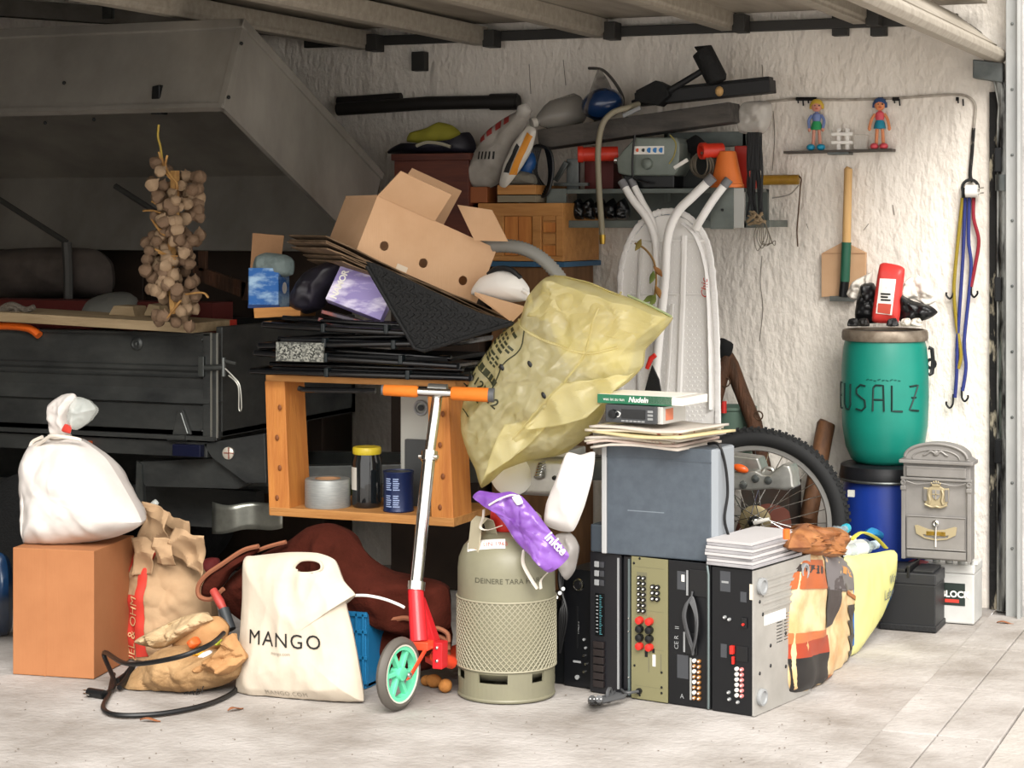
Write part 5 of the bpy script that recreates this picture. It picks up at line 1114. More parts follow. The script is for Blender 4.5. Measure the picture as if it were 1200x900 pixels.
MB(RM).box(.052, .132, -.0155, -.013, .014, .042).build('display', mat('dark display', '#07090b', .1), t)
MB(RM).lathe([(0, 0), (.014, 0), (.013, .012), (0, .013)], 16, (.025, -.014, .026), R3(90, 'X')).build('volume_knob', BLACKP, t, smooth=True)
MB(RM).torus((.040, -.015, .026), .008, .003, 14, 6, R3(90, 'X')).build('ring_key', CHROME, t, smooth=True)
for k in range(6): MB(RM).box(.052+.0135*k, .063+.0135*k, -.017, -.014, .004, .009).build('preset_key', GREYP, t, bevel=.001)
for k in range(3): MB(RM).box(.14, .158, -.016, -.014, .012+.011*k, .019+.011*k).build('side_key', GREYP, t, bevel=.001)
MB(RM).box(.1835, .184, .02, .07, .01, .045).build('orange_label', mat('orange label', '#cf7a5a', .6), t)
GM = frame(P(700, 0, -1.93), -7); GM.translation.z = zr + .056
t = thing('green_book', 'thin book with green spine on top of the car radio', 'book', GM.translation)
MB(GM).box(0, .25, 0, .004, 0, .027).build('spine', mat('green cover', '#1f6a4a', .5), t, bevel=.001)
MB(GM).box(0, .25, .004, .18, 0, .002).build('cover', mat('green cover'), t); MB(GM).box(0, .25, .004, .18, .025, .027).build('cover', WHITEPRINT, t); MB(GM).box(.004, .246, .004, .176, .002, .025).build('pages', PAPER, t)
MB(GM).box(.155, .285, .0, .18, .002, .026).build('slip_case', mat('white card', '#d6d2ca', .6), t, bevel=.001)
letters('Nudeln', lambda u, v: GM @ Vector((.105+u, -.001, .007+v)), .022, WHITEPRINT, t, .0006, shear=.25, align='LEFT')
letters('was ist zu tun', lambda u, v: GM @ Vector((.02+u, -.001, .009+v)), .013, WHITEPRINT, t, align='LEFT')
# grey booklets on the receiver
BK = [mat('grey booklet', '#9c9a9c', .6, 0, '#8b898c', 12), mat('pale booklet', '#b5b2b2', .6)]
for k in range(8):
    M = frame(AM @ Vector((ax_(833)-.01, -.012 + rnd.uniform(-.004, .004), HZ)), AY + rnd.uniform(-1.5, 1.5))
    MB(M).box(rnd.uniform(-.003, .003), .155+rnd.uniform(-.004, .004), 0, .32+rnd.uniform(-.01, .01), .001+.0095*k, .0095+.0095*k).build('booklet', BK[k % 2], bevel=.001, label='grey booklet in the stack on the receiver, ' + ('lowest', 'second from below', 'third from below', 'fourth from below', 'fourth from the top', 'third from the top', 'second from the top', 'topmost')[k], cat='booklet', group='grey booklets on the receiver')
MB().tube([AM @ Vector((ax_(900), .12, HZ+.076)), AM @ Vector((ax_(900), .12, HZ+.105))], .011, 10).build('orange_marker', ORANGEP, smooth=True, label='small orange stub standing on the booklets', cat='marker')
# ================================================================ right side on the floor
def PX(px, py, x):
    t = (px-CX)/FPX; D = (x-CAM.x)/(CS*t - SN); l = t*D
    return Vector((x, CAM.y + CS*D + SN*l, CAM.z - (py-CY)/FPX*D))
# bicycle wheel
wcn = P(885, 612, -.50); wcn.z = .347; RW = Matrix.Rotation(R(12), 3, 'Z') @ Matrix.Rotation(R(90), 3, 'X')
bw = thing('bicycle_wheel', 'knobbly bicycle wheel with quick release leaning behind the speaker box', 'wheel', (wcn.x, wcn.y, 0))
MB().torus(wcn, .308, .033, 64, 12, RW).build('tyre', mat('tyre rubber', '#191a1b', .75), bw, smooth=True)
kn = MB()
for k in range(84):
    for s_, rr_ in ((-1, .335), (1, .335), (0, .342)):
        a = 2*math.pi*(k + (.5 if s_ == 0 else 0))/84; c = wcn + RW @ Vector((rr_*math.cos(a), rr_*math.sin(a), .020*s_)); u = RW @ Vector((math.cos(a), math.sin(a), 0))
        kn.bar(c - u*.005, c + u*.006, .011, .013, RW @ Vector((0, 0, 1)))
kn.build('tread_knobs', mat('tyre rubber'), bw, kind='stuff')
MB().lathe([(.262, -.011), (.280, -.013), (.284, 0), (.280, .013), (.262, .011), (.258, 0), (.262, -.011)], 64, wcn, RW).build('rim', mat('alloy rim', '#b9b8b4', .35, .7), bw, smooth=True)
hub = MB().lathe([(0, -.045), (.010, -.045), (.012, -.03), (.024, -.029), (.024, -.024), (.014, -.02), (.013, .02), (.024, .024), (.024, .029), (.012, .03), (.010, .045), (0, .045)], 20, wcn, RW).build('hub', CHROME, bw, smooth=True)
for k in range(32):
    s_ = 1 if k % 2 else -1; a = 2*math.pi*k/32; b = a + (1 if (k//2) % 2 else -1)*1.15
    MB().tube([wcn + RW @ Vector((.022*math.cos(b), .022*math.sin(b), .026*s_)), wcn + RW @ Vector((.262*math.cos(a), .262*math.sin(a), .003*s_))], .0017, 5).build('spoke', CHROME, bw)
MB().tube([wcn + RW @ Vector((0, 0, .045)), wcn + RW @ Vector((.02, .008, .058)), wcn + RW @ Vector((.055, .018, .06))], [.008, .008, .006], 8).build('quick_release', WHITEP, hub, smooth=True)
MB().lathe([(.02, 0), (.055, .0), (.058, .002), (.05, .004), (.02, .004), (.02, 0)], 28, wcn, RW @ R3(180, 'X')).build('sprocket', mat('dull brass disc', '#7f7356', .5, .6), bw, smooth=True)
# wooden yoke with black cap
yk = thing('wooden_yoke', 'weathered wooden yoke leaning on the wall beside the ironing board', 'yoke', P(850, 640, -.25))
MB().tube([P(853, 415, -.2), P(857, 428, -.2), P(870, 462, -.2), P(884, 496, -.22), P(897, 560, -.25), P(905, 700, -.3)], [.02, .03, .028, .03, .03, .025], 10).build('arm', OLDWOOD, yk, smooth=True)
MB().tube([P(852, 418, -.22), P(846, 440, -.24), P(838, 475, -.26), P(836, 540, -.28), P(838, 705, -.3)], [.02, .028, .024, .022, .02], 10).build('arm', OLDWOOD, yk, smooth=True)
m = MB().ball(P(848, 408, -.22), (.036, .03, .04), 14, 10); m.v = [v + Vector((.008, 0, .006))*noise.noise(v*30) for v in m.v]
m.build('cap', mat('black cloth', '#0c0c0d', .9), yk, smooth=True)
MB().torus(P(889, 487, -.24), .016, .003, 16, 6, R3(90, 'X')).build('iron_ring', mat('rusty iron', '#5a4636', .6, .5), yk, smooth=True)
MB().torus(P(850, 448, -.26), .018, .003, 16, 6, R3(70, 'X')).build('iron_ring', mat('rusty iron'), yk, smooth=True)
# green bucket, red knob, red-brown box behind the wheel
gt = thing('green_bucket', 'dull green plastic bucket behind the bicycle wheel', 'bucket', P(862, 560, -.12))
MB().lathe([(0, 0), (.07, 0), (.09, .27), (.096, .275), (.096, .285), (.088, .285), (.07, .01), (0, .01)], 28, P(858, 562, -.13)).build('pail', mat('dull green plastic', '#5d7466', .5), gt, smooth=True)
MB().tube([P(848, 484, -.24), P(848, 470, -.24)], .012, 10).build('red_knob', REDP, gt, smooth=True)
MB().box(P(868,0,-.33).x, P(925,0,-.33).x, -.33, -.15, 0, P(900, 565, -.33).z).build('dark_crate', mat('dark painted crate', '#2a2f2b', .7, 0, '#3d2a20', 8), bevel=.004, label='dark wooden crate on the floor behind the bicycle wheel', cat='crate')
MB().pillow(PP([(858, 640), (870, 600), (900, 590), (925, 600), (930, 660), (900, 690), (862, 690)], -.36), (0, -.03, 0), wr=.01, seed=3).build('brown_cloth', mat('old brown cloth', '#5a3126', .9), smooth=True, label='old brown cloth hanging behind the wheel spokes', cat='cloth')
ps = thing('wooden_post', 'round wooden tool handle leaning on the wall between wheel and green drum', 'handle', P(943, 640, -.36))
MB().tube([P(969, 495, -.1), P(968, 497, -.1), P(948, 604, -.26), FL(938, 700, 0)+Vector((0,.1,0))], [.030, .035, .033, .032], 14).build('shaft', mat('worn brown handle', '#6e4a2e', .7, 0, '#4a2f1c', 6, (5, 5, .7), bump=.3, bscale=20), ps, smooth=True)
# ---------------------------------------------------------------- drums
bc = P(1037, 640, -.180); bc.z = 0
GRN_ = mat('turquoise drum plastic', '#107e6e', .4, 0, '#0d7062', 4, lo=.3, hi=.8)
bd_ = thing('blue_drum', 'blue plastic drum with black rim under the turquoise drum', 'drum', bc)
BLU = mat('blue drum plastic', '#14348a', .38, 0, '#102c78', 5)
mbb = MB().lathe([(0, 0), (.14, 0), (.155, .02), (.165, .12), (.168, .28), (.162, .42), (.150, .49), (.150, .51), (0, .51)], 40, bc); mbb.build('body', BLU, bd_, smooth=True)
MB().lathe([(.148, .485), (.168, .49), (.170, .50), (.166, .52), (.164, .538), (.150, .545), (0, .545)], 40, bc).build('lid', mat('black drum lid', '#15161a', .4), bd_, smooth=True)
MB().torus(bc+Vector((0,0,.487)), .166, .006, 40, 8).build('clamp_ring', STEEL, bd_, smooth=True)
tc_ = Vector((SN, -CS, 0)); rc_ = Vector((CS, SN, 0))
hq = bc + rc_*.08 + tc_*.155 + Vector((0, 0, .36))
MB().torus(hq, .026, .007, 18, 8, R3(90, 'X') @ R3(30, 'Y')).build('handle', BLACKP, bd_, smooth=True)
pq = P(998, 578, -.40); MB().box(pq.x-.012, pq.x+.012, pq.y-.012, pq.y, pq.z-.012, pq.z+.012).build('sticker', mat('pale sticker', '#b9b9b0', .6), bd_)
g0 = bc + Vector((0, 0, .546))
gd_ = thing('turquoise_drum', 'turquoise salt drum with black hand lettering on the blue drum', 'drum', g0)
gpr = [(0, 0), (.105, 0), (.125, .015), (.145, .06), (.158, .14), (.162, .25), (.160, .36), (.154, .43), (.148, .455), (.146, .47), (.14, .47), (0, .46)]
mgd = MB().lathe(gpr, 48, g0); mgd.build('body', GRN_, gd_, smooth=True)
MB().lathe([(.146, .455), (.157, .458), (.160, .468), (.159, .488), (.155, .496), (.146, .498), (.146, .455)], 48, g0).build('clamp_ring', mat('tarnished ring', '#9a8f80', .5, .4, '#6b5e50', 12), gd_, smooth=True)
MB().lathe([(0, .47), (.146, .474), (.146, .488), (0, .485)], 40, g0).build('lid', mat('dark drum lid', '#2a2826', .6), gd_, smooth=True)
hq = g0 + rc_*.160 + tc_*.02 + Vector((0, 0, .38))
MB().tube([hq+Vector((0,0,.05)), hq+rc_*.012+Vector((0,0,.045)), hq+rc_*.016, hq+rc_*.012-Vector((0,0,.045)), hq-Vector((0,0,.05))], .008, 8).build('handle', BLACKP, gd_, smooth=True)
MB().torus(hq+rc_*.008-Vector((0,0,.01)), .016, .006, 14, 6, R3(90, 'X')).build('handle_boss', BLACKP, gd_, smooth=True)
ST = {'U': [[(0, 1), (0, .2), (.25, 0), (.6, 0), (.8, .2), (.8, 1)]], 'S': [[(.8, .95), (.4, 1), (.05, .85), (.05, .65), (.4, .52), (.75, .4), (.8, .15), (.5, 0), (.0, .05)]], 'A': [[(0, 0), (.05, .9), (.2, 1), (.75, 1), (.8, 0)], [(.05, .45), (.8, .45)]],
      'L': [[(0, 1), (0, .02), (.8, .0)]], 'Z': [[(0, .95), (.8, 1), (0, .05), (.85, 0)], [(.15, .52), (.6, .52)]], 'E': [[(.75, 1), (0, 1), (0, 0), (.8, 0)], [(0, .5), (.6, .5)]], 'R': [[(0, 0), (0, 1), (.6, .95), (.65, .6), (0, .5), (.75, 0)]], 'T': [[(0, 1), (.8, 1)], [(.4, 1), (.4, 0)]]}
DI = mat('black marker ink', '#0a2a26', .6)
for k, ch_ in enumerate('STREUSALZ'):
    th0 = (k - 4)*24.5 - 75
    m = MB()
    for st in ST[ch_]:
        path = []
        for u, v in [((a[0]*(1-t)+b[0]*t), (a[1]*(1-t)+b[1]*t)) for a, b in zip(st, st[1:]) for t in (0, .25, .5, .75)] + [st[-1]]:
            an = R(-67.5 + th0 + u*18); z = .205 + .095*v; path.append(g0 + Vector((.1625*math.cos(an), .1625*math.sin(an), z)))
        m.tube(path, .0036, 5)
    m.build('letter', DI, gd_)
for k in range(9):
    an = R(-67.5 - 35 + 5.2*k); MB().tube([g0 + Vector((.1625*math.cos(an), .1625*math.sin(an), .318+.002*(k % 2))), g0 + Vector((.1625*math.cos(an+.06), .1625*math.sin(an+.06), .323-.003*(k % 3)))], .002, 4).build('faint_mark', mat('faint marker', '#0d5f55', .6), gd_)
# heap on the turquoise drum
ytop = bc.y - .03
t = thing('red_pouch', 'red foil pouch with white label standing on the turquoise drum', 'pouch', P(1040, 378, ytop-.06))
mrp = MB().pillow(PP([(1022, 376), (1025, 345), (1031, 310), (1045, 309), (1060, 315), (1057, 345), (1053, 378), (1038, 379)], ytop-.06), (0, -.028, 0), wr=.003, ws=12, K=14, power=.4)
mrp.build('pouch', mat('red foil', '#c43a35', .35), t, smooth=True)
patch(mrp, PP([(1028, 367), (1047, 369), (1052, 327), (1033, 326)], ytop-.06), dr, 6, .002, WHITEPRINT, 'label', t)
patch(mrp, PP([(1030, 366), (1045, 368), (1047, 356), (1031, 355)], ytop-.06), dr, 4, .004, mat('red picture', '#c2503f', .6), 'picture', t)
for k in range(3): patch(mrp, PP([(1034, 352-3.5*k), (1046-3*(k % 2), 352.5-3.5*k), (1046-3*(k % 2), 350.5-3.5*k), (1034, 350-3.5*k)], ytop-.06), dr, 3, .004, PRINT, 'text_line', t)
MB().pillow(PP([(992, 345), (1000, 330), (1015, 322), (1022, 320), (1020, 345), (1002, 352)], ytop), (0, -.03, 0), wr=.008, ws=16, K=18, crumple=.06).build('white_rag', mat('white rag', '#dcd6cc', .8), smooth=True, label='white rag behind the red pouch, over the spade side', cat='rag')
MB().pillow(PP([(1056, 352), (1060, 330), (1075, 322), (1092, 338), (1098, 352), (1086, 358), (1070, 350)], ytop), (0, -.03, 0), wr=.008, ws=16, K=18, seed=2, crumple=.06).build('white_rag', mat('white rag'), smooth=True, label='white rag right behind the red pouch, over the cord side', cat='rag')
MB().pillow(PP([(1003, 376), (1004, 352), (1010, 333), (1024, 332), (1030, 350), (1030, 378)], ytop-.02), (0, -.04, 0), wr=.006, ws=14, K=18, seed=3, crumple=.05).build('black_pouch', mat('black foil', '#111214', .4), smooth=True, label='black pouch left behind the red pouch on the drum', cat='pouch')
MB().pillow(PP([(1054, 376), (1056, 345), (1068, 352), (1090, 358), (1099, 366), (1088, 374), (1070, 378)], ytop-.03), (0, -.04, 0), wr=.006, ws=14, K=18, seed=4, crumple=.06).build('black_bag', mat('black foil'), smooth=True, label='crumpled black bag spilling over the drum rim', cat='bag')
for k, (px, c_) in enumerate(((1000, '#141414'), (1012, '#1b1a18'), (1046, '#18181a'), (1062, '#cfc7ba'), (1074, '#bdb7ac'))):
    MB().pillow(PP([(px-7, 382), (px-5, 374), (px+4, 373), (px+7, 382)], ytop-.11), (0, -.012, 0), wr=.003, ws=30, K=8, seed=k, crumple=.03).build('plastic_scrap', mat('scrap %d' % k, c_, .6), smooth=True, label=('black scrap at the rim ring clasp', 'black scrap in front of the black pouch', 'dark scrap at the foot of the red pouch', 'white scrap beside the red pouch foot', 'pale scrap under the crumpled black bag')[k], cat='scrap', group='scraps on the drum rim')
# ---------------------------------------------------------------- batteries and mailbox
bt = thing('car_battery', 'black car battery on the floor before the mailbox', 'battery', FL(1068, 733))
x0, x1, y0 = FL(1037, 733).x, FL(1103, 735).x, -.56; BB_ = mat('black battery case', '#1c1d1f', .5)
MB().box(x0, x1, y0, y0+.17, .0, .165).build('case', BB_, bt, bevel=.004)
MB().box(x0-.004, x1+.004, y0-.006, y0+.175, 0, .022).build('foot_ledge', BB_, bt, bevel=.003)
MB().box(x0-.002, x1+.002, y0-.003, y0+.172, .165, .205).build('lid', mat('black battery lid', '#242528', .45), bt, bevel=.005)
MB().box(x0+.02, x0+.085, y0+.0, y0+.16, .205, .218).build('vent_cover', BB_, bt, bevel=.003); MB().box(x0+.11, x1-.01, y0+.01, y0+.16, .205, .215).build('vent_cover', BB_, bt, bevel=.003)
MB().box(x0+.093, x0+.103, y0-.008, y0+.17, .19, .23).build('strap', BLACKP, bt, bevel=.002)
for k in range(9): MB().box(x0+.012+.021*k, x0+.024+.021*k, y0-.0085, y0-.005, .004, .018).build('ledge_rib', BB_, bt)
wt = thing('white_battery', 'translucent white car battery with dark label under the mailbox', 'battery', FL(1120, 717))
x0, x1, y0 = FL(1103, 722).x-.05, P(1143, 700, -.34).x, -.365; WB_ = mat('milky battery case', '#c4c4c0', .4, 0, '#b3b3b0', 6)
MB().box(x0, x1, y0, y0+.17, 0, .18).build('case', WB_, wt, bevel=.006); MB().box(x0-.002, x1+.002, y0-.003, y0+.172, .18, .212).build('lid', WB_, wt, bevel=.006)
for k in range(4): MB().lathe([(0, 0), (.014, 0), (.014, .014), (0, .016)], 12, (x0+.05+.045*k, y0+.03, .212)).build('cell_cap', WB_, wt, smooth=True)
lx0, lx1 = P(1101, 0, y0).x, P(1131, 0, y0).x; MB().box(lx0-.01, lx1, y0-.002, y0, .065, .145).build('label', mat('dark label', '#1f2a26', .5), wt)
letters('BLOCK', lambda u, v: Vector((lx0+.004+u, y0-.003, .095+v)), .032, WHITEPRINT, wt, .001, align='LEFT')
MB().box(lx0+.02, lx0+.07, y0-.003, y0-.002, .075, .087).build('red_mark', REDPRINT, wt)
MB().pillow([P(x, y, -.36) for x, y in ((1058, 664), (1070, 655), (1088, 658), (1086, 664))], (0, -.01, 0), wr=.003, K=5).build('pink_scrap', mat('pink scrap', '#c86a72', .6), smooth=True, label='pink scrap of plastic on the black battery', cat='scrap')
# mailbox
MP = mat('pewter paint', '#8a8784', .5, .25, '#7a7774', 7); BRZ = mat('worn bronze', '#a79a7c', .45, .4)
yM = -.445; zM = .236; xm0, xm1 = P(1056, 0, yM).x, P(1139, 0, yM).x; wM = xm1-xm0; hM = .412; xc = (xm0+xm1)/2
mb_ = thing('mailbox', 'pewter grey ornamental mailbox with crest, standing on the batteries', 'mailbox', (xc, yM, zM))
MB().box(xm0+.006, xm1-.006, yM+.006, yM+.09, zM, zM+hM-.05).build('body', MP, mb_, bevel=.004)
arch = [(xm0, zM+hM-.055)] + [(xc - wM*.44*math.cos(R(a)), zM+hM-.045+.05*math.sin(R(a))) for a in range(0, 181, 12)] + [(xm1, zM+hM-.055)]
MB().prism([(x, yM-.006, z) for x, z in arch], (0, .10, 0)).build('arched_top', MP, mb_, bevel=.003)
MB().tube([(x, yM-.008, z) for x, z in arch[1:-1]], .006, 8).build('arch_moulding', MP, mb_, smooth=True)
MB().tube([(xc - wM*.33*math.cos(R(a)), yM-.008, zM+hM-.048+.032*math.sin(R(a))) for a in range(0, 181, 12)], .003, 6).build('arch_moulding', MP, mb_, smooth=True)
MB().box(xm0-.006, xm1+.006, yM-.012, yM+.095, zM+hM-.068, zM+hM-.055).build('cornice', MP, mb_, bevel=.003)
sl_ = MB().box(xm0+.02, xm1-.02, yM-.008, yM+.006, zM+hM-.115, zM+hM-.078).build('letter_flap', MP, mb_, bevel=.003)
MB().box(xm0+.022, xm1-.022, yM-.010, yM-.006, zM+hM-.083, zM+hM-.078).build('flap_lip', MP, sl_)
MB().box(xm0-.001, xm1+.001, yM-.004, yM+.006, zM+hM-.128, zM+hM-.118).build('moulding', MP, mb_, bevel=.002)
for xs in (xm0+.009, xm1-.009):
    col = MB().box(xs-.007, xs+.007, yM-.008, yM+.006, zM, zM+hM-.13).build('pilaster', MP, mb_, bevel=.002)
    MB().box(xs-.010, xs+.010, yM-.012, yM+.006, zM+hM-.165, zM+hM-.150).build('capital', MP, col, bevel=.003)
    MB().torus((xs, yM-.009, zM+hM-.137), .007, .003, 14, 6, R3(90, 'X')).build('scroll', MP, col, smooth=True)
for s_ in (-1, 1): MB().tube(spline([(xc, yM-.012, zM+hM-.03), (xc+s_*.018, yM-.010, zM+hM-.022), (xc+s_*.034, yM-.010, zM+hM-.032), (xc+s_*.044, yM-.010, zM+hM-.036)], 5), .004, 6).build('leaf_scroll', MP, mb_, smooth=True)
MB().ball((xc, yM-.010, zM+hM-.028), (.012, .005, .010), 12, 8).build('shell_ornament', MP, mb_, smooth=True)
MB().tube(spline([(xm0+.02, yM-.008, zM+hM-.132), (xm0+.06, yM-.008, zM+hM-.142), (xc, yM-.008, zM+hM-.134), (xm1-.06, yM-.008, zM+hM-.142), (xm1-.02, yM-.008, zM+hM-.132)], 6), .003, 6).build('garland', MP, mb_, smooth=True)
# crest
cz = zM+.236
cst = MB().prism([(xc + x*.001, yM-.004, cz + z*.001) for x, z in ((-46, 24), (-28, 22), (-14, 30), (14, 30), (28, 22), (46, 24), (44, -20), (36, -38), (18, -46), (0, -50), (-18, -46), (-36, -38), (-44, -20))], (0, .010, 0)).build('crest', BRZ, mb_, bevel=.003)
MB().prism([(xc + x*.001, yM-.009, cz + z*.001) for x, z in ((-14, 16), (14, 16), (14, -6), (8, -16), (0, -20), (-8, -16), (-14, -6))], (0, .006, 0)).build('shield', MP, cst, bevel=.002)
MB().bar((xc, yM-.010, cz-.018), (xc, yM-.010, cz+.015), .003, .003, (0,1,0)).build('shield_bar', BRZ, cst); MB().bar((xc-.013, yM-.010, cz+.001), (xc+.013, yM-.010, cz+.001), .003, .003).build('shield_bar', BRZ, cst)
for s_ in (-1, 1):
    MB().tube(spline([(xc+s_*.022, yM-.009, cz+.018), (xc+s_*.026, yM-.010, cz), (xc+s_*.022, yM-.010, cz-.02), (xc+s_*.026, yM-.008, cz-.034)], 5), .005, 6).build('supporter', BRZ, cst, smooth=True)
    for q in range(3): MB().tube([(xc+s_*(.033+.005*q), yM-.007, cz+.018), (xc+s_*(.034+.004*q), yM-.007, cz-.024)], .002, 5).build('mantle_fold', MP, cst)
for q in range(5): MB().ball((xc-.016+.008*q, yM-.008, cz+.040+.006*math.sin(math.pi*q/4)), .004, 8, 5).build('crown_pearl', BRZ, cst, smooth=True)
MB().prism([(xc + x*.001, yM-.008, cz + z*.001) for x, z in ((-14, 29), (14, 29), (17, 40), (8, 36), (0, 50), (-8, 36), (-17, 40))], (0, .010, 0)).build('crown', BRZ, cst, bevel=.002)
MB().tube(spline([(xc-.04, yM-.007, cz-.036), (xc-.015, yM-.009, cz-.045), (xc, yM-.009, cz-.042), (xc+.015, yM-.009, cz-.045), (xc+.04, yM-.007, cz-.036)], 4), .004, 6).build('ribbon', BRZ, cst, smooth=True)
dz0 = zM+.04; dz1 = zM+.155
dm = MB().box(xm0+.022, xm1-.022, yM-.004, yM+.006, dz0, dz1).build('door', MP, mb_, bevel=.003)
MB().tube([(xm0+.022, yM-.005, dz0), (xm1-.022, yM-.005, dz0), (xm1-.022, yM-.005, dz1), (xm0+.022, yM-.005, dz1)], .003, 6, True).build('door_frame', MP, dm)
MB().lathe([(0, 0), (.012, 0), (.012, .012), (.008, .014), (0, .012)], 16, (xc, yM-.004, dz1-.022), R3(90, 'X')).build('lock', CHROME, dm, smooth=True)
MB().box(xc-.0015, xc+.0015, yM-.02, yM-.016, dz1-.028, dz1-.016).build('key_slot_shade', BLACKP, dm)  # black patch stands for the shade inside the keyhole
holed([(x*.001, z*.001) for x, z in ((-75, 12), (-66, 14), (-30, 2), (0, -2), (30, 2), (66, 14), (75, 12), (70, -16), (40, -32), (0, -38), (-40, -32), (-70, -16))], [[(x*.001, z*.001) for x, z in ((-46, -17), (0, -22), (46, -17), (42, -27), (0, -33), (-42, -27))]], .006, Matrix.Translation((xc, yM-.007, dz1-.045))).build('name_plate', BRZ, dm)
MB().box(xc-.035, xc+.035, yM-.010, yM-.006, dz1-.066, dz1-.05).build('brass_strip', BRASS, dm, bevel=.001)
MB().tube([(xc+.002, yM-.012, dz1-.03), (xc, yM-.014, dz1-.075)], .004, 6).build('key_tag', CHROME, dm); MB().tube([(xc, yM-.013, dz1-.075), (xc, yM-.013, dz1-.105)], .0025, 6).build('key', WHITEP, dm)
MB().box(xm0+.02, xm1-.02, yM-.004, yM+.006, zM+.006, zM+.034).build('base_panel', MP, mb_, bevel=.003)
# ---------------------------------------------------------------- shopping bags behind the receiver
XB = -.345
pbg = thing('printed_bag', 'shopping bag printed with orange and black photo pattern', 'shopping bag', FL(940, 800))
mpb = MB().pillow([PX(x, y, XB) for x, y in [(922, 812), (921, 760), (922, 700), (928, 655), (945, 640), (975, 645), (990, 665), (993, 720), (990, 768), (972, 796), (945, 812)]], (.05, 0, 0), wr=.006, ws=8, seed=71, K=16, sub=8, crumple=.02, power=.35, backk=.8)
mpb.v = [Vector((v.x, v.y, max(v.z, .002))) for v in mpb.v]
mpb.build('film', mat('cream film', '#d3bd92', .45, 0, '#c08a52', 7, lo=.45, hi=.75), pbg, smooth=True)
for q4, c_ in (([(921, 690), (948, 688), (948, 655), (926, 655)], '#a8562a'), ([(921, 668), (946, 672), (948, 662), (924, 660)], '#2c2422'), ([(921, 755), (950, 742), (950, 735), (921, 742)], '#b8683c'), ([(921, 772), (951, 762), (951, 742), (921, 754)], '#9c3a20'), ([(922, 811), (951, 811), (951, 762), (921, 772)], '#1b1919'),
               ([(950, 690), (986, 690), (986, 655), (950, 648)], '#6f6a6c'), ([(949, 735), (957, 730), (966, 688), (950, 686)], '#3a3230'), ([(955, 690), (974, 692), (972, 672), (955, 676)], '#4a4242'), ([(968, 668), (984, 676), (984, 668), (970, 660)], '#c98a4a'), ([(952, 811), (968, 800), (970, 788), (952, 790)], '#b5662c'), ([(975, 695), (991, 705), (991, 699), (975, 690)], '#9c5a2c')):
    patch(mpb, [PX(*q, XB) for q in q4], (-1, 0, 0), 8, .004, mat('print '+c_, c_, .45), 'print_area', pbg)
for k in range(7): patch(mpb, [PX(*q, XB) for q in [(978+(k % 2)*2, 718+9*k), (991, 716+8*k), (991, 706+8*k), (975+3*(k % 2), 708+9*k)]], (-1, 0, 0), 4, .004, mat('print #3a3230'), 'print_area', pbg)
for p0, p1 in (((930, 655), (958, 640)), ((970, 642), (988, 660))):
    MB().tube(spline([PX(*p0, XB), PX((p0[0]+p1[0])/2, min(p0[1], p1[1])-14, XB), PX(*p1, XB)], 5), .007, 5, flat=.3).build('strap', mat('dark strap', '#2b2a2c', .6), pbg, smooth=True)
ocb = MB().pillow([PX(x, y, XB+.02) for x, y in [(924, 642), (930, 626), (945, 613), (962, 619), (978, 618), (986, 632), (982, 650), (960, 654), (938, 648)]], (.045, 0, 0), wr=.006, ws=14, seed=72, K=14, sub=7, crumple=.07)
ocb.build('orange_bag', mat('orange brown film', '#6e3c1c', .5, 0, '#a06a3c', 14), smooth=True, label='crumpled orange brown bag stuffed in the printed shopping bag', cat='bag')
ybg = thing('yellow_shopper', 'pale yellow shopping bag with grey lettering before the blue drum', 'shopping bag', FL(1000, 765))
def PV(px, py, A, B):
    t = (px-CX)/FPX; d = Vector((-SN + CS*t, CS + SN*t, 0)); n = Vector((B.y-A.y, A.x-B.x, 0)); D = (A-CAM).dot(n)/d.dot(n)
    return Vector((CAM.x + d.x*D, CAM.y + d.y*D, CAM.z - (py-CY)/FPX*D))
YA, YBB = Vector((-.335, -1.10, 0)), Vector((-.285, -.64, 0)); yu = (YBB-YA).normalized(); yn = Vector((yu.y, -yu.x, 0))
myb = MB().pillow([PV(x, y, YA, YBB) for x, y in [(986, 772), (987, 720), (989, 655), (1000, 651), (1025, 648), (1048, 645), (1047, 668), (1041, 694), (1028, 725), (1008, 756), (994, 774)]], yn*.035, wr=.004, ws=6, seed=75, K=16, sub=8, power=.4)
myb.v = [Vector((v.x, v.y, max(v.z, .001))) for v in myb.v]
myb.build('bag', mat('pale yellow film', '#cfcc86', .4), ybg, smooth=True)
dx_ = -yn
for q4 in ([(986, 768), (991, 770), (992, 690), (988, 690)], [(1028, 728), (1034, 718), (1040, 696), (1036, 700)]): patch(myb, [PV(*q, YA, YBB) for q in q4], dx_, 5, .004, mat('blue print', '#3b6aa8', .5), 'blue_stripe', ybg)
for st_, q_, sz in (('Lebens', (1024, 703), .052), ('Wir Le', (1030, 684), .045)):
    letters(st_, onto(myb, PV(*q_, YA, YBB), yu, (0, 0, 1), dx_, .004), sz, mat('slate print', '#5d6670', .6), ybg, .0, align='LEFT')
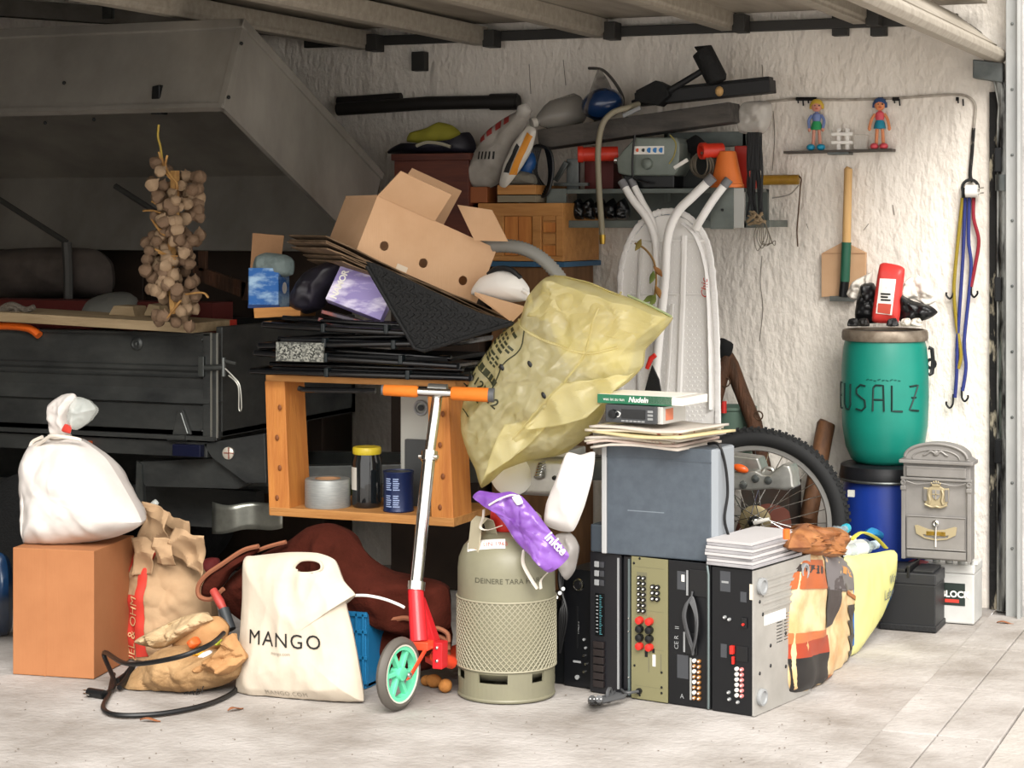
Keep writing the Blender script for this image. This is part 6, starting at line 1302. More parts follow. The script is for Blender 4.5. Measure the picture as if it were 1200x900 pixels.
for p0, p1, r_, nm, lb, cc in ((PX(952, 640, -.36), PX(990, 620, -.36), .028, 'water_bottle', 'clear plastic bottle with turquoise cap in the printed bag', '#2f9fb4'), (PV(1000, 648, YA, YBB)-yn*.04, PV(1036, 640, YA, YBB)-yn*.04, .03, 'drink_bottle', 'clear plastic bottle lying in the yellow shopping bag', '#b7c6d2')):
    t = thing(nm, lb, 'bottle', p0); d = (p1-p0).normalized()
    MB().tube([p0, p0+d*.006, p0.lerp(p1, .7), p0.lerp(p1, .9), p1], [r_*.8, r_, r_, r_*.5, r_*.45], 14).build('bottle', mat('clear bottle plastic', '#c9d8de', .08, 0, alpha=.45), t, smooth=True)
    MB().tube([p1, p1+d*.03], .016, 12).build('cap', mat('cap '+nm, cc, .4), t, smooth=True)
    MB().tube([p0.lerp(p1, .25), p0.lerp(p1, .6)], r_*1.02, 14).build('wrap_label', mat('pale wrap', '#dfe3e6', .5), t, smooth=True)
MB().tube(spline([PV(998, 632, YA, YBB), PV(1010, 624, YA, YBB), PV(1026, 630, YA, YBB), PV(1038, 642, YA, YBB)], 5), .010, 6, flat=.4).build('yellow_strap', mat('yellow strap', '#c9c04c', .6), smooth=True, label='yellow bag strap over the bottles', cat='strap')
MB().pillow([PX(x, y, -.37) for x, y in ((984, 656), (985, 632), (998, 628), (1001, 650))], (.03, 0, 0), wr=.002, K=6).build('white_carton', WHITEP, smooth=True, label='white carton poking out between the two shopping bags', cat='carton')
MB().pillow([PX(x, y, -.38) for x, y in ((1014, 626), (1022, 618), (1036, 628), (1030, 634))], (.02, 0, 0), wr=.004, K=6).build('blue_wrapper', mat('blue wrapper', '#2a80b0', .4), smooth=True, label='bright blue wrapper behind the yellow shopping bag', cat='wrapper')
# ================================================================ on the right wall
# little shelf with dolls
shl = thing('doll_shelf', 'narrow dark ledge on the wall carrying two dolls', 'shelf', P(987, 181, -.04))
a, b = P(924, 179, 0), P(1050, 176, 0); MB().hexa([(a.x, -.075, a.z-.006), (b.x, -.075, b.z-.006), (b.x, -.004, b.z-.006), (a.x, -.004, a.z-.006), (a.x, -.075, a.z+.004), (b.x, -.075, b.z+.004), (b.x, -.004, b.z+.004), (a.x, -.004, a.z+.004)]).build('ledge', mat('dark ledge', '#4a443e', .6), shl, bevel=.002)
MB().box(P(975,0,0).x, P(1000,0,0).x, -.078, -.002, a.z-.012, a.z-.002).build('bracket', STEEL, shl, bevel=.002)
def doll(name, label, cx_, y_, hair, top, skirt, shoe, skin, spread):
    t = thing(name, label, 'doll', Vector((cx_, y_, a.z+.006))); z = a.z+.006; S = mat('doll skin '+name, skin, .5); H = .205
    for s_ in (-1, 1):
        MB().tube([(cx_+s_*.014, y_, z+.012), (cx_+s_*.012, y_, z+.05), (cx_+s_*.010, y_, z+.085)], .0065, 8).build('leg', S, t, smooth=True)
        MB().ball((cx_+s_*(.02 if name != 'blue_haired_doll' else .018), y_-.012, z+.012), (.017, .022, .013), 12, 8).build('shoe', mat('shoe '+name, shoe, .4), t, smooth=True)
        MB().tube(spline([(cx_+s_*.018, y_, z+.136), (cx_+s_*.03, y_-.004, z+.115), (cx_+s_*(.026+spread), y_-.008, z+.085)], 4), .006, 8).build('arm', mat('sleeve '+name, top, .5) if spread < .01 else S, t, smooth=True)
        MB().ball((cx_+s_*(.026+spread), y_-.008, z+.08), (.007, .006, .009), 8, 6).build('hand', S, t, smooth=True)
    MB().lathe([(0, .078), (.024, .08), (.02, .1), (.014, .112), (0, .112)], 16, (cx_, y_, z)).build('skirt', mat('skirt '+name, skirt, .5), t, smooth=True)
    MB().lathe([(0, .106), (.014, .108), (.018, .125), (.016, .140), (.006, .147), (.006, .155), (0, .155)], 16, (cx_, y_, z), None, 1, .75).build('torso', mat('sleeve '+name, top, .5), t, smooth=True)
    hd_ = MB().ball((cx_, y_, z+.170), (.021, .019, .022), 16, 10).build('head', S, t, smooth=True)
    for s_ in (-1, 1): MB().ball((cx_+s_*.008+.006, y_-.0165, z+.172), .0032, 8, 6).build('eye', BLACKP, hd_, smooth=True)
    MB().ball((cx_+.005, y_-.0195, z+.166), .003, 8, 6).build('nose', S, hd_, smooth=True); MB().tube([(cx_-.001, y_-.018, z+.160), (cx_+.011, y_-.018, z+.160)], .0014, 6).build('mouth', REDP, hd_)
    hm = mat('hair '+name, hair, .6); MB().ball((cx_-.001, y_+.004, z+.178), (.025, .021, .021), 14, 10).build('hair', hm, hd_, smooth=True)
    for s_ in (-1, 1): MB().tube([(cx_+s_*.02, y_+.002, z+.178), (cx_+s_*.024, y_+.0, z+.160)], [.008, .005], 8).build('hair_lock', hm, hd_, smooth=True)
    return t
doll('blonde_doll', 'blonde toy doll in green skirt and blue boots on the ledge', P(957, 0, -.04).x, -.04, '#c9a83a', '#6d7fb0', '#2f9a5c', '#1f8fb4', '#cf8f7a', .0)
doll('blue_haired_doll', 'toy doll with blue hair, pink top and red shoes on the ledge', P(1031, 0, -.04).x, -.04, '#2c4a78', '#d2505c', '#1f86a0', '#d4505a', '#d98a5c', .012)
t = thing('white_ornament', 'white hash shaped wooden ornament between the two dolls', 'ornament', P(987, 177, -.04)); cx_ = P(988, 0, -.04).x; z = a.z+.004
for dx in (-.022, .012): MB().box(cx_+dx, cx_+dx+.014, -.055, -.035, z, z+.085).build('upright', WHITEP, t, bevel=.003)
for dz in (.024, .056): MB().box(cx_-.042, cx_+.042, -.062, -.055, z+dz, z+dz+.013).build('crossbar', WHITEP, t, bevel=.003)
MB().box(cx_+.045, cx_+.095, -.06, -.02, z, z+.06).build('clear_box', mat('milky clear plastic', '#d9d4cb', .2, alpha=.35), bevel=.003, label='small clear plastic box beside the white ornament', cat='box')
# wall cable and plug
cb_ = thing('wall_cable', 'cable along the wall with dangling white plug', 'cable', P(1137, 235, -.02))
CBM = mat('painted over cable', '#b9b1a6', .8, 0, '#8d8479', 20)
MB().tube(spline(PP([(888, 121), (935, 116), (985, 117), (1050, 115), (1095, 112), (1125, 111), (1138, 116), (1143, 126), (1141, 150)], -.012), 5), .006, 6).build('cable_run', CBM, cb_, smooth=True)
MB().tube(spline(PP([(1141, 150), (1139, 180), (1137, 205), (1140, 213)], -.014), 5), .007, 6).build('cable_tail', mat('frayed black tape', '#1b1a1a', .8, 0, '#8d8479', 16, lo=.55, hi=.6), cb_, smooth=True)
MB().torus(P(1137, 220, -.03), .03, .006, 18, 6, R3(90, 'X'), ).build('cable_loop', BLACKP, cb_, smooth=True)
MB().tube([P(1132, 224, -.05), P(1146, 224, -.05)], .024, 14).build('plug', WHITEP, cb_, smooth=True)
for dy in (-3, 3): MB().tube([P(1146, 224+dy, -.05), P(1153, 223+dy, -.05)], .003, 6).build('plug_pin', CHROME, cb_)
for k, (px, w) in enumerate(((945, 24), (1032, 6), (1050, 8), (1122, 3))):
    MB().tube(PP([(px-w/2, 116), (px+w/2, 116)], -.014), .008, 6).build('tape', BLACKP, cb_)
    for q in range(2 + 2*(k == 0)): MB().tube(PP([(px-w/2+2+6*q, 116), (px-w/2+2.5+6*q, 121+3*(q % 2))], -.016), .003, 5).build('tape_end', BLACKP, cb_)
# bungee cords
def hook(par, p, s=1): MB().tube(spline([p+Vector((0,0,.02)), p, p+Vector((.002*s,-.004,-.02)), p+Vector((.012*s,-.006,-.032)), p+Vector((.024*s,-.006,-.02)), p+Vector((.024*s,-.006,-.008))], 5), .004, 6).build('hook', BLACKM, par, smooth=True)
for nm, lb, c_, pl, hk in (('bungee_cord', 'thin yellow bungee cord hanging on the wall', '#8f7c22', [(1128, 232), (1124, 270), (1119, 320), (1118, 345), (1121, 380), (1126, 415), (1123, 432)], (1117, 340)),
    ('bungee_cord', 'longest dark blue bungee cord hanging beside the yellow one', '#27306e', [(1131, 232), (1129, 290), (1126, 340), (1122, 400), (1121, 440), (1119, 466)], (1117, 468)),
    ('bungee_cord', 'dark blue bungee cord hanging beside the red one', '#2a3576', [(1136, 232), (1135, 280), (1138, 310), (1135, 350), (1130, 400), (1132, 430), (1128, 458)], (1127, 460)),
    ('bungee_cord', 'dark red bungee cord hanging by the door rail', '#8a1f2c', [(1141, 232), (1141, 256), (1147, 282), (1143, 310), (1138, 336)], (1138, 338))):
    t = thing(nm, lb, 'bungee cord', P(*pl[-1], -.03), 'bungee cords on the wall')
    MB().tube(spline(PP(pl, -.03), 5), .0068, 8).build('cord', mat('cord '+c_, c_, .8, bump=.3, bscale=150), t, smooth=True)
    MB().tube(PP([pl[0], (pl[0][0], pl[0][1]-12)], -.03), .005, 6).build('loop_end', BLACKM, t); hook(t, P(*hk, -.03), 1 if hk[0] > 1120 else -1)
# spade with cardboard sleeve
t = thing('spade', 'small spade with pale wooden handle and cardboard sleeved blade on the wall', 'spade', P(990, 350, -.04))
MB().tube(PP([(995, 196), (994, 198), (992, 286)], -.05), [.010, .016, .017], 12).build('handle', GOLDW, t, smooth=True)
MB().tube(PP([(992, 284), (990, 330)], -.055), .019, 12).build('ferrule', mat('dark green sleeve', '#1f5a44', .5), t, smooth=True); MB().tube(PP([(990, 328), (988, 348)], -.055), .018, 12).build('socket', BLACKM, t, smooth=True)
MB().prism(PP([(964, 348), (964, 297), (990, 283), (1016, 296), (1015, 344)], -.012), (0, -.02, 0)).build('sleeve', CARDL, t, bevel=.002)
MB().bar(P(965, 297, -.034), P(1014, 297, -.034), .002, .002).build('crease', CARD, t); MB().box(P(974,0,-.02).x, P(1002,0,-.02).x, -.04, -.012, P(988,353,-.02).z, P(988,347,-.02).z).build('blade_tip', STEEL, t)
# yellow brush handle and wire
t = thing('paint_roller', 'yellow roller handle sticking out from the wall rack with wire', 'roller', P(915, 217, -.05))
MB().tube(PP([(888, 211), (936, 210.5)], -.06), .0195, 12).build('handle', mat('dirty yellow plastic', '#b08a2c', .5, 0, '#8d6a20', 12), t, smooth=True)
MB().tube(spline(PP([(936, 206), (939, 210), (938, 218), (936, 245), (934, 270), (935, 289)], -.06), 5), .003, 6).build('wire', mat('rusty iron'), t, smooth=True)
MB().tube(spline(PP([(936, 217), (925, 228), (905, 232)], -.03), 5), .0025, 6).build('wire', mat('grey wire', '#8d8880', .6), t, smooth=True)
# ================================================================ wall rack and its load
RK = mat('grey rack paint', '#6f7672', .5, .3, '#5b625e', 7); YR = -.36
zr0, zr1 = P(750, 267, YR).z, P(750, 221, YR).z
rk = thing('tool_rack', 'grey steel rack fixed to the wall, loaded with tools', 'rack', (P(755,0,YR).x, -.2, zr0))
xa, xb = P(641,0,YR).x, P(872,0,YR).x
MB().box(xa, xb, YR, YR+.03, zr1-.018, zr1).build('front_rail', RK, rk, bevel=.002); MB().box(xa, xb, YR, YR+.03, zr0, zr0+.028).build('front_rail', RK, rk, bevel=.002)
MB().box(xa, xb, YR+.03, -.01, zr1-.012, zr1-.002).build('shelf_plate', RK, rk); MB().box(xa, xb, -.03, -.008, zr0, zr1).build('back_plate', RK, rk)
for x0_, x1_ in ((641, 664), (833, 860)):
    e = MB().box(P(x0_,0,YR).x, P(x1_,0,YR).x, YR-.006, YR, zr0-.004, zr1+.002).build('end_plate', RK, rk, bevel=.002); q = P((x0_+x1_)/2, 246, YR-.007); MB().lathe([(0,0),(.006,0),(.005,.004),(0,.005)], 8, q, R3(90,'X')).build('bolt', BLACKM, e, smooth=True)
MB().box(P(860,0,YR).x, xb, YR-.004, YR+.02, zr0, zr1).build('light_plate', mat('pale plate', '#a9aaa6', .5, .2), rk, bevel=.002)
for xx in (xa, xb-.02): MB().box(xx, xx+.02, YR, -.008, zr0, zr0+.02).build('side_arm', RK, rk, bevel=.002)
MB().box(P(780,0,-.1).x, P(876,0,-.1).x, -.12, -.08, P(830,172,-.1).z, P(830,155,-.1).z).build('upper_rail', RK, rk, bevel=.002)
MB().box(P(872,0,-.1).x, P(876,0,-.1).x, -.12, -.08, zr1-.05, P(830,155,-.1).z).build('upright', RK, rk); MB().box(P(780,0,-.1).x, P(784,0,-.1).x, -.12, -.08, zr1-.05, P(830,155,-.1).z).build('upright', RK, rk)
MB().box(P(872,0,-.3).x, P(903,0,-.3).x, -.31, -.05, P(880,266,-.3).z, P(880,258,-.3).z).build('end_foot', RK, rk, bevel=.002)
YI = -.30
def on_rack(px, py): return P(px, py, YI)
# small things in the dark gap of the rack
for k in range(5): MB().pillow(PP([(672+13*k, 256), (670+13*k, 240), (680+13*k, 232), (686+13*k, 246), (684+13*k, 257)], -.28), (0, -.03, 0), wr=.004, ws=15, seed=k, crumple=.02).build('black_bag', mat('black film', '#101214', .25), smooth=True, label='small black plastic bag in the rack gap, ' + ('next to the end plate', 'second from the end plate', 'third from the end plate', 'fourth from the end plate', 'fifth from the end plate')[k], cat='bag', group='black bags in the rack')
# machine
t = thing('grey_machine', 'grey metal machine housing with sticker strip on the rack', 'machine', P(760, 220, YI))
GMM = mat('grey hammer paint', '#7d857e', .45, .2, '#6b736d', 9)
mm = MB().prism(PP([(724, 203), (722, 186), (730, 176), (744, 161), (792, 161), (796, 168), (796, 196), (790, 206), (736, 206)], YI-.08), (0, .2, 0)); mm.build('housing', GMM, t, bevel=.008, seg=3, smooth=True)
MB().lathe([(0, 0), (.022, 0), (.020, .02), (.012, .026), (0, .026)], 20, P(759, 192, YI-.08), R3(90, 'X')).build('knob', GMM, t, smooth=True)
q0, q1 = P(742, 181, YI-.082), P(778, 171, YI-.082); MB().box(q0.x, q1.x, YI-.083, YI-.080, q0.z, q1.z).build('sticker', WHITEPRINT, t)
for k, c_ in enumerate(('#c8502c', '#1b1b1b', '#1f6fb0', '#1f6fb0', '#1f6fb0')): MB().tube([P(747+7*k, 176, YI-.083), P(747+7*k, 176, YI-.0845)], .010 if k > 1 else .007, 12).build('sticker_mark', mat('mark '+c_, c_, .5), t)
MB().tube([P(721, 188, YI-.05), P(726, 188, YI-.05)], .014, 10).build('side_bolt', CHROME, t, smooth=True)
MB().tube(spline(PP([(744, 158), (742, 175), (741, 200), (744, 210), (760, 214)], YI-.095), 5), .004, 6).build('cable', BLACKP, t, smooth=True)
MB().box(P(735,0,YI).x, P(795,0,YI).x, YI-.05, YI+.1, zr1, P(760,205,YI).z).build('foot', BLACKM, t, bevel=.006)
MB().tube(spline(PP([(785, 158), (792, 168), (790, 182), (784, 192)], YI-.1), 5), .003, 6).build('yellow_lead', mat('olive lead', '#8f8548', .6), t, smooth=True)
# red pipes
for k, (p, q, lb) in enumerate((((677, 181), (724, 180), 'bright red plastic pipe left of the grey machine'), ((821, 177), (846, 176), 'short red plastic pipe by the orange flowerpot'))):
    t = thing('red_pipe', lb, 'pipe', P(*p, YI)); a_, b_ = P(*p, YI-.08), P(*q, YI-.02); d = (b_-a_).normalized(); RD = mat('signal red plastic', '#c8331f', .4)
    M3 = d.to_track_quat('Z', 'Y').to_matrix()
    MB().lathe([(.021, 0), (.031, 0), (.032, .004), (.032, .02), (.028, .022), (.028, (b_-a_).length), (.021, (b_-a_).length), (.021, 0)], 24, a_, Matrix.Rotation(0, 3, 'X') @ M3).build('pipe', RD, t, smooth=True)
# flowerpot
zt_ = zr1 + .002; c = P(852, 0, -.33); c.z = zt_
t = thing('flower_pot', 'orange plastic flowerpot upside down on the rack', 'flowerpot', c)
MB().lathe([(.062, 0), (.064, 0), (.064, .012), (.060, .014), (.034, .135), (.030, .138), (0, .138), (0, .134), (.03, .134), (.058, 0), (.062, 0)], 28, c).build('pot', mat('terracotta plastic', '#d8722f', .5), t, smooth=True)
# wire coil
t = thing('wire_coil', 'grey coil of wire beside the orange flowerpot', 'coil', P(820, 215, YI)); 
for k in range(8): MB().torus(P(822+(k % 3), 193+(k % 2), YI-.06+.008*k), .042+.003*(k % 3), .0032, 24, 5, R3(90, 'X') @ R3(10*k-40, 'Y') @ R3(8*(k % 3), 'X')).build('turn', mat('dull wire', '#6f675a', .6, .3), t, smooth=True)
MB().box(P(862,0,-.22).x, P(879,0,-.22).x, -.24, -.12, zr1, P(870,171,-.22).z).build('red_case', mat('red case plastic', '#b02a1e', .45), bevel=.006, label='red plastic case behind the orange flowerpot', cat='case')
MB().box(P(690,0,-.15).x, P(724,0,-.15).x, -.2, -.1, zr1, P(700,186,-.15).z).build('red_tin', mat('dark red tin', '#6a2420', .5), bevel=.004, label='dark red tin box behind the red pipe', cat='box')
t = thing('metal_bracket', 'grey steel angle bracket standing on the rack end', 'bracket', P(668, 218, -.26))
MB().box(P(665,0,-.27).x, P(679,0,-.27).x, -.28, -.26, zr1, P(668,186,-.27).z).build('plate', STEEL, t, bevel=.002); MB().bar(P(651, 212, -.3), P(664, 190, -.3), .02, .012, (0,1,0)).build('arm', STEEL, t, bevel=.002); MB().bar(P(650, 216, -.31), P(690, 216, -.31), .02, .012).build('foot', STEEL, t)
MB().bar(P(790, 197, -.38), P(806, 187, -.38), .014, .012, (0,1,0)).build('white_stick', WHITEP, bevel=.003, label='short white plastic stick before the wire coil', cat='stick')
MB().box(P(795,0,-.2).x, P(835,0,-.2).x, -.24, -.14, zr1, P(800,176,-.2).z).build('dark_tool_case', mat('dark tool case', '#2c2f2e', .6, .3), bevel=.006, label='dark tool case behind the wire coil', cat='case')
MB().pillow(PP([(800, 170), (815, 158), (828, 168), (834, 180), (815, 184)], -.26), (0, -.02, 0), wr=.004, crumple=.02).build('black_rag', mat('black cloth'), smooth=True, label='black rag above the wire coil', cat='rag')
# black cord loops at the rack's end
t = thing('cord_loops', 'black cord hanging in loops at the rack end', 'cord', P(638, 240, -.33))
for k in range(5): MB().tube(spline(PP([(626+2*k, 172), (624+k, 200), (632+k, 228-3*k), (642, 226-2*k), (648-k, 200), (644-k, 176)], -.38+.012*k), 5, True), .006, 6, True).build('loop', BLACKP, t, smooth=True)
# strap bundle on the right end
t = thing('strap_bundle', 'bundle of black straps hanging at the right rack end', 'straps', P(888, 262, -.3))
MB().box(P(877,0,-.34).x, P(891,0,-.34).x, -.36, -.31, P(884,200,-.34).z, P(884,155,-.34).z).build('webbing_roll', mat('black webbing', '#18191b', .7, bump=.4, bscale=60, bstretch=(4,4,.4)), t, bevel=.004)
rnd = random.Random(8)
for k in range(9): MB().tube(spline([P(877+1.7*k, 160, -.345), P(877+1.8*k+rnd.uniform(-2,2), 195, -.35), P(876+2*k+rnd.uniform(-3,3), 225, -.35), P(878+2*k+rnd.uniform(-4,6), 255+rnd.uniform(-12,4), -.35)], 5), .006, 5, flat=.5).build('strap', mat('black webbing'), t, smooth=True)
for k in range(7): MB().tube(spline([P(875+rnd.uniform(0,20), 246+rnd.uniform(0,10), -.36), P(880+rnd.uniform(0,20), 250+rnd.uniform(0,10), -.38), P(875+rnd.uniform(0,25), 258+rnd.uniform(0,6), -.36)], 5), .007, 6, flat=.5).build('beige_tape', mat('beige tape', '#8d7a5f', .7), t, smooth=True)
for k in range(5): MB().tube(spline([P(893, 250, -.33), P(898+2*k, 270+4*k, -.33), P(888+5*k, 294-3*k, -.33), P(884+3*k, 275+3*k, -.33), P(890+k, 258, -.33)], 6), .0015, 4).build('thin_wire', mat('dull wire'), t)
# long dark plank, black gutters, block, mallet on top
MB().bar(P(638, 164, -.28), P(862, 132, -.28), .14, .075).build('dark_beam', mat('sooty plank', '#3a3836', .8, 0, '#55504b', 5, (1, 5, 5), bump=.5, bscale=18), bevel=.004, label='long sooty plank slanting across the top of the rack', cat='plank')
t = thing('black_gutter', 'black plastic gutter length lying on the sooty plank', 'gutter', P(830, 118, -.2))
MB().bar(P(748, 117, -.22), P(906, 101, -.22), .09, .05).build('trough', mat('black gutter plastic', '#141517', .55), t, bevel=.004); MB().bar(P(800, 104, -.18), P(904, 93, -.18), .06, .02).build('upper_lip', mat('black gutter plastic'), t, bevel=.003)
MB().prism(PP([(743, 118), (745, 106), (768, 94), (780, 100), (784, 112), (770, 124)], -.3), (0, .09, 0)).build('black_block', RUBBER, bevel=.004, label='black rubber block on the sooty plank', cat='block')
t = thing('rubber_mallet', 'black rubber mallet resting on the gutter', 'mallet', P(800, 110, -.27))
MB().tube([P(821, 62, -.27), P(823, 60, -.27), P(840, 93, -.27), P(841, 96, -.27)], [.034, .042, .042, .034], 18).build('head', RUBBER, t, smooth=True)
MB().tube([P(828, 80, -.27), P(785, 106, -.27), P(742, 122, -.27)], [.012, .013, .016], 10).build('handle', mat('black stick', '#17181a', .6), t, smooth=True)
MB().ball(P(843, 107, -.27), (.016, .02, .02), 10, 8).build('wooden_ball', GOLDW, smooth=True, label='small wooden ball under the mallet head', cat='ball')
MB().bar(P(730, 136, -.36), P(751, 126, -.36), .016, .016).build('grey_stick', GREYP, bevel=.004, label='grey plastic stick by the hose bend', cat='stick')
# visor helmet, jug
t = thing('face_shield', 'blue helmet with raised clear visor on the rack', 'helmet', P(705, 142, -.28))
MB().ball(P(706, 122, -.26), (.085, .075, .062), 22, 14, R3(-12, 'Y')).build('shell', mat('dark blue gloss', '#143058', .2, coat=.5), t, smooth=True)
vs = MB().grid(lambda u, v: P(683+18*u+24*v*(1-.35*u), 132-52*u+10*v+14*v*v, -.36+.22*v), 10, 10); vs.build('visor', mat('smoky visor', '#6a645e', .15, 0, alpha=.55), t, smooth=True, solid=.003)
MB().tube(spline(PP([(690, 80), (706, 82), (720, 96), (730, 115), (728, 132)], -.2), 5), .012, 8, flat=.5).build('head_band', mat('grey band', '#4d4a47', .5), t, smooth=True)
t = thing('plastic_jug', 'murky clear plastic jug lying beside the blue helmet', 'jug', P(650, 150, -.3))
M3 = (P(690, 125, -.2)-P(625, 146, -.36)).normalized().to_track_quat('Z', 'Y').to_matrix()
MB().lathe([(0, 0), (.018, 0), (.018, .025), (.024, .03), (.05, .07), (.062, .1), (.062, .2), (.05, .215), (0, .215)], 22, P(624, 144, -.36), M3).build('body', mat('murky plastic', '#8b8780', .2, 0, alpha=.7), t, smooth=True)
MB().lathe([(0, -.004), (.021, -.004), (.021, .016), (0, .018)], 14, P(624, 144, -.36), M3).build('cap', mat('pale cap', '#b9b4ab', .5), t, smooth=True)
# hose
t = thing('garden_hose', 'beige hose hanging from the rack with brass end', 'hose', P(706, 285, -.4))
MB().tube(spline([P(748, 122, -.30), P(736, 126, -.36), P(718, 132, -.40), P(706, 146, -.42), P(701, 175, -.42), P(702, 220, -.42), P(705, 262, -.42), P(706, 277, -.42)], 7), .0115, 10).build('hose', mat('beige hose rubber', '#8b8470', .55), t, smooth=True)
MB().tube([P(706, 275, -.42), P(706, 279, -.42), P(706, 286, -.42)], [.013, .013, .011], 10).build('brass_end', BRASS, t, smooth=True)
# clear bag
MB().pillow(PP([(866, 155), (864, 130), (872, 120), (890, 118), (905, 122), (903, 145), (894, 157)], -.2), (0, -.05, 0), wr=.006, ws=14, seed=4, crumple=.03).build('clear_bag', mat('cloudy film', '#c9c5be', .25, 0, alpha=.6), smooth=True, label='cloudy clear plastic bag hanging over the rack end', cat='bag')
# ================================================================ left of the rack: sacks, boards, box cabinet
YW = -.42
cbz = P(620, 306, YW).z; xa, xb = P(560,0,YW).x, P(660,0,YW).x
t = thing('panel_crate', 'wooden crate with framed panels below the sacks', 'crate', (xb-.1, YW, cbz))
z1 = P(620, 238, YW).z
MB().box(xa, xb, YW+.012, -.02, cbz, z1).build('carcass', WOODX, t)
for x0_, x1_, z0_, z1__ in ((xa, xb, z1-.05, z1), (xa, xb, cbz, cbz+.02), (P(624,0,YW).x, P(634,0,YW).x, cbz+.02, z1-.05), (xb-.03, xb, cbz+.02, z1-.05), (xa, P(590,0,YW).x, cbz+.02, z1-.05)): MB().box(x0_, x1_, YW, YW+.012, z0_, z1__).build('frame_strip', WOODX, t, bevel=.002)
for k in range(4): MB().box(P(636,0,YW).x+.0, xb-.032, YW+.004, YW+.012, cbz+.022+.045*k, cbz+.06+.045*k).build('slat', (WOOD, WOODX)[k % 2], t, bevel=.001)
for k in range(2): MB().box(P(591,0,YW).x+.058*k, P(591,0,YW).x+.055+.058*k, YW+.006, YW+.012, cbz+.022, z1-.052).build('panel', WOOD, t, bevel=.001)
MB().box(xa, xb+.01, YW-.01, -.02, cbz-.022, cbz-.002).build('blue_board', mat('blue painted board', '#2f5878', .6), bevel=.002, label='blue painted board under the panelled crate', cat='board')
MB().box(xa+.05, xb-.02, YW+.02, -.03, .0, cbz-.023).build('brown_cabinet', mat('brown cabinet', '#7a5636', .7, 0, '#634327', 5, (6,6,.6)), bevel=.004, label='brown cabinet hidden behind the yellow sack', cat='cabinet')
for k, (y0_, y1_, lb, m_) in enumerate(((229, 237, 'lower short board on the panelled crate', mat('grey weathered wood', '#7d7360', .8)), (217, 228, 'upper short pine board under the white sacks', WOODX))):
    MB().box(P(585,0,YW).x, P(630,0,YW).x, YW-.02, -.1, P(600,y1_,YW).z, P(600,y0_,YW).z).build('short_board', m_, bevel=.002, label=lb, cat='board')
MB().box(P(545,0,YW).x, P(572,0,YW).x, YW-.01, -.1, z1+.002, P(560,219,YW).z).build('orange_block', mat('orange brown wood', '#8d4f28', .6), bevel=.003, label='orange brown wooden block under the striped sack', cat='block')
t = thing('red_brown_box', 'red brown wooden box with lid behind the cardboard box', 'box', P(500, 236, -.5))
xx0, xx1 = P(462,0,-.45).x, P(549,0,-.45).x
MB().box(xx0, xx1, -.45, -.05, P(500,300,-.45).z, P(500,188,-.45).z).build('body', mat('red brown stain', '#4a231a', .6, 0, '#5f2f20', 6, (.7,6,6)), t, bevel=.003); MB().box(xx0-.01, xx1+.01, -.46, -.04, P(500,188,-.45).z, P(500,180,-.45).z).build('top', mat('red brown stain'), t, bevel=.003)
# dark shelf under the red-brown box
MB().box(xx0-.02, xx1+.04, -.44, -.03, 0, P(500,300,-.45).z).build('plain_cabinet', DK, bevel=.004, label='plain dark cabinet behind the black folded chairs', cat='cabinet')
# yellow cloth and black bag on top of it
MB().pillow(PP([(477, 166), (480, 156), (500, 150), (514, 143), (530, 147), (540, 156), (530, 164), (500, 168)], -.3), (0, -.03, 0), wr=.006, seed=3, crumple=.02).build('yellow_cloth', mat('mustard cloth', '#8f8a2c', .8), smooth=True, label='mustard yellow cloth on the red brown box', cat='cloth')
MB().tube(spline(PP([(488, 171), (500, 167), (515, 168), (528, 172)], -.34), 5), .007, 6).build('pale_rod', mat('pale rod', '#b9b29c', .5), smooth=True, label='pale bent rod under the mustard cloth', cat='rod')
MB().pillow(PP([(455, 180), (470, 168), (500, 170), (530, 158), (550, 155), (558, 170), (550, 181)], -.26), (0, -.06, 0), wr=.006, seed=5, crumple=.02).build('black_bag', mat('black nylon'), smooth=True, label='black nylon bag lying under the mustard cloth', cat='bag')
# sacks
YK = -.40
t = thing('striped_sack', 'grey white paper sack with red stripes leaning on the rack', 'sack', P(575, 220, YK))
ms = MB().pillow(PP([(545, 212), (550, 195), (556, 180), (566, 160), (585, 142), (606, 130), (618, 122), (622, 132), (614, 150), (602, 180), (590, 210), (575, 220), (556, 220)], YK), (0, -.05, 0), wr=.006, ws=8, seed=81, K=16, sub=8, crumple=.03); ms.build('paper', mat('grey white sack', '#a09a92', .7, 0, '#8a847c', 8), t, smooth=True)
for k in range(4): patch(ms, PP([(568+9*k, 168-7*k), (574+9*k, 164-7*k), (572+9*k, 155-7*k), (566+9*k, 160-7*k)], YK), dr, 4, .003, mat('dull red print', '#8f2f2c', .7), 'red_stripe', t)
for k in range(5): patch(ms, PP([(566+4.5*k, 187), (568+4.5*k, 187), (569+4.5*k, 178), (567+4.5*k, 178)], YK), dr, 2, .003, PRINT, 'print_stroke', t)
t = thing('yellow_white_sack', 'white sack with yellow and black band beside the striped sack', 'sack', P(605, 215, YK))
ms = MB().pillow(PP([(585, 216), (592, 190), (604, 165), (618, 148), (628, 152), (624, 172), (612, 195), (600, 212), (592, 220)], YK-.06), (0, -.03, 0), wr=.004, ws=10, seed=83, K=12, sub=7, crumple=.02); ms.build('paper', mat('white sack', '#c6c1b8', .6), t, smooth=True)
patch(ms, PP([(600, 205), (606, 205), (626, 160), (620, 155)], YK-.06), dr, 8, .003, mat('yellow band', '#c9821f', .6), 'yellow_band', t); patch(ms, PP([(594, 202), (600, 203), (612, 172), (609, 168)], YK-.06), dr, 8, .003, PRINT, 'black_band', t)
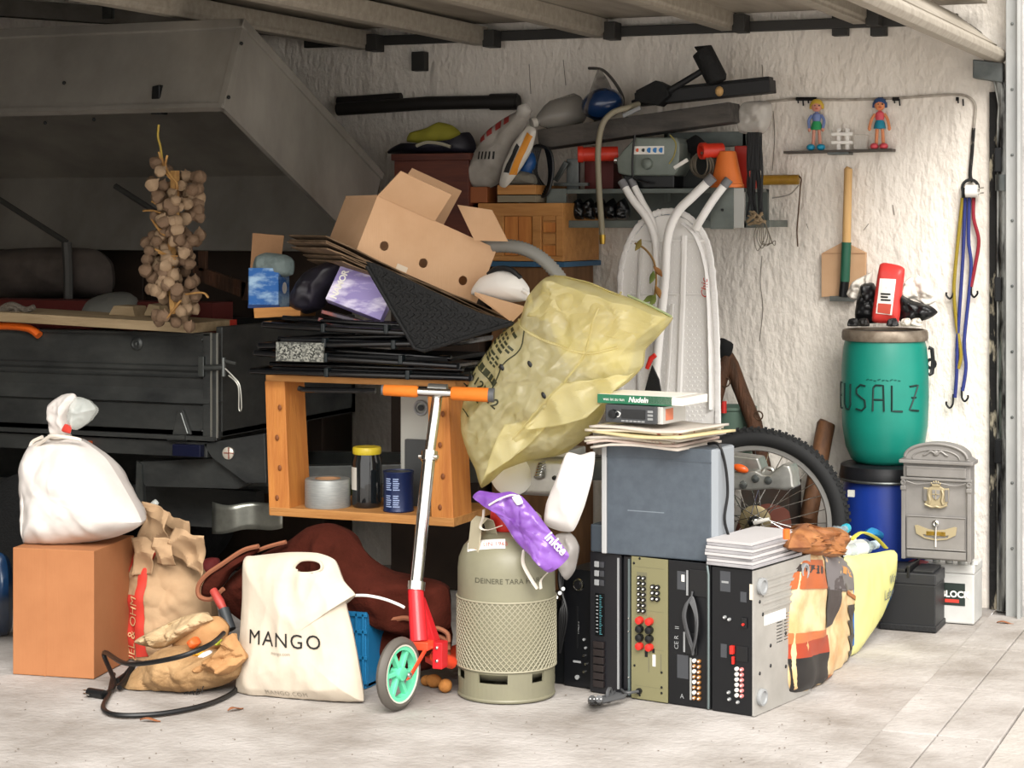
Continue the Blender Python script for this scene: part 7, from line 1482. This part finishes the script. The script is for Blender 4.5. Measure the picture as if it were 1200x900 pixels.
MB().pillow(PP([(607, 212), (612, 195), (624, 178), (628, 190), (622, 205)], YK+.02), (0, -.03, 0), wr=.004, crumple=.01).build('blue_bag', mat('blue film', '#1f4a80', .35), smooth=True, label='blue plastic bag behind the yellow banded sack', cat='bag')
MB().pillow(PP([(594, 216), (596, 204), (612, 200), (626, 205), (628, 216)], YK+.0), (0, -.05, 0), wr=.004, crumple=.01).build('grey_stone', mat('grey stone', '#6a665c', .9, bump=.5, bscale=40), smooth=True, label='rough grey stone on the upper pine board', cat='stone')
MB().pillow(PP([(604, 138), (608, 124), (618, 121), (623, 130), (616, 138)], YK-.02), (0, -.02, 0), wr=.004, crumple=.02).build('clear_wrap', mat('cloudy film'), smooth=True, label='scrap of clear film at the neck of the striped sack', cat='film')
# ================================================================ ironing board leaning on the wall
ib = thing('ironing_board', 'white ironing board leaning upside down against the wall', 'ironing board', P(783, 640, -.5))
def ibp(px, py, off=0.0):   # leaning plane: y from -.24 at the top to -.55 at the floor
    y = -.39 - .05*(py-250)/450 - off; return P(px, py, y)
outl = [(727, 700), (727, 480), (727, 380), (727, 325), (731, 300), (741, 275), (755, 258), (772, 249), (790, 248), (806, 254), (820, 268), (830, 290), (836, 330), (840, 400), (841, 480), (842, 700)]
IBW = mat('white enamel board', '#efedea', .45)
for nm, off, sc_, m_ in (('cover', -.012, 1.03, mat('blue cover edge', '#8ea0b8', .8)), ('plate', 0, .97, IBW)):
    cx_, cy_ = 784, 480
    MB().prism([ibp(cx_+(x-cx_)*sc_, cy_+(y-cy_)*(1+(sc_-1)*.5) if y < 690 else y, off) for x, y in outl], (0, .012, 0)).build(nm, m_, ib, bevel=.003)
# wrapped hem, ruffled
hp_ = spline([ibp(x, y, .004) for x, y in outl], 8); rnd = random.Random(2)
MB().tube(hp_, [.012 + .005*noise.noise(Vector((i*.9, 0, 0))) for i in range(len(hp_))], 8, flat=.6).build('cover_hem', mat('white cotton hem', '#eceae8', .85, bump=.3, bscale=40), ib, smooth=True)
hr_ = spline([ibp(x, y, .006) for x, y in [(800, 262), (814, 275), (824, 300), (829, 330), (832, 400), (833, 480)]], 8)
MB().tube(hr_, [.020 + .006*noise.noise(Vector((i*.7, 3, 0))) for i in range(len(hr_))], 8, flat=.35).build('cover_hem', mat('white cotton hem'), ib, smooth=True)
# pressed mesh: rows of small slots
ms_ = MB()
for r_ in range(46):
    for c_ in range(15):
        x, y = 738 + 6*c_ + 3*(r_ % 2), 282 + 5*r_
        if x < 826 and not (y < 300 and (x < 745 or x > 815)): 
            p = ibp(x, y, .0015); ms_.box(p.x-.005, p.x+.005, p.y-.001, p.y+.002, p.z-.003, p.z+.003)
ms_.build('mesh_relief', IBW, ib, kind='stuff')
LEGM = mat('white tube enamel', '#f0eeeb', .35)
def leg(pts, r, nm='leg', tip=True):
    ps = spline([ibp(x, y, o) for x, y, o in pts], 7); l = MB().tube(ps, r, 12).build(nm, LEGM, ib, smooth=True)
    if tip: d = (ps[0]-ps[1]).normalized(); MB().tube([ps[0]-d*.02, ps[0]+d*.012], r*1.12, 12).build('rubber_tip', mat('grey rubber tip', '#77777a', .6), l, smooth=True)
leg([(730, 215, .03), (742, 235, .035), (758, 256, .04), (767, 280, .04), (769, 320, .04), (770, 480, .035), (771, 640, .03)], .0145)
leg([(741, 214, .0), (752, 236, .01), (765, 262, .02), (770, 300, .03)], .0135)
leg([(833, 210, .06), (812, 230, .06), (793, 250, .06), (782, 280, .06), (779, 330, .055), (772, 400, .05), (766, 480, .05), (760, 640, .05)], .0175)
leg([(852, 213, .02), (836, 234, .025), (822, 256, .03), (815, 268, .02)], .0155)
for pts in ([(751, 285, .01), (748, 345, .01), (748, 480, .01)], [(802, 276, .012), (800, 350, .012), (795, 480, .012), (793, 640, .01)], [(788, 356, .03), (784, 420, .03), (778, 500, .03), (775, 640, .03)]):
    MB().tube([ibp(*p) for p in pts], .0115, 6, flat=.5).build('strut', LEGM, ib, smooth=True)
MB().tube([ibp(736, 282, .004), ibp(826, 282, .004)], .006, 6).build('cross_strut', LEGM, ib); MB().tube([ibp(736, 345, .004), ibp(832, 345, .004)], .004, 6).build('cross_strut', LEGM, ib)
q_ = ibp(833, 325, .02); V0 = Vector((0, 0, 1))
letters('Chic', lambda u, v: ibp(829, 350, .022) + Vector((-v*.9, 0, u)) , .04, REDPRINT, ib, .0, shear=.3, align='LEFT')
# sprig, red clip with mesh strap
t = thing('plant_sprig', 'dry plant sprig with green leaves before the ironing board', 'plant', P(768, 355, -.62))
MB().tube(spline(PP([(744, 285), (756, 292), (766, 306), (769, 325), (768, 340), (766, 356)], -.62), 5), .004, 6).build('stem', mat('sprig stem', '#8a6a3c', .8), t, smooth=True)
for (px, py), a_, c_ in (((764, 325), 20, '#6f7f3e'), ((760, 350), 60, '#77853f'), ((771, 318), -40, '#9a6a3c'), ((771, 342), -20, '#a07440'), ((765, 352), 30, '#7c8a44'), ((748, 287), 30, '#8a7a3c')):
    M = frame(P(px, py, -.63), 0, a_); MB(M).grid(lambda u, v: Vector(((v-.5)*.022*math.sin(math.pi*min(max(u,.04),.96)), .006*math.sin(u*4), (u-.5)*.05)), 6, 3).build('leaf', mat('leaf '+c_, c_, .7), t, smooth=True, solid=.001)
t = thing('mesh_strap', 'black mesh strap with red clip before the ironing board', 'strap', P(765, 462, -1.4))
MB().prism(PP([(752, 470), (760, 440), (764, 428), (772, 445), (776, 470)], -1.3), (0, .01, 0)).build('mesh', mat('black mesh fabric'), t, bevel=.002); MB().tube(PP([(758, 432), (763, 420), (768, 416)], -1.3), [.007, .009, .008], 8).build('red_clip', REDP, t, smooth=True)

# grit and scraps of dirt on the concrete
rnd = random.Random(33); gm = MB()
for k in range(150):
    px, py = rnd.uniform(-20, 1180), 800 + 100*rnd.random()**.8; p = FL(px, py); r_ = rnd.uniform(.001, .0026)
    gm.ball((p.x, p.y, r_*.4), (r_*rnd.uniform(.8, 1.8), r_*rnd.uniform(.8, 1.6), r_*.6), 5, 3)
gm.build('grit', mat('grit', '#6f665c', .9), kind='stuff', label='fine dark grit scattered over the concrete floor', cat='grit')
